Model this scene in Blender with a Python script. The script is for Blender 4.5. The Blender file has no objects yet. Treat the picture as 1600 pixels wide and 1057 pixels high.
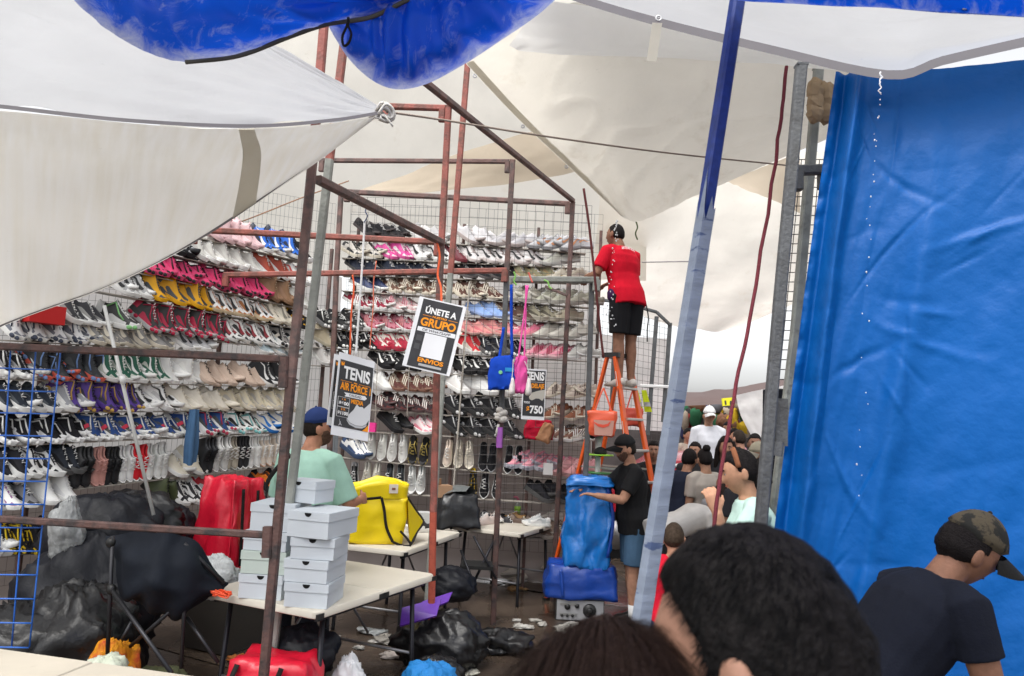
import bpy, bmesh, math, random
from mathutils import Vector, Matrix, noise
import numpy as np
rnd = random.Random(7)
V = Vector
sc = bpy.context.scene
COL = sc.collection
PI = math.pi

# ------------------------------------------------------------------ camera, sky, sun, exposure
FPX, CX, CY = 1155.0, 800.0, 528.5
CAM = V((0, 0, 1.85))
PITCH, ROLL = math.atan(128.5 * math.cos(math.radians(2.8)) / FPX), math.radians(2.8)
FW = V((0, math.cos(PITCH), math.sin(PITCH)))
U0 = V((0, -math.sin(PITCH), math.cos(PITCH)))
R0 = V((1, 0, 0))
RT = R0 * math.cos(ROLL) + U0 * math.sin(ROLL)
UP = U0 * math.cos(ROLL) - R0 * math.sin(ROLL)
cam_data = bpy.data.cameras.new('camera')
cam = bpy.data.objects.new('camera', cam_data)
COL.objects.link(cam)
cam_data.sensor_width = 36
cam_data.lens = FPX / 1600 * 36
cam_data.clip_start = 0.05
cam_data.clip_end = 3000
cam_data.dof.use_dof = True
cam_data.dof.focus_distance = 6.8
cam_data.dof.aperture_fstop = 7.0
mw = Matrix((RT, UP, -FW)).transposed().to_4x4()
mw.translation = CAM
cam.matrix_world = mw
sc.camera = cam

SUN_EL, SUN_AZ = 62, 205          # azimuth clockwise from +Y: behind the camera, to its left
world = bpy.data.worlds.new('World')
sc.world = world
world.use_nodes = True
wn = world.node_tree.nodes
sky = wn.new('ShaderNodeTexSky')
sky.sky_type = 'NISHITA'
sky.sun_disc = False
sky.sun_elevation = math.radians(SUN_EL)
sky.sun_rotation = math.radians(SUN_AZ)
sky.air_density = 1.0
sky.dust_density = 4.0
sky.ozone_density = 0.6
hsv = wn.new('ShaderNodeHueSaturation')
hsv.inputs['Saturation'].default_value = 0.10      # overcast: the blue greyed out
world.node_tree.links.new(sky.outputs[0], hsv.inputs['Color'])
world.node_tree.links.new(hsv.outputs[0], wn['Background'].inputs[0])
wn['Background'].inputs[1].default_value = 0.15
sun_d = bpy.data.lights.new('sun', 'SUN')
sun_d.energy = 0.85
sun_d.angle = math.radians(40)
sun_d.color = (1, .96, .9)
sun = bpy.data.objects.new('sun', sun_d)
COL.objects.link(sun)
az = math.radians(SUN_AZ)
el = math.radians(SUN_EL)
sdir = V((math.sin(az) * math.cos(el), math.cos(az) * math.cos(el), math.sin(el)))
sun.rotation_euler = sdir.to_track_quat('Z', 'Y').to_euler()
sc.view_settings.view_transform = 'Standard'
sc.view_settings.look = 'None'
sc.view_settings.exposure = 1.14
sc.view_settings.gamma = 1
sc.view_settings.use_curve_mapping = False
sc.render.engine = 'CYCLES'
sc.cycles.max_bounces = 10
sc.cycles.diffuse_bounces = 6
sc.cycles.transmission_bounces = 6
sc.cycles.transparent_max_bounces = 8

# ------------------------------------------------------------------ calibration: a pixel of the photo and a distance give a point
def ray(px, py):
    return FW + RT * ((px - CX) / FPX) - UP * ((py - CY) / FPX)
def atY(px, py, Y):
    r = ray(px, py)
    return CAM + r * (Y / r.y)
def atZ(px, py, Z):
    r = ray(px, py)
    return CAM + r * ((Z - CAM.z) / r.z)
def atWall(px, py, p, n):
    r = ray(px, py)
    return CAM + r * ((p - CAM).dot(n) / r.dot(n))

# ------------------------------------------------------------------ materials
MATS = {}
def mat(key, col, rough=.6, spec=.3, metal=0, var=.12, vscale=6, bump=0, bscale=40, stretch=(1, 1, 1), transl=0,
        col2=None, c2pos=(.5, .62), c2scale=5, coat=0, alpha=1, trans=0):
    if key in MATS:
        return MATS[key]
    m = bpy.data.materials.new(key)
    m.use_nodes = True
    nt = m.node_tree
    N, L = nt.nodes, nt.links
    b = N['Principled BSDF']
    out = N['Material Output']
    b.inputs['Roughness'].default_value = rough
    b.inputs['Metallic'].default_value = metal
    b.inputs['Specular IOR Level'].default_value = spec
    if coat:
        b.inputs['Coat Weight'].default_value = coat
        b.inputs['Coat Roughness'].default_value = .15
    if trans:
        b.inputs['Transmission Weight'].default_value = trans
    tc = N.new('ShaderNodeTexCoord')
    mp = N.new('ShaderNodeMapping')
    mp.inputs['Scale'].default_value = stretch
    L.new(tc.outputs['Object'], mp.inputs[0])
    csock = None
    if var:
        nz = N.new('ShaderNodeTexNoise')
        nz.inputs['Scale'].default_value = vscale
        nz.inputs['Detail'].default_value = 5
        L.new(mp.outputs[0], nz.inputs['Vector'])
        cr = N.new('ShaderNodeValToRGB')
        cr.color_ramp.elements[0].position = .3
        cr.color_ramp.elements[1].position = .7
        cr.color_ramp.elements[0].color = [c * (1 - var) for c in col] + [1]
        cr.color_ramp.elements[1].color = [min(1, c * (1 + var)) for c in col] + [1]
        L.new(nz.outputs[0], cr.inputs[0])
        csock = cr.outputs[0]
    if col2:
        n2 = N.new('ShaderNodeTexNoise')
        n2.inputs['Scale'].default_value = c2scale
        n2.inputs['Detail'].default_value = 8
        n2.inputs['Roughness'].default_value = .65
        L.new(mp.outputs[0], n2.inputs['Vector'])
        r2 = N.new('ShaderNodeValToRGB')
        r2.color_ramp.elements[0].position, r2.color_ramp.elements[1].position = c2pos
        L.new(n2.outputs[0], r2.inputs[0])
        mx = N.new('ShaderNodeMix')
        mx.data_type = 'RGBA'
        L.new(r2.outputs[0], mx.inputs[0])
        if csock:
            L.new(csock, mx.inputs[6])
        else:
            mx.inputs[6].default_value = (*col, 1)
        mx.inputs[7].default_value = (*col2, 1)
        csock = mx.outputs[2]
    if csock:
        L.new(csock, b.inputs['Base Color'])
    else:
        b.inputs['Base Color'].default_value = (*col, 1)
    nrm = None
    if bump:
        nb = N.new('ShaderNodeTexNoise')
        nb.inputs['Scale'].default_value = bscale
        nb.inputs['Detail'].default_value = 4
        L.new(mp.outputs[0], nb.inputs['Vector'])
        bp = N.new('ShaderNodeBump')
        bp.inputs['Strength'].default_value = min(1, bump)
        bp.inputs['Distance'].default_value = .02
        L.new(nb.outputs[0], bp.inputs['Height'])
        L.new(bp.outputs[0], b.inputs['Normal'])
        nrm = bp.outputs[0]
    if transl:
        t = N.new('ShaderNodeBsdfTranslucent')
        if csock:
            L.new(csock, t.inputs[0])
        else:
            t.inputs[0].default_value = (*col, 1)
        if nrm:
            L.new(nrm, t.inputs['Normal'])
        ms = N.new('ShaderNodeMixShader')
        ms.inputs[0].default_value = transl
        L.new(b.outputs[0], ms.inputs[1])
        L.new(t.outputs[0], ms.inputs[2])
        L.new(ms.outputs[0], out.inputs[0])
    MATS[key] = m
    return m
def cm(col, kind='fabric'):
    """plain colour material shared by colour and kind"""
    k = kind + '_%d_%d_%d' % tuple(int(c * 1000) for c in col)
    p = dict(fabric=dict(rough=.85, spec=.15, var=.1, vscale=9, bump=.12, bscale=120),
             leather=dict(rough=.5, spec=.35, var=.08, vscale=14, bump=.06, bscale=90),
             rubber=dict(rough=.6, spec=.3, var=.08, vscale=12),
             plastic=dict(rough=.35, spec=.45, var=.05),
             metal=dict(rough=.4, metal=.7, var=.1),
             skin=dict(rough=.62, spec=.2, var=.16, vscale=22, bump=.12, bscale=140),
             hair=dict(rough=.6, spec=.07, var=.3, vscale=60, bump=.35, bscale=160),
             paper=dict(rough=.6, spec=.25, var=.03),
             vinyl=dict(rough=.3, spec=.5, var=.08, vscale=5, bump=.3, bscale=9),
             bag=dict(rough=.28, spec=.5, var=.2, vscale=6, bump=.6, bscale=16))[kind]
    return mat(k, col, **p)

# ------------------------------------------------------------------ mesh building
class MB:
    def __init__(s):
        s.v, s.f, s.m, s.uv = [], [], [], None
    def add(s, vs, fs, mi=0):
        o = len(s.v)
        s.v += [V(p) for p in vs]
        for f in fs:
            s.f.append([o + i for i in f])
            s.m.append(mi)
        return s
    def box(s, c, size, rot=None, mi=0):
        hx, hy, hz = size[0] / 2, size[1] / 2, size[2] / 2
        P = [V((x, y, z)) for x in (-hx, hx) for y in (-hy, hy) for z in (-hz, hz)]
        if rot is not None:
            P = [rot @ p for p in P]
        return s.add([p + V(c) for p in P], [(0, 1, 3, 2), (4, 6, 7, 5), (0, 4, 5, 1), (2, 3, 7, 6), (0, 2, 6, 4), (1, 5, 7, 3)], mi)
    def beam(s, a, b, w, h=None, up=(0, 0, 1), mi=0, bev=0):
        a, b = V(a), V(b)
        h = h or w
        t = (b - a).normalized()
        u = V(up)
        if abs(t.dot(u)) > .95:
            u = V((0, 1, 0))
        x = t.cross(u).normalized()
        y = x.cross(t).normalized()
        c = .18 * min(w, h)
        pr = [(-w / 2 + c, -h / 2), (w / 2 - c, -h / 2), (w / 2, -h / 2 + c), (w / 2, h / 2 - c), (w / 2 - c, h / 2), (-w / 2 + c, h / 2), (-w / 2, h / 2 - c), (-w / 2, -h / 2 + c)]
        vs = [p + x * q[0] + y * q[1] for p in (a, b) for q in pr]
        fs = [(i, (i + 1) % 8, 8 + (i + 1) % 8, 8 + i) for i in range(8)] + [tuple(range(7, -1, -1)), tuple(range(8, 16))]
        return s.add(vs, fs, mi)
    def tube(s, pts, rad, n=8, ref=(0, 0, 1), mi=0, cap=True, power=1):
        """rad: number, list of numbers or list of (rx, ry); rx along the lateral axis"""
        pts = [V(p) for p in pts]
        k = len(pts)
        if not isinstance(rad, (list, tuple)):
            rad = [rad] * k
        rad = [(r, r) if not isinstance(r, (list, tuple)) else r for r in rad]
        vs = []
        u = V(ref)
        for i, p in enumerate(pts):
            t = (pts[min(i + 1, k - 1)] - pts[max(i - 1, 0)])
            t = t.normalized() if t.length > 1e-9 else V((0, 0, 1))
            x = u.cross(t)
            if x.length < .05:
                x = V((1, 0, 0)).cross(t) if abs(t.x) < .9 else V((0, 1, 0)).cross(t)
            x.normalize()
            y = t.cross(x).normalized()
            u = y
            for j in range(n):
                a = 2 * PI * j / n
                ca, sa = math.cos(a), math.sin(a)
                if power != 1:
                    ca = math.copysign(abs(ca) ** power, ca)
                    sa = math.copysign(abs(sa) ** power, sa)
                vs.append(p + x * (rad[i][0] * ca) + y * (rad[i][1] * sa))
        fs = []
        for i in range(k - 1):
            for j in range(n):
                a, b = i * n + j, i * n + (j + 1) % n
                fs.append((a, b, b + n, a + n))
        if cap:
            fs.append(tuple(range(n - 1, -1, -1)))
            fs.append(tuple((k - 1) * n + j for j in range(n)))
        return s.add(vs, fs, mi)
    def ring_loft(s, rings, mi=0, cap=True):
        n = len(rings[0])
        vs = [p for r in rings for p in r]
        fs = []
        for i in range(len(rings) - 1):
            for j in range(n):
                a, b = i * n + j, i * n + (j + 1) % n
                fs.append((a, b, b + n, a + n))
        if cap:
            fs.append(tuple(range(n - 1, -1, -1)))
            fs.append(tuple((len(rings) - 1) * n + j for j in range(n)))
        return s.add(vs, fs, mi)
    def ball(s, c, r, n=12, m=8, fn=None, rot=None, mi=0):
        c = V(c)
        r = V(r) if isinstance(r, (tuple, list, Vector)) else V((r, r, r))
        vs = []
        for i in range(1, m):
            th = PI * i / m
            for j in range(n):
                ph = 2 * PI * j / n
                d = V((math.sin(th) * math.cos(ph), math.sin(th) * math.sin(ph), math.cos(th)))
                k = fn(d) if fn else 1
                p = V((d.x * r.x, d.y * r.y, d.z * r.z)) * k
                vs.append(c + (rot @ p if rot is not None else p))
        top = V((0, 0, r.z)) * (fn(V((0, 0, 1))) if fn else 1)
        bot = V((0, 0, -r.z)) * (fn(V((0, 0, -1))) if fn else 1)
        if rot is not None:
            top, bot = rot @ top, rot @ bot
        vs += [c + top, c + bot]
        fs = []
        for i in range(m - 2):
            for j in range(n):
                a, b = i * n + j, i * n + (j + 1) % n
                fs.append((a, a + n, b + n, b))
        T, B = len(vs) - 2, len(vs) - 1
        for j in range(n):
            fs.append((T, j, (j + 1) % n))
            fs.append((B, (m - 2) * n + (j + 1) % n, (m - 2) * n + j))
        return s.add(vs, fs, mi)
    def mesh(s, name, mats, smooth=False, origin=None):
        me = bpy.data.meshes.new(name)
        o = V(origin) if origin is not None else V((0, 0, 0))
        me.from_pydata([tuple(p - o) for p in s.v], [], s.f)
        for m in (mats if isinstance(mats, (list, tuple)) else [mats]):
            me.materials.append(m)
        if isinstance(mats, (list, tuple)) and len(mats) > 1:
            me.polygons.foreach_set('material_index', s.m)
        if smooth:
            me.polygons.foreach_set('use_smooth', [True] * len(me.polygons))
        if s.uv:
            ul = me.uv_layers.new(name='UVMap')
            idx = np.zeros(len(me.loops), dtype=np.int32)
            me.loops.foreach_get('vertex_index', idx)
            ul.data.foreach_set('uv', np.array(s.uv, dtype=np.float32)[idx].ravel())
        me.update()
        return me
    def build(s, name, mats, parent=None, smooth=False, world=True, sharp=None, **props):
        """parent given + world: coordinates are world ones and are made local to the parent's location"""
        org = parent.location if (parent is not None and world) else None
        me = s.mesh(name, mats, smooth, org)
        if sharp and smooth:
            me.set_sharp_from_angle(angle=math.radians(sharp))
        return link(name, me, parent, **props)
def link(name, me, parent=None, **props):
    o = bpy.data.objects.new(name, me)
    COL.objects.link(o)
    if parent is not None:
        o.parent = parent
    for k, v in props.items():
        o[k] = v
    return o
def thing(name, label, cat, loc=(0, 0, 0), rz=0, group=None):
    o = bpy.data.objects.new(name, None)
    o.empty_display_size = .1
    COL.objects.link(o)
    o.location = loc
    o.rotation_euler = (0, 0, rz)
    o['label'] = label
    o['category'] = cat
    if group:
        o['group'] = group
    return o
def tag(o, label, cat, group=None):
    o['label'] = label
    o['category'] = cat
    if group:
        o['group'] = group
    return o
def dup(root, label=None, group=None, **kw):
    r = root.copy()
    COL.objects.link(r)
    if label:
        r['label'] = label
    if group:
        r['group'] = group
    for ch in root.children:
        c = ch.copy()
        COL.objects.link(c)
        c.parent = r
        for g in ch.children:
            d = g.copy()
            COL.objects.link(d)
            d.parent = c
    return r
def nz(p, s=1.0, seed=0):
    return noise.noise(V(p) * s + V((seed * 7.3, seed * 3.1, seed * 5.7)))
def cr(p0, p1, p2, p3, t):
    return .5 * ((2 * p1) + (p2 - p0) * t + (2 * p0 - 5 * p1 + 4 * p2 - p3) * t * t + (3 * p1 - p0 - 3 * p2 + p3) * t ** 3)
def spline(P, t):
    n = len(P) - 1
    x = min(max(t, 0), 1) * n
    i = min(int(x), n - 1)
    f = x - i
    g = lambda k: P[k] if 0 <= k <= n else (2 * P[0] - P[1] if k < 0 else 2 * P[n] - P[n - 1])
    return cr(g(i - 1), g(i), g(i + 1), g(i + 2), f)
def spts(P, n):
    P = [V(p) for p in P]
    return [spline(P, i / n) for i in range(n + 1)]
def sheet(rows, nu, nv, disp=None):
    """smooth sheet through a control net of points; disp(u, v, p) is an offset along the normal"""
    rows = [[V(p) for p in r] for r in rows]
    mb = MB()
    G = []
    for j in range(nv + 1):
        v = j / nv
        G.append([spline([spline(r, i / nu) for r in rows], v) for i in range(nu + 1)])
    uv, vs = [], []
    for j in range(nv + 1):
        for i in range(nu + 1):
            p = G[j][i]
            if disp:
                du = G[j][min(i + 1, nu)] - G[j][max(i - 1, 0)]
                dv = G[min(j + 1, nv)][i] - G[max(j - 1, 0)][i]
                n = du.cross(dv)
                if n.length > 1e-9:
                    p = p + n.normalized() * disp(i / nu, j / nv, p)
            vs.append(p)
            uv.append((i / nu, j / nv))
    fs = [(j * (nu + 1) + i, j * (nu + 1) + i + 1, (j + 1) * (nu + 1) + i + 1, (j + 1) * (nu + 1) + i) for j in range(nv) for i in range(nu)]
    mb.add(vs, fs)
    mb.uv = uv
    return mb
def PY(*a):
    return [atY(*p) for p in a]
# ------------------------------------------------------------------ the ground
def ground_mat():
    m = mat('wet concrete', (.125, .092, .068), rough=.5, var=.35, vscale=2.2, bump=.12, bscale=28, col2=(.05, .036, .027), c2scale=.9, c2pos=(.40, .58))
    N, L = m.node_tree.nodes, m.node_tree.links
    b = N['Principled BSDF']
    tc = N.new('ShaderNodeTexCoord')
    n = N.new('ShaderNodeTexNoise')
    n.inputs['Scale'].default_value = 1.3
    n.inputs['Detail'].default_value = 6
    L.new(tc.outputs['Object'], n.inputs['Vector'])
    r = N.new('ShaderNodeMapRange')
    r.inputs[1].default_value, r.inputs[2].default_value = .45, .62
    r.inputs[3].default_value, r.inputs[4].default_value = .06, .4
    L.new(n.outputs[0], r.inputs[0])
    L.new(r.outputs[0], b.inputs['Roughness'])
    b.inputs['Specular IOR Level'].default_value = .5
    return m
GM = ground_mat()
mb = MB()
mb.add([(-400, -60, -.05), (400, -60, -.05), (400, 900, -.05), (-400, 900, -.05)], [(0, 1, 2, 3)])
ground = mb.build('ground', mat('joint dirt', (.03, .024, .02), rough=.8), kind='structure')
# slabs with recessed joints, laid along the stall's own direction; beyond them one plain sheet of the same concrete
SA = math.radians(28)
sx, sy = V((math.cos(SA), -math.sin(SA), 0)), V((math.sin(SA), math.cos(SA), 0))
slab_meshes = []
for k in range(4):
    mb = MB()
    n = 8
    r2 = random.Random(k)
    vs = []
    for j in range(n + 1):
        for i in range(n + 1):
            x, y = (i / n - .5) * 1.785, (j / n - .5) * 1.785
            e = min(i, j, n - i, n - j)
            vs.append((x, y, (.0 if e else -.012) + nz((x, y, k * 9), 1.5) * .012))
    mb.add(vs, [(j * (n + 1) + i, j * (n + 1) + i + 1, (j + 1) * (n + 1) + i + 1, (j + 1) * (n + 1) + i) for j in range(n) for i in range(n)])
    slab_meshes.append(mb.mesh('paving_slab', GM, True))
org = V((.35, 7.4, 0))
for i in range(-6, 8):
    for j in range(-6, 8):
        p = org + sx * (i * 1.8) + sy * (j * 1.8)
        o = link('paving_slab', rnd.choice(slab_meshes), ground)
        o.location = p
        o.rotation_euler = (0, 0, -SA + rnd.choice((0, PI / 2, PI, -PI / 2)))
mb = MB()
mb.add([(-400, -60, -.03), (400, -60, -.03), (400, 900, -.03), (-400, 900, -.03)], [(0, 1, 2, 3)])
mb.build('far_ground', GM, kind='structure')

# ------------------------------------------------------------------ tarpaulins
def tarp_mat(key, col, transl, rough=.6, spec=.3, specks=None, wear=None, wear_v=(0, .3), streak=(3, 40), bump=.3, weave=0, stain=None):
    m = mat(key, col, rough=rough, spec=spec, var=.06, vscale=1.5, bump=bump, bscale=7, transl=transl, col2=stain, c2scale=2.2, c2pos=(.58, .78))
    N, L = m.node_tree.nodes, m.node_tree.links
    b = N['Principled BSDF']
    uvn = N.new('ShaderNodeUVMap')
    if weave:
        mp = N.new('ShaderNodeMapping')
        mp.inputs['Scale'].default_value = (weave, 2.0, 1)
        mp.inputs['Rotation'].default_value = (0, 0, .3)
        L.new(uvn.outputs[0], mp.inputs[0])
        n = N.new('ShaderNodeTexNoise')
        n.inputs['Scale'].default_value = 1
        n.inputs['Detail'].default_value = 6
        L.new(mp.outputs[0], n.inputs['Vector'])
        src = b.inputs['Base Color'].links[0].from_socket
        mx = N.new('ShaderNodeMix')
        mx.data_type = 'RGBA'
        mx.blend_type = 'OVERLAY'
        mx.inputs[0].default_value = .8
        L.new(src, mx.inputs[6])
        L.new(n.outputs[0], mx.inputs[7])
        L.new(mx.outputs[2], b.inputs['Base Color'])
        for t in N:
            if t.type == 'BSDF_TRANSLUCENT':
                L.new(mx.outputs[2], t.inputs[0])
    if specks:
        mp = N.new('ShaderNodeMapping')
        mp.inputs['Scale'].default_value = (22, 14, 1)
        L.new(uvn.outputs[0], mp.inputs[0])
        n = N.new('ShaderNodeTexNoise')
        n.inputs['Scale'].default_value = 1.6
        n.inputs['Detail'].default_value = 10
        n.inputs['Roughness'].default_value = .75
        L.new(mp.outputs[0], n.inputs['Vector'])
        rr = N.new('ShaderNodeMapRange')
        rr.inputs[1].default_value, rr.inputs[2].default_value = .64, .74
        L.new(n.outputs[0], rr.inputs[0])
        src = b.inputs['Base Color'].links[0].from_socket
        mx = N.new('ShaderNodeMix')
        mx.data_type = 'RGBA'
        L.new(rr.outputs[0], mx.inputs[0])
        L.new(src, mx.inputs[6])
        mx.inputs[7].default_value = (*specks, 1)
        L.new(mx.outputs[2], b.inputs['Base Color'])
        for t in N:
            if t.type == 'BSDF_TRANSLUCENT':
                L.new(mx.outputs[2], t.inputs[0])
    if wear:
        mp = N.new('ShaderNodeMapping')
        mp.inputs['Scale'].default_value = (streak[1], streak[0], 1)
        mp.inputs['Rotation'].default_value = (0, 0, .9)
        L.new(uvn.outputs[0], mp.inputs[0])
        n = N.new('ShaderNodeTexNoise')
        n.inputs['Scale'].default_value = 1
        n.inputs['Detail'].default_value = 12
        n.inputs['Roughness'].default_value = .72
        n.inputs['Distortion'].default_value = 1.2
        L.new(mp.outputs[0], n.inputs['Vector'])
        sp = N.new('ShaderNodeSeparateXYZ')
        L.new(uvn.outputs[0], sp.inputs[0])
        r = N.new('ShaderNodeMapRange')
        r.inputs[1].default_value, r.inputs[2].default_value = wear_v
        r.inputs[3].default_value, r.inputs[4].default_value = 1, 0
        L.new(sp.outputs[1], r.inputs[0])
        a = N.new('ShaderNodeMath')
        a.operation = 'MULTIPLY_ADD'
        L.new(r.outputs[0], a.inputs[0])
        a.inputs[1].default_value = .34
        L.new(n.outputs[0], a.inputs[2])
        rr = N.new('ShaderNodeMapRange')
        rr.inputs[1].default_value, rr.inputs[2].default_value = .53, .92
        L.new(a.outputs[0], rr.inputs[0])
        src = b.inputs['Base Color'].links[0].from_socket
        mx = N.new('ShaderNodeMix')
        mx.data_type = 'RGBA'
        L.new(rr.outputs[0], mx.inputs[0])
        L.new(src, mx.inputs[6])
        mx.inputs[7].default_value = (*wear, 1)
        L.new(mx.outputs[2], b.inputs['Base Color'])
        for t in N:
            if t.type == 'BSDF_TRANSLUCENT':
                L.new(mx.outputs[2], t.inputs[0])
    return m
WHITE_T = tarp_mat('white tarp', (.56, .57, .59), .56, specks=(.48, .48, .49), rough=.6, spec=.15, bump=.4)
CANVAS = tarp_mat('grey canvas', (.89, .86, .79), .66, rough=.8, specks=(.70, .66, .58), weave=60, bump=.15)
BEIGE_T = tarp_mat('beige tarp', (.76, .72, .64), .56, specks=(.52, .48, .40), rough=.7, bump=.4, stain=(.60, .54, .44))
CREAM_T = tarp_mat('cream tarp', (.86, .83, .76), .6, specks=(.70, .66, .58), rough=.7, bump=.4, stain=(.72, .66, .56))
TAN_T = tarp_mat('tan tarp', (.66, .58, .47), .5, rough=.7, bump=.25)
BLUE_T = tarp_mat('blue sagging tarp', (.002, .078, .60), .35, rough=.5, spec=.3, wear=(.42, .46, .66), wear_v=(0, .22), streak=(5, 14), bump=.25)
BLUE_W = tarp_mat('blue tarp wall', (.001, .098, .37), .14, rough=.45, spec=.24, bump=.6)
HEM = tarp_mat('hem webbing', (.20, .19, .20), .2, rough=.8)
SEAM = tarp_mat('seam patch', (.62, .59, .51), .5, rough=.8)
ROPE_W = cm((.62, .60, .55))
GROM = cm((.55, .55, .55), 'metal')

def strip_on(edge_pts, w, up, name, m, parent, lift=V((0, -.012, 0)), n=40):
    """a narrow band along an edge, hanging in the direction up"""
    E = spts(edge_pts, n)
    mb = MB()
    mb.add([p + lift for p in E] + [p + V(up) * w + lift for p in E], [(i, i + 1, n + 2 + i, n + 1 + i) for i in range(n)])
    mb.uv = [(i / n, 0) for i in range(n + 1)] + [(i / n, 1) for i in range(n + 1)]
    return mb.build(name, m, parent, True)

# white canopy at upper left with the grey canvas below it, tied at one corner
L_edge = PY((-300, 140, 2.8), (-150, 152, 2.9), (0, 165, 3.05), (200, 187, 3.2), (390, 196, 3.38), (520, 187, 3.5), (597, 175, 3.6))
t = thing('canopy_tarp', 'bright white tarp sloping up from a tied corner at upper left', 'tarp', L_edge[-1])
wr = lambda u, v, p: (nz((u * 5, v * 16 + u * 9, 1), 1) * .035 + nz((u * 14, v * 34 + u * 16, 4), 1) * .014) * (1 - u ** 6)
sheet([L_edge,
       PY((-300, 20, 3.2), (-150, 30, 3.3), (0, 45, 3.5), (200, 90, 3.6), (390, 120, 3.68), (520, 155, 3.66), (597, 173.5, 3.61)),
       PY((-300, -150, 4.0), (-150, -140, 4.1), (0, -90, 4.2), (180, -30, 4.15), (370, 60, 4.0), (515, 132, 3.8), (597.5, 172, 3.62)),
       PY((-300, -420, 5.2), (-150, -330, 5.2), (0, -240, 5.0), (170, -75, 4.5), (372, 43, 4.15), (520, 122, 3.85), (598, 170, 3.63))], 90, 50, wr).build('tarp_sheet', WHITE_T, t, True)
strip_on(L_edge, .018, (0, 0, -1), 'hem', HEM, t)
mb = MB()
for k in range(9):                                                    # the knotted corner
    a = k * 2.4
    c = L_edge[-1] + V((.01 + .012 * math.cos(a), -.02 + .008 * k * .5, .014 * math.sin(a)))
    mb.tube(spts([c + V((-.03, 0, -.02 + .006 * k)), c + V((0, -.02, .025)), c + V((.035, .01, .01)), c + V((.03, .02, -.03)), c + V((-.02, 0, -.025))], 10), .007, 6)
for k in range(4):
    c = L_edge[-1]
    mb.tube(spts([c, c + V((.03 - .03 * k, -.02, -.04)), c + V((.06 - .035 * k, 0, -.075 + .02 * k))], 6), .005, 5)
mb.build('corner_knot', ROPE_W, t, True)
t = thing('canopy_tarp', 'grey beige canvas hanging in shade below the bright white tarp, seam strip near its point', 'tarp', L_edge[-1])
wr2 = lambda u, v, p: nz((u * 5 + v * 2, v * 3, 8), 1) * .02 * (1 - u ** 6)
low = PY((-300, 690, 4.2), (-150, 600, 4.3), (0, 513, 4.35), (170, 448, 4.3), (320, 372, 4.15), (468, 272, 3.88), (597, 178, 3.62))
L2 = [p + V((0, .012, -.014)) for p in L_edge]
cs = sheet([L2, PY((-300, 330, 3.4), (-150, 310, 3.5), (0, 285, 3.6), (190, 278, 3.7), (365, 258, 3.72), (500, 217, 3.66), (597, 176, 3.61)), low], 70, 36, wr2)
cs.build('tarp_sheet', CANVAS, t, True)
strip_on(low, .02, (0, 0, 1), 'hem', HEM, t)
def col_at(j, x):
    i = int(x)
    return cs.v[j * 71 + i].lerp(cs.v[j * 71 + i + 1], x - i)
sp_ = [col_at(j, 45.5 + j * .13) for j in range(37)]
sp2 = [col_at(j, 47.3 + j * .16) for j in range(37)]
mb = MB()
off = V((0, -.012, -.004))
mb.add([p + off for p in sp_] + [p + off for p in sp2], [(i, i + 1, 38 + i, 37 + i) for i in range(36)])
mb.uv = [(0, i / 36) for i in range(37)] + [(1, i / 36) for i in range(37)]
mb.build('seam_strip', SEAM, t, True)

# sagging blue tarps overhead
def sag(u, v, p):
    return nz((u * 14 + v * 7, v * 2.2, 3), 1) * .05 * min(1, v * 4) * (1 - v) + nz((u * 30 + v * 9, v * 4, 3), 1) * .008
t = thing('blue_tarp', 'left blue tarp overhead, sagging in a wide lobe with a pale worn rim', 'tarp', atY(290, 98, 2.5))
e0 = PY((60, -60, 2.55), (118, 3, 2.55), (170, 48, 2.55), (230, 82, 2.55), (292, 98, 2.55), (375, 88, 2.55), (455, 58, 2.52), (512, 39, 2.5), (580, 28, 2.46), (640, 0, 2.42), (700, -40, 2.4))
sheet([e0,
       PY((90, -80, 2.52), (150, -22, 2.48), (205, 10, 2.46), (255, 36, 2.44), (310, 46, 2.42), (385, 42, 2.42), (455, 28, 2.42), (520, 12, 2.40), (585, -2, 2.40), (645, -22, 2.40), (700, -60, 2.40)),
       PY((110, -120, 2.48), (190, -70, 2.38), (250, -50, 2.33), (300, -40, 2.28), (350, -40, 2.28), (410, -45, 2.28), (470, -50, 2.28), (530, -60, 2.28), (590, -70, 2.28), (650, -90, 2.28), (700, -110, 2.28)),
       PY((0, -500, 1.7), (110, -480, 1.7), (200, -470, 1.65), (280, -460, 1.65), (350, -460, 1.6), (410, -460, 1.6), (480, -460, 1.6), (540, -460, 1.6), (600, -460, 1.6), (660, -460, 1.6), (720, -480, 1.6))], 100, 40, sag).build('tarp_sheet', BLUE_T, t, True)
mb = MB()
mb.tube([p + V((0, -.01, -.004)) for p in spts(e0[4:10], 40)], .008, 6)
mb.build('hem', cm((.10, .10, .09)), t, True)
t = thing('blue_tarp', 'right blue tarp pouch hanging full of water beside the black loop', 'tarp', atY(622, 140, 2.6))
e1 = PY((505, 25, 2.7), (525, 62, 2.7), (550, 98, 2.7), (585, 128, 2.7), (622, 140, 2.7), (668, 131, 2.7), (725, 101, 2.7), (785, 62, 2.7), (840, 24, 2.7), (890, -20, 2.7), (940, -60, 2.7))
pu = lambda u, v, p: (math.sin(u * 46 + v * 3 + 2 * nz((u * 5, v, 0), 1)) * .022 + nz((u * 22 + v * 4, v * 3, 2), 1) * .035) * min(1, v * 5) * (1 - .5 * v)
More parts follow.
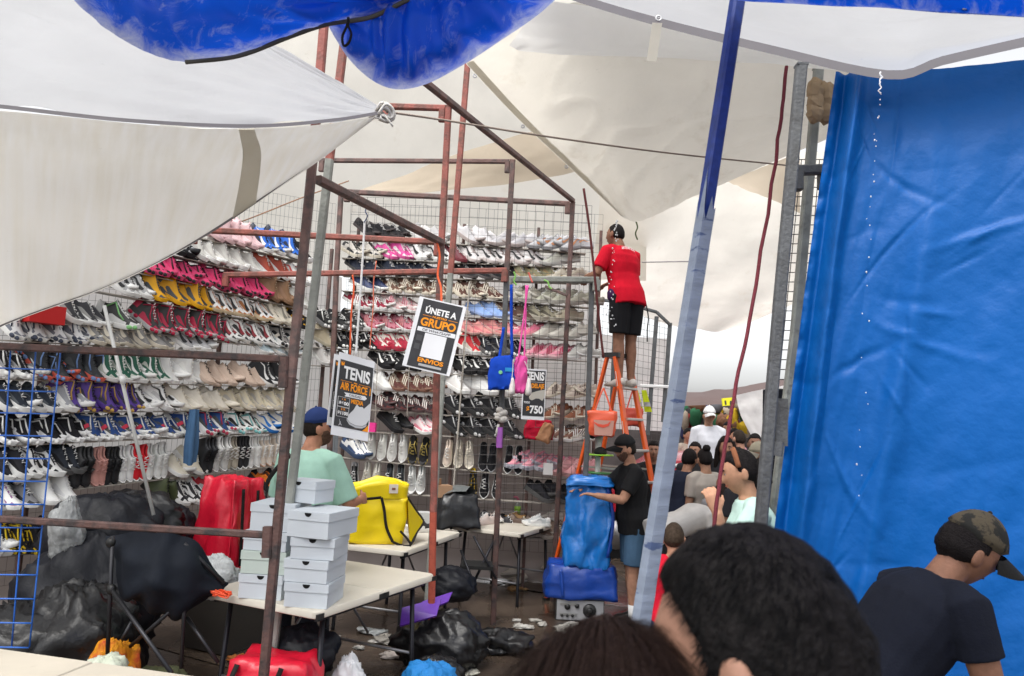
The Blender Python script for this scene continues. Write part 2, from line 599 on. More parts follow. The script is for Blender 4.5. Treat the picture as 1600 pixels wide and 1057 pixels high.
sheet([e1,
       PY((512, 22, 2.6), (540, 50, 2.55), (570, 80, 2.5), (600, 100, 2.48), (635, 106, 2.46), (675, 96, 2.46), (720, 70, 2.47), (770, 40, 2.5), (820, 8, 2.52), (870, -30, 2.55), (920, -65, 2.6)),
       PY((520, 5, 2.56), (550, 15, 2.5), (580, 28, 2.46), (610, 35, 2.44), (640, 36, 2.42), (680, 30, 2.42), (720, 15, 2.42), (765, -5, 2.44), (810, -25, 2.46), (855, -50, 2.5), (900, -75, 2.55)),
       PY((520, -60, 2.5), (560, -60, 2.4), (590, -60, 2.4), (620, -60, 2.38), (650, -60, 2.36), (690, -60, 2.36), (730, -65, 2.36), (770, -70, 2.36), (810, -80, 2.36), (850, -90, 2.4), (890, -100, 2.45)),
       PY((500, -440, 1.8), (550, -440, 1.8), (600, -440, 1.8), (640, -440, 1.8), (690, -440, 1.8), (740, -440, 1.8), (790, -440, 1.8), (840, -440, 1.8), (890, -440, 1.8), (940, -440, 1.8), (990, -440, 1.8))], 110, 44, pu).build('tarp_sheet', BLUE_T, t, True)
mb = MB()
lp = atY(541, 58, 2.38)
mb.tube(spts([lp + V((.004, 0, .06)), lp + V((-.002, 0, .035)), lp + V((-.013, 0, .0)), lp + V((-.006, 0, -.032)), lp + V((.01, 0, -.02)), lp + V((.016, 0, .012)), lp + V((.004, 0, .04)), lp + V((.002, 0, .07))], 30), .0045, 6)
tag(mb.build('rope_loop', cm((.012, .012, .012)), None, True), 'small black cord loop hanging between the two blue tarps', 'rope')

# far pale canopies
def plain(name, label, rows, m, nu=40, nv=26, amp=.03, sc_=2.2, hem=None):
    t = thing(name, label, 'tarp', V(rows[-1][0]))
    sheet(rows, nu, nv, lambda u, v, p: nz((u * sc_ * 3, v * sc_ * 2, len(label)), 1) * amp * 1.4 + nz((u * 9 + v * 7, v * 11, 5), 1) * amp * .4 + max(0, 1 - 6 * abs(nz((u * 3 + v * 4, v * 3 - u * 2, 9), 1))) * amp * .5).build('tarp_sheet', m, t, True)
    if hem is not None:
        strip_on(rows[hem], .03, (0, 0, 1), 'hem', HEM, t)
    return t
plain('canopy_tarp', 'big cream canopy far behind the rusty roof frame', [
    PY((250, -60, 8.6), (480, -60, 8.7), (700, -40, 8.8), (1010, -30, 8.8)),
    PY((250, 110, 9.5), (480, 110, 9.6), (700, 120, 9.7), (1010, 120, 9.7)),
    PY((250, 260, 10.3), (480, 265, 10.4), (700, 280, 10.4), (1010, 290, 10.4)),
    PY((250, 420, 11), (480, 425, 11), (700, 430, 11), (1010, 440, 11))], CREAM_T)
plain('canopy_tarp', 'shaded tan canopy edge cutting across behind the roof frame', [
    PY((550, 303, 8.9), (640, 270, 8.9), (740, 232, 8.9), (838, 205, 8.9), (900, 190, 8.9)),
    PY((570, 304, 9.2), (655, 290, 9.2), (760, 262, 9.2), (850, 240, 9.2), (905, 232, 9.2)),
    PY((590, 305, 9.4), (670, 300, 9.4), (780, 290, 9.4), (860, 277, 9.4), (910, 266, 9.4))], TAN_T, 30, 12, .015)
plain('canopy_tarp', 'cream canopy behind the man on the ladder, above the pale sky gap', [
    PY((940, 250, 9.3), (1060, 245, 9.3), (1170, 240, 9.4), (1330, 235, 9.4)),
    PY((935, 340, 10.3), (1060, 335, 10.3), (1170, 335, 10.4), (1330, 330, 10.4)),
    PY((925, 420, 11.2), (1050, 430, 11.2), (1170, 432, 11.2), (1330, 430, 11.2)),
    PY((915, 455, 12), (1000, 492, 12), (1075, 515, 12), (1160, 513, 12), (1330, 500, 12))[:4]], CREAM_T, 40, 20, .05)
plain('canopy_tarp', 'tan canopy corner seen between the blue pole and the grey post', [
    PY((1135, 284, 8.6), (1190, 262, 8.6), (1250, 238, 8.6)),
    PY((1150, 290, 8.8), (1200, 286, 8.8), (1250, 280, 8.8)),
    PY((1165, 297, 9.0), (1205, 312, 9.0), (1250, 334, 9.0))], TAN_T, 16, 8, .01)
# the pouch canopy in the middle
top3 = PY((728, 100, 4.8), (850, 20, 4.5), (1000, 8, 4.4), (1170, 35, 4.4), (1345, 75, 4.4))
left3 = PY((728, 100, 4.8), (808, 185, 5.4), (893, 265, 6.0), (967, 335, 6.6))
bot3 = PY((967, 335, 6.6), (996, 347, 6.62), (1046, 326, 6.5), (1110, 297, 6.4), (1320, 205, 5.9))
t = thing('canopy_tarp', 'big beige tarp sagging to a dripping point above the man on the ladder', 'tarp', atY(1000, 345, 6.6))
r3 = lambda u, v, p: (nz((u * 6, v * 3, 11), 1) * .05 + math.sin((u * 5 + v * 2.2) * 5) * .018 * v + max(0, 1 - 7 * abs(nz((u * 3 + v * 5, v * 2 - u * 3, 4), 1))) * .03 + (nz((u * 40, v * 8, 2), 1) * .02 * max(0, v - .72) * 3)) * min(1, 8 * u, 8 * (1 - v) + .25)
sheet([top3,
       PY((808, 185, 5.4), (900, 135, 5.2), (1030, 120, 5.1), (1170, 130, 5.0), (1340, 130, 5.0)),
       PY((893, 265, 6.0), (950, 242, 5.85), (1040, 226, 5.75), (1160, 214, 5.6), (1330, 180, 5.5)),
       bot3], 70, 56, r3).build('tarp_sheet', BEIGE_T, t, True)
strip_on(left3, .05, (1, 0, .35), 'hem', SEAM, t)
for px, py, Y in ((738, 117, 4.87), (813, 196, 5.42), (881, 259, 5.88)):
    mb = MB()
    c = atY(px + 4, py + 2, Y - .03)
    mb.tube([c + V((.011 * math.cos(a), 0, .011 * math.sin(a))) for a in [2 * PI * k / 12 for k in range(13)]], .005, 6, cap=False)
    mb.build('grommet', GROM, t, True)
plain('canopy_tarp', 'pale double layer of canvas just below the grommeted hem', [
    PY((845, 0, 4.0), (1000, 22, 4.0), (1170, 60, 4.0), (1345, 100, 4.0)),
    PY((815, 45, 4.1), (960, 62, 4.1), (1160, 80, 4.1), (1345, 105, 4.1)),
    PY((795, 72, 4.2), (850, 84, 4.2), (1155, 97, 4.2), (1345, 112, 4.2))], tarp_mat('pale canvas', (.84, .83, .79), .6), 40, 10, .01)
# white canopy at upper right
ed = PY((820, -38, 3.7), (900, -8, 3.62), (1028, 30, 3.55), (1200, 72, 3.45), (1385, 112, 3.35), (1470, 90, 3.25), (1600, 60, 3.1), (1760, 25, 3.0), (1950, -10, 2.9))
t = thing('canopy_tarp', 'bright white tarp at upper right, grey hem dipping to a dripping low point', 'tarp', ed[4])
sheet([ed,
       PY((835, -80, 4.0), (915, -55, 3.95), (1035, -20, 3.9), (1200, 20, 3.85), (1385, 50, 3.8), (1470, 40, 3.7), (1600, 20, 3.6), (1760, -10, 3.5), (1950, -50, 3.4)),
       PY((850, -160, 4.6), (930, -140, 4.6), (1050, -110, 4.5), (1200, -80, 4.5), (1385, -60, 4.5), (1470, -60, 4.4), (1600, -80, 4.3), (1760, -100, 4.2), (1950, -140, 4.1)),
       PY((850, -420, 6), (930, -420, 6), (1050, -400, 6), (1200, -380, 6), (1385, -360, 6), (1470, -360, 5.9), (1600, -380, 5.8), (1760, -400, 5.7), (1950, -430, 5.6))],
      80, 40, lambda u, v, p: (nz((u * 7, v * 12, 21), 1) * .025 + nz((u * 20, v * 26, 4), 1) * .006) * min(1, v * 6)).build('tarp_sheet', WHITE_T, t, True)
strip_on(ed, .045, (0, .004, -1), 'hem', HEM, t)
mb = MB()
c = atY(1029, 29, 3.5)
mb.tube([c + V((.013 * math.cos(a), 0, .013 * math.sin(a))) for a in [2 * PI * k / 14 for k in range(15)]], .005, 6, cap=False)
mb.build('grommet', GROM, t, True)
mb = MB()
a, b = atY(1027, 36, 3.5), atY(1018, 96, 3.52)
mb.add([a + V((-.025, 0, 0)), a + V((.025, 0, 0)), b + V((.025, 0, 0)), b + V((-.025, 0, 0))], [(0, 1, 2, 3)])
mb.uv = [(0, 0), (1, 0), (1, 1), (0, 1)]
mb.build('strap', SEAM, t)
# blue strip top right; unseen rows over the camera added to shade the foreground
t = thing('blue_tarp', 'narrow dark blue tarp edge with one bright grommet at the top right, added unseen rows shading the foreground', 'tarp', atY(1500, 10, 2.0))
b0 = PY((1060, -6, 2.1), (1250, 3, 2.05), (1420, 14, 2.0), (1600, 27, 1.95), (1800, 40, 1.9))
sheet([b0, PY((1060, -22, 2.05), (1250, -14, 2.0), (1420, -4, 1.95), (1600, 6, 1.9), (1800, 18, 1.85)),
       PY((1050, -250, 1.6), (1250, -240, 1.6), (1420, -230, 1.55), (1600, -220, 1.5), (1800, -210, 1.5)),
       [V((x, .6, 3.05)) for x in (.35, .9, 1.4, 1.9, 2.4)], [V((x, -.6, 3.1)) for x in (.3, .9, 1.4, 1.9, 2.5)], [V((x, -2.0, 3.05)) for x in (.2, .8, 1.4, 2.0, 2.6)]], 40, 40,
      lambda u, v, p: nz((u * 6, v * 3, 2), 1) * .01).build('tarp_sheet', BLUE_T, t, True)
strip_on(b0, .04, (0, 0, 1), 'hem', mat('navy hem', (.004, .014, .12), rough=.5), t, V((0, -.01, 0)))
mb = MB()
c = atY(1507, 11, 1.955)
mb.tube([c + V((.006 * math.cos(a), 0, .006 * math.sin(a))) for a in [2 * PI * k / 12 for k in range(13)]], .0032, 6, cap=False)
mb.ball(c, (.004, .001, .004), 8, 6)
mb.build('grommet', cm((.8, .8, .8), 'metal'), t, True)

# blue tarp wall on the right
t = thing('blue_tarp', 'tall creased blue tarp hung as a wall along the right side', 'tarp', (2.0, 3.3, 0))
lefte = [(1306, 112, 3.62), (1285, 260, 3.6), (1262, 420, 3.6), (1240, 590, 3.6), (1212, 810, 3.6), (1188, 1010, 3.58), (1165, 1268, 3.55)]
rows = []
for k, (x, y, Y) in enumerate(lefte):
    f = k / (len(lefte) - 1)
    rows.append(PY((x, y, Y), (x + 60, y - 4 - f * 1, Y - .06), (x + 150, y - 6 + f * 10, Y - .14), (x + 320 + 20 * f, y - 18 + f * 40, Y - .32), (x + 560 + 50 * f, y - 40 + 90 * f, Y - .55), (x + 900 + 80 * f, y - 70 + 150 * f, Y - .8)))
def wall_d(u, v, p):
    fold = -.10 * math.exp(-((u - .13 - .03 * v) / .035) ** 2) * (1 - .6 * v) + .03 * math.exp(-((u - .06) / .025) ** 2) - .04 * math.exp(-((u - .42 - .02 * math.sin(v * 6)) / .03) ** 2) * min(1, v * 2)
    soft = nz((u * 8, v * 3, 3), 1) * .03 + nz((u * 16 + v * 8, v * 12, 6), 1) * .010 + nz((u * 40, v * 40, 9), 1) * .0025
    edge = (nz((0, v * 34, 5), 1) * .03 + nz((0, v * 90, 2), 1) * .012) * max(0, 1 - u / .05)
    def crease(a):                                   # sharp little ridges of a folded tarp
        return max(0, 1 - abs(a) * 3.2)
    q = u * 8 + .35 * nz((u * 3, v * 4, 1), 1)
    h = v * 9 + .4 * nz((u * 4, v * 3, 8), 1)
    cr_ = (crease((q % 1) - .5) ** 3 * .5 * max(0, nz((int(q), v * 5, 3), 1) + .2) + crease((h % 1) - .5) ** 3 * .5 * max(0, nz((u * 6, int(h), 4), 1) + .15)) * .03
    dg = 0
    for k, (cu, cv, sl) in enumerate(((.3, .62, .5), (.36, .3, -.7), (.5, .75, -.5), (.28, .86, .9), (.45, .45, .25), (.36, .2, .35), (.55, .28, -.3), (.3, .48, -.25))):
        d = (v - cv) - sl * (u - cu)
        dg += max(0, 1 - abs(d + .004 * nz((u * 20, k, 0), 1)) / .011) * math.exp(-((u - cu) / .10) ** 2) * (.013 if k % 2 else -.013)
    for k in range(16):                               # short pinched creases
        cu, cv, sl = .18 + .42 * ((k * .618) % 1), .08 + .85 * ((k * .381 + .1) % 1), -1.2 + 2.4 * ((k * .754) % 1)
        d = (v - cv) - sl * (u - cu)
        dg += max(0, 1 - abs(d) / .007) * math.exp(-((u - cu) / .035) ** 2) * (.009 if k % 3 else -.009)
    return fold + soft + edge + cr_ * 1.3 + dg * .9
sheet(rows, 300, 240, wall_d).build('tarp_sheet', BLUE_W, t, True)

# white backing sheets hung behind the racks, and the dark market beyond
LW0, LWC = V((-4.55, 4.45, 0)), V((-1.98, 8.3, 0))
uL = (LWC - LW0).normalized()
nL = V((uL.y, -uL.x, 0))
BWY = 8.3
LP = LWC
def atL(px, py, off=0):
    return atWall(px, py, LP + nL * off, nL)
def atB(px, py, off=0):
    return atY(px, py, BWY - off)
BACK = tarp_mat('backing sheet', (.78, .77, .76), .5, rough=.7)
a, b = LW0 - uL * 1.2 - nL * .5, LWC - nL * .5 + uL * .5
plain('backing_sheet', 'white cloth hung behind the left shoe rack', [[a + V((0, 0, z)) + (b - a) * k / 4 for k in range(5)] for z in (3.5, 2.4, 1.2, .3)], BACK, 40, 20, .03)
plain('backing_sheet', 'white cloth hung behind the back shoe rack', [[V((-2.0 + k * .76, 9.05, z)) for k in range(5)] for z in (3.75, 2.6, 1.4, .3)], BACK, 40, 20, .03)
DIM = tarp_mat('added dark fill', (.40, .35, .33), .5, rough=.8)  # dark sheets added to darken the gaps behind the low shelves
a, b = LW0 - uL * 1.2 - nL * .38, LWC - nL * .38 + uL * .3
plain('backing_sheet', 'dark cloth hung low behind the left shoe rack', [[a + (b - a) * k / 4 + V((0, 0, z)) for k in range(5)] for z in (1.3, .9, .5, .02)], DIM, 40, 16, .03)  # added dark fill to darken the gaps behind the low shelves
plain('backing_sheet', 'dark cloth hung low behind the back shoe rack', [[V((-2.0 + k * .75, 8.85, z)) for k in range(5)] for z in (2.0, 1.4, .8, .02)], DIM, 40, 16, .03)  # added dark fill to darken the gaps behind the low shelves
plain('backing_sheet', 'white sheet with grid in front, behind the orange ladder', [[V((.9 + k * .33, 10.2 + k * .05, z)) for k in range(5)] for z in (3.1, 2.7, 2.3, 1.8)], BACK, 24, 16, .03)
# ------------------------------------------------------------------ rusty stall frame
def metal_mat(key, col, rust, amt=(.45, .6)):
    return mat(key, col, rough=.6, spec=.35, var=.2, vscale=9, bump=.3, bscale=60, col2=rust, c2scale=11, c2pos=amt)
RUST = metal_mat('rust red paint', (.30, .095, .075), (.17, .075, .06))
RUSTD = metal_mat('dark rust', (.10, .055, .048), (.04, .032, .032))
GREYP = metal_mat('grey green steel', (.26, .27, .245), (.17, .17, .16), (.55, .7))
GREYD = metal_mat('dark grey steel', (.10, .105, .11), (.07, .07, .07), (.5, .7))
RUSTM = metal_mat('brown steel', (.17, .10, .088), (.095, .07, .065))
ORED = metal_mat('red oxide paint', (.42, .09, .055), (.20, .05, .04), (.55, .72))
def post(name, label, pts, w, m, group=None, cat='post', foot=True, extra=None):
    """pts: top to bottom, (px, py, Y); the last may be on the ground"""
    P = [atY(*p) for p in pts]
    if foot:
        d = (P[-1] - P[-2])
        if P[-1].z > .02:
            P.append(P[-1] + d * (P[-1].z / -d.z))
    t = thing(name, label, cat, P[-1], 0, group)
    ms = m if isinstance(m, list) else [m] * (len(P) - 1)
    while len(ms) < len(P) - 1:
        ms.append(ms[-1])
    for i in range(len(P) - 1):
        mb = MB()
        mb.beam(P[i], P[i + 1], w, w, up=(0, 1, 0))
        mb.build('tube', ms[i], t)
    mb = MB()
    mb.box(P[0] + V((0, 0, .004)), (w * 1.05, w * 1.05, .01))
    mb.build('end_cap', ms[0], t)
    return t, P
def bar(name, label, a, b, w, m, h=None, cat='bar', sockets=True, group=None):
    a, b = V(a), V(b)
    t = thing(name, label, cat, a, 0, group)
    mb = MB()
    mb.beam(a, b, w, h or w)
    mb.build('tube', m, t)
    if sockets:
        d = (b - a).normalized()
        for p, s in ((a, 1), (b, -1)):
            mb = MB()
            mb.beam(p - V((0, 0, .001)) + d * .02 * s, p + d * .02 * s - V((0, 0, .11)), w * 1.2, w * 1.2, up=(0, 1, 0))
            mb.build('socket', m, t)
    return t
pA, PA = post('frame_post', 'rusty front post passing before the shoe boxes, hidden at mid height by the canvas', [(508, 20, 4.02), (489, 246, 4.02), (455, 590, 4.0), (412, 1057, 4.0)], .048, [RUST, RUSTM, RUSTD])
pB, PB = post('frame_post', 'grey post with red top just behind the rusty front post', [(541, 40, 4.55), (515, 250, 4.55), (455, 770, 4.55)], .05, [RUST, GREYP])
pD, PD = post('frame_post', 'red painted post in front of the poster about the group', [(701, 168, 5.6), (690, 380, 5.6), (686, 460, 5.6), (677, 800, 5.6), (673, 1018, 5.7)], .05, [RUST, RUSTM, RUST, ORED, RUSTD])
pE, PE = post('frame_post', 'tall post, red above and grey below, just right of the red post', [(731, 95, 6.4), (704, 428, 6.4), (688, 640, 6.4), (680, 760, 6.4)], .052, [RUST, GREYP])
pF, PF = post('frame_post', 'dark brown post beside the blue backpack with a tied cloth on it', [(801, 252, 6.95), (791, 440, 6.95), (783, 660, 6.95), (771, 955, 6.95)], .052, [RUSTM, GREYD, RUSTD])
pG, PG = post('frame_post', 'dark rusty post at the right end of the sneaker rack', [(895, 318, 7.95), (886, 500, 7.95), (871, 790, 7.95)], .05, [RUSTM, RUSTD])
pH, PH = post('frame_post', 'slim grey post between the sneaker rack and the ladder', [(925, 436, 7.3), (917, 700, 7.3), (912, 800, 7.3)], .05, GREYD)
pC, PC = post('frame_post', 'brown corner post where the left and back racks meet', [(533, 302, 8.15), (526, 420, 8.15), (519, 600, 8.15)], .055, RUSTM)
# beams
D0, F0, G0 = PD[0], PF[0], PG[0]
bar('roof_beam', 'long rusty roof beam running back along the tops of three posts', D0 + (D0 - F0) * .55 + V((0, 0, .03)), G0 + V((0, 0, .03)), .05, RUSTM, sockets=False)
bar('roof_beam', 'rusty roof crossbar behind the tied tarp corner', atY(600, 166.5, 5.62), D0 + V((-.03, .02, 0)), .045, RUST)
bar('roof_beam', 'rusty roof crossbar at the middle of the frame', atY(500, 251, 6.97), F0 + V((-.03, .02, 0)), .042, RUSTM)
bar('roof_beam', 'rusty roof crossbar above the wire grid at the back', atY(540, 300, 8.02), G0 + V((-.03, .03, 0)), .055, RUSTM)
bar('side_beam', 'grey brown beam slanting away from the front post to the red post', atY(497, 281, 4.08), atY(690, 379, 5.58), .05, RUSTM, sockets=False)
bar('side_beam', 'red crossbar over the pale pink and blue shoes', atY(300, 359, 5.66), atY(688, 379, 5.66), .045, RUST)
bar('side_beam', 'long red crossbar at shoe height running to the dark brown post', atY(350, 430, 6.9), atY(792, 423, 6.92), .05, RUST)
bar('side_beam', 'grey crossbar under the hand of the man on the ladder', atY(792, 437, 7.2), atY(935, 438, 7.25), .062, GREYP)
bar('side_beam', 'rusty rail crossing in front of the left shoe rack at mid height', atY(-120, 536, 3.9), atY(452, 562, 4.02), .04, RUSTD)
bar('side_beam', 'low rusty rail in front of the black bags', atY(-120, 804, 3.9), atY(428, 837, 4.02), .036, RUSTD)
bar('side_beam', 'short brown brace slanting between rack and post behind the ladder side', atY(852, 448, 8.0), atY(886, 462, 7.93), .03, RUSTM, sockets=False)
# sheathing brackets on the front post
for y in (580, 845):
    mb = MB()
    x = 489 - (y - 246) * .0965
    mb.beam(atY(x + 2 - 14, y - 22, 3.985), atY(x - 14, y + 26, 3.985), .05, .05, up=(0, 1, 0))
    mb.build('bracket', RUSTD, pA)
mb = MB()
c = atY(783, 655, 6.92)
for k in range(7):
    a = k * 1.7
    mb.ball(c + V((.03 * math.cos(a), -.03, .04 * math.sin(a) + .01 * k)), (.035, .025, .03), 8, 6)
mb.tube([c + V((-.02, -.03, -.05)), c + V((-.035, -.04, -.12)), c + V((-.03, -.03, -.16))], .012, 6)
tag(mb.build('tied_cloth', cm((.45, .43, .40)), None, True), 'grey rag knotted round the dark brown post', 'rag')
mb = MB()
mb.beam(atY(781, 668, 6.9), atY(780, 700, 6.9), .056, .056, up=(0, 1, 0))
tag(mb.build('tape_wrap', cm((.28, .08, .36), 'plastic')), 'purple tape wrapped round the dark brown post', 'tape')

# blue pole in front, pale sky reflection painted on its lower length
ptop, pbot = atY(1157, -30, 2.15), atY(1004, 968, 2.15)
d = (pbot - ptop)
foot = ptop + d * (ptop.z / -d.z)
t = thing('tent_pole', 'leaning blue pole with sky reflection painted as pale plastic film, crossing the whole view', 'pole', foot)
up_y = V((-.35, 1, 0)).normalized()
mb = MB()
mb.beam(ptop, foot, .041, .038, up=up_y)
mb.build('pole_tube', mat('navy paint', (.012, .035, .20), rough=.45, var=.25, vscale=30), t)
sheen = mat('painted sky sheen', (.22, .26, .33), rough=.45, spec=.4, var=.10, vscale=9, bump=.35, bscale=9, stretch=(.5, .5, 2.2), col2=(.06, .09, .18), c2scale=10, c2pos=(.60, .64))  # pale base holds the sky's reflection, the darker mix paints creases
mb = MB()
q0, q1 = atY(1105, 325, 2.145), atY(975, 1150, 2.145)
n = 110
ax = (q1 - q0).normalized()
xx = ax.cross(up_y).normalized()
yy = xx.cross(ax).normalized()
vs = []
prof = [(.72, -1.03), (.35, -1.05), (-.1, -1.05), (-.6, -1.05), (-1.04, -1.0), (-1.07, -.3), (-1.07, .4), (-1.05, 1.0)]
for i in range(n + 1):                                # open on the right side; the top end of the sheen ragged
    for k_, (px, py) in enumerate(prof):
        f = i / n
        ragged = (.10 * nz((k_ * .9, 3, 1), 1) + .06 * nz((k_ * 2.3, 1, 5), 1)) * (1 - f)
        c = q0.lerp(q1, f + ragged)
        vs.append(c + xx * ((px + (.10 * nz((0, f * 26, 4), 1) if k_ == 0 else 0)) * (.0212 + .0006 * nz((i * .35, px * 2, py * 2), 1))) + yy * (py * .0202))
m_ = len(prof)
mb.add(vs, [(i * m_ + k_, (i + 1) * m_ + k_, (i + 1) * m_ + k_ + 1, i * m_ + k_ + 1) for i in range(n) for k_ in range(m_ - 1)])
mb.build('sheen_wrap', sheen, t)

# grey posts by the blue wall
pX, PX_ = post('frame_post', 'dark grey post standing at the left edge of the blue tarp wall', [(1252, 104, 3.12), (1218, 470, 3.12), (1189, 815, 3.12)], .047, GREYD)
mb = MB()
mb.beam(atY(1213, 690, 3.14), atY(1210, 712, 3.14), .055, .055, up=(0, 1, 0))
mb.box(atY(1220, 660, 3.16), (.05, .03, .20))
mb.build('plate', GREYD, pX)
pY2, PY2_ = post('frame_post', 'second grey post behind, close to the blue tarp wall', [(1279, 108, 4.3), (1243, 520, 4.3), (1222, 700, 4.3)], .055, GREYP)
bar('side_beam', 'short stub of dark beam between the two grey posts', atY(1240, 267, 3.9), atY(1292, 265, 4.0), .055, GREYD)
mb = MB()
for k in range(9):
    a = k * 2.1
    mb.ball(atY(1279 + 11 * math.cos(a), 158 + 20 * math.sin(a * 1.3), 4.1 + .03 * math.sin(a)), (.05, .05, .065), 8, 6, fn=lambda d: 1 + .25 * nz(d, 2.5, k))
tag(mb.build('rag_bundle', cm((.33, .24, .15)), None), 'brown rag bundle stuffed behind the grey post near the roof', 'bundle')

# ropes
def rope(name, label, pts, r, m, n=30, cat='rope', wob=0, group=None):
    P = spts([atY(*p) for p in pts], n)
    if wob:
        P = [p + V((nz((i * .5, 1, 2), 1) * wob, 0, 0)) for i, p in enumerate(P)]
    mb = MB()
    mb.tube(P, r, 6)
    return tag(mb.build(name, m, None, True), label, cat, group)
rope('rope', 'dark red rope hanging beside the grey post', [(1229, 104, 3.9), (1222, 170, 3.9), (1214, 235, 3.9), (1203, 310, 3.9), (1185, 420, 3.85), (1168, 520, 3.8), (1150, 600, 3.75), (1137, 680, 3.7), (1125, 745, 3.65), (1115, 830, 3.6), (1105, 950, 3.6)], .010, mat('red rope', (.20, .035, .05), rough=.8, bump=.8, bscale=200), 40, wob=.008)
rope('rope', 'long pale guy rope running right from the tied tarp corner', [(604, 175, 3.6), (700, 189, 3.9), (850, 213, 4.4), (1040, 239, 5.0), (1232, 259, 5.6)], .006, mat('twisted rope', (.36, .29, .24), rough=.8, bump=.8, bscale=150))
rope('rope', 'thin brown rope knotted above the left rack', [(330, 364, 7.3), (400, 338, 7.5), (470, 310, 7.9), (545, 283, 8.2)], .007, cm((.30, .17, .10)))
rope('cord', 'white cord holding the poster of white sneakers', [(570, 345, 4.8), (565, 430, 4.8), (560, 500, 4.8), (556, 556, 4.8)], .0075, cm((.82, .82, .82)))
rope('cord', 'dark blue cord tied to the slanting beam above the white cord', [(576, 317, 4.78), (571, 330, 4.78), (574, 338, 4.78), (569, 348, 4.79)], .004, cm((.05, .07, .15)))
ORC = cm((.85, .12, .03), 'plastic')
rope('cord', 'orange cord hanging left of the white cord', [(551, 430, 4.9), (553, 452, 4.9), (549, 490, 4.9), (547, 555, 4.9)], .006, ORC)
rope('cord', 'orange cord looped from the red post above the group poster', [(681, 372, 5.5), (687, 400, 5.5), (684, 430, 5.5), (689, 450, 5.48), (690, 480, 5.45)], .009, ORC)
rope('cord', 'thin coral cord hanging against the back rack', [(588, 408, 7.6), (584, 440, 7.6), (583, 480, 7.6), (578, 545, 7.6)], .006, cm((.62, .16, .10)))
rope('cord', 'dark brown rope slanting down past the man on the ladder to the ladder top', [(912, 295, 7.0), (920, 350, 7.02), (929, 430, 7.05), (936, 500, 7.1), (943, 560, 7.15)], .012, cm((.13, .04, .04)))
rope('cord', 'green cord hanging from the dripping point of the beige tarp', [(992, 342, 6.7), (996, 355, 6.7), (993, 365, 6.7), (996, 375, 6.7)], .007, cm((.10, .13, .06)))
rope('cord', 'grey cord stretched behind the man in the red shirt', [(1003, 410, 9.0), (1070, 409, 9.0), (1100, 410, 9.0)], .008, cm((.35, .33, .33)))
GRN = cm((.25, .55, .12), 'plastic')
for lab, pts in (('green tie on the grey crossbar above the blue backpack', [(803, 425, 7.0), (805, 432, 7.0), (803, 440, 7.0), (807, 446, 7.0)]), ('green tie on the grey crossbar right of the pink strap', [(850, 438, 7.0), (856, 441, 7.0), (858, 448, 7.0), (862, 452, 7.0)]), ('coral tie on the grey crossbar above the pink bag', [(826, 426, 7.0), (829, 435, 7.0), (832, 442, 7.0)])):
    rope('tie', lab, pts, .009, GRN if 'green' in lab else cm((.7, .15, .12)))
# long light tube leaning in front of the left rack
t = thing('pole', 'thin pale grey pole leaning in front of the left shoe rack', 'pole', atY(240, 805, 5.3))
mb = MB()
mb.tube([atY(163, 478, 5.35), atY(240, 805, 5.3)], .013, 8)
mb.build('pole_tube', cm((.50, .50, .48), 'plastic'), t, True)
mb = MB()
mb.tube([atY(191, 588, 5.30), atY(192, 600, 5.30)], .02, 8)
mb.build('tape_band', cm((.7, .7, .68), 'paper'), t, True)

# ------------------------------------------------------------------ wire grids
def grid_panel(t, fn, nu, nv, w, m, name='wire_mesh', single=False, du=None, dv=None):
    """fn(a, b): a point for a across, b up in 0..1"""
    if single:
        for i in range(nu + 1):
            mb = MB()
            mb.tube([fn(i / nu, k / 6) for k in range(7)], w, 5)
            mb.build('wire', m, t, True)
        for j in range(nv + 1):
            mb = MB()
            mb.tube([fn(k / 4, j / nv) + V((0, -w * 1.6, 0)) for k in range(5)], w, 5)
            mb.build('wire', m, t, True)
        return
    mb = MB()
    for i in range(nu + 1):
        mb.tube([fn(i / nu, 0), fn(i / nu, 1)], w, 4, cap=False)
    for j in range(nv + 1):
        mb.tube([fn(0, j / nv) + V((0, -w * 1.5, 0)), fn(1, j / nv) + V((0, -w * 1.5, 0))], w, 4, cap=False)
    mb.build(name, m, t, kind='stuff')
WIRE = cm((.09, .085, .085), 'metal')
WIREL = cm((.35, .33, .31), 'metal')
bl = lambda A, B, C, D: (lambda a, b: (A.lerp(B, a)).lerp(C.lerp(D, a), b))     # bottom left, bottom right, top left, top right
SHELF = mat('shelf rail', (.36, .33, .29), rough=.5, var=.15)

def shelf_line(t, p0, p1, n, depth=.12, th=.005):
    mb = MB()
    a, b = V(p0), V(p1)
    o = n * (depth / 2 - .02)
    mb.beam(a - V((0, 0, th / 2)) - n * (depth / 2) + o, b - V((0, 0, th / 2)) - n * (depth / 2) + o, depth, th)
    mb.build('shelf', SHELF, t)
    mb = MB()
    mb.beam(a + n * .0 + o + V((0, 0, -.004)), b + o + V((0, 0, -.004)), .006, .010)
    mb.build('shelf_lip', SHELF, t)
LROWS = dict(R1=((260, 361), (470, 410)), R2=((200, 384), (475, 448)), R3=((150, 413), (470, 484)), R4=((100, 446), (470, 516)), R5=((20, 498), (466, 547)), R6=((-60, 528), (466, 558)),
             R7=((-60, 590), (462, 606)), R8=((-60, 645), (458, 641)), R9=((-60, 699), (452, 675)), R10=((112, 764), (442, 726)), R10b=((-60, 757), (110, 740)), R11=((-60, 803), (118, 781)), R12=((-60, 872), (110, 858)), R13=((112, 812), (442, 768)))
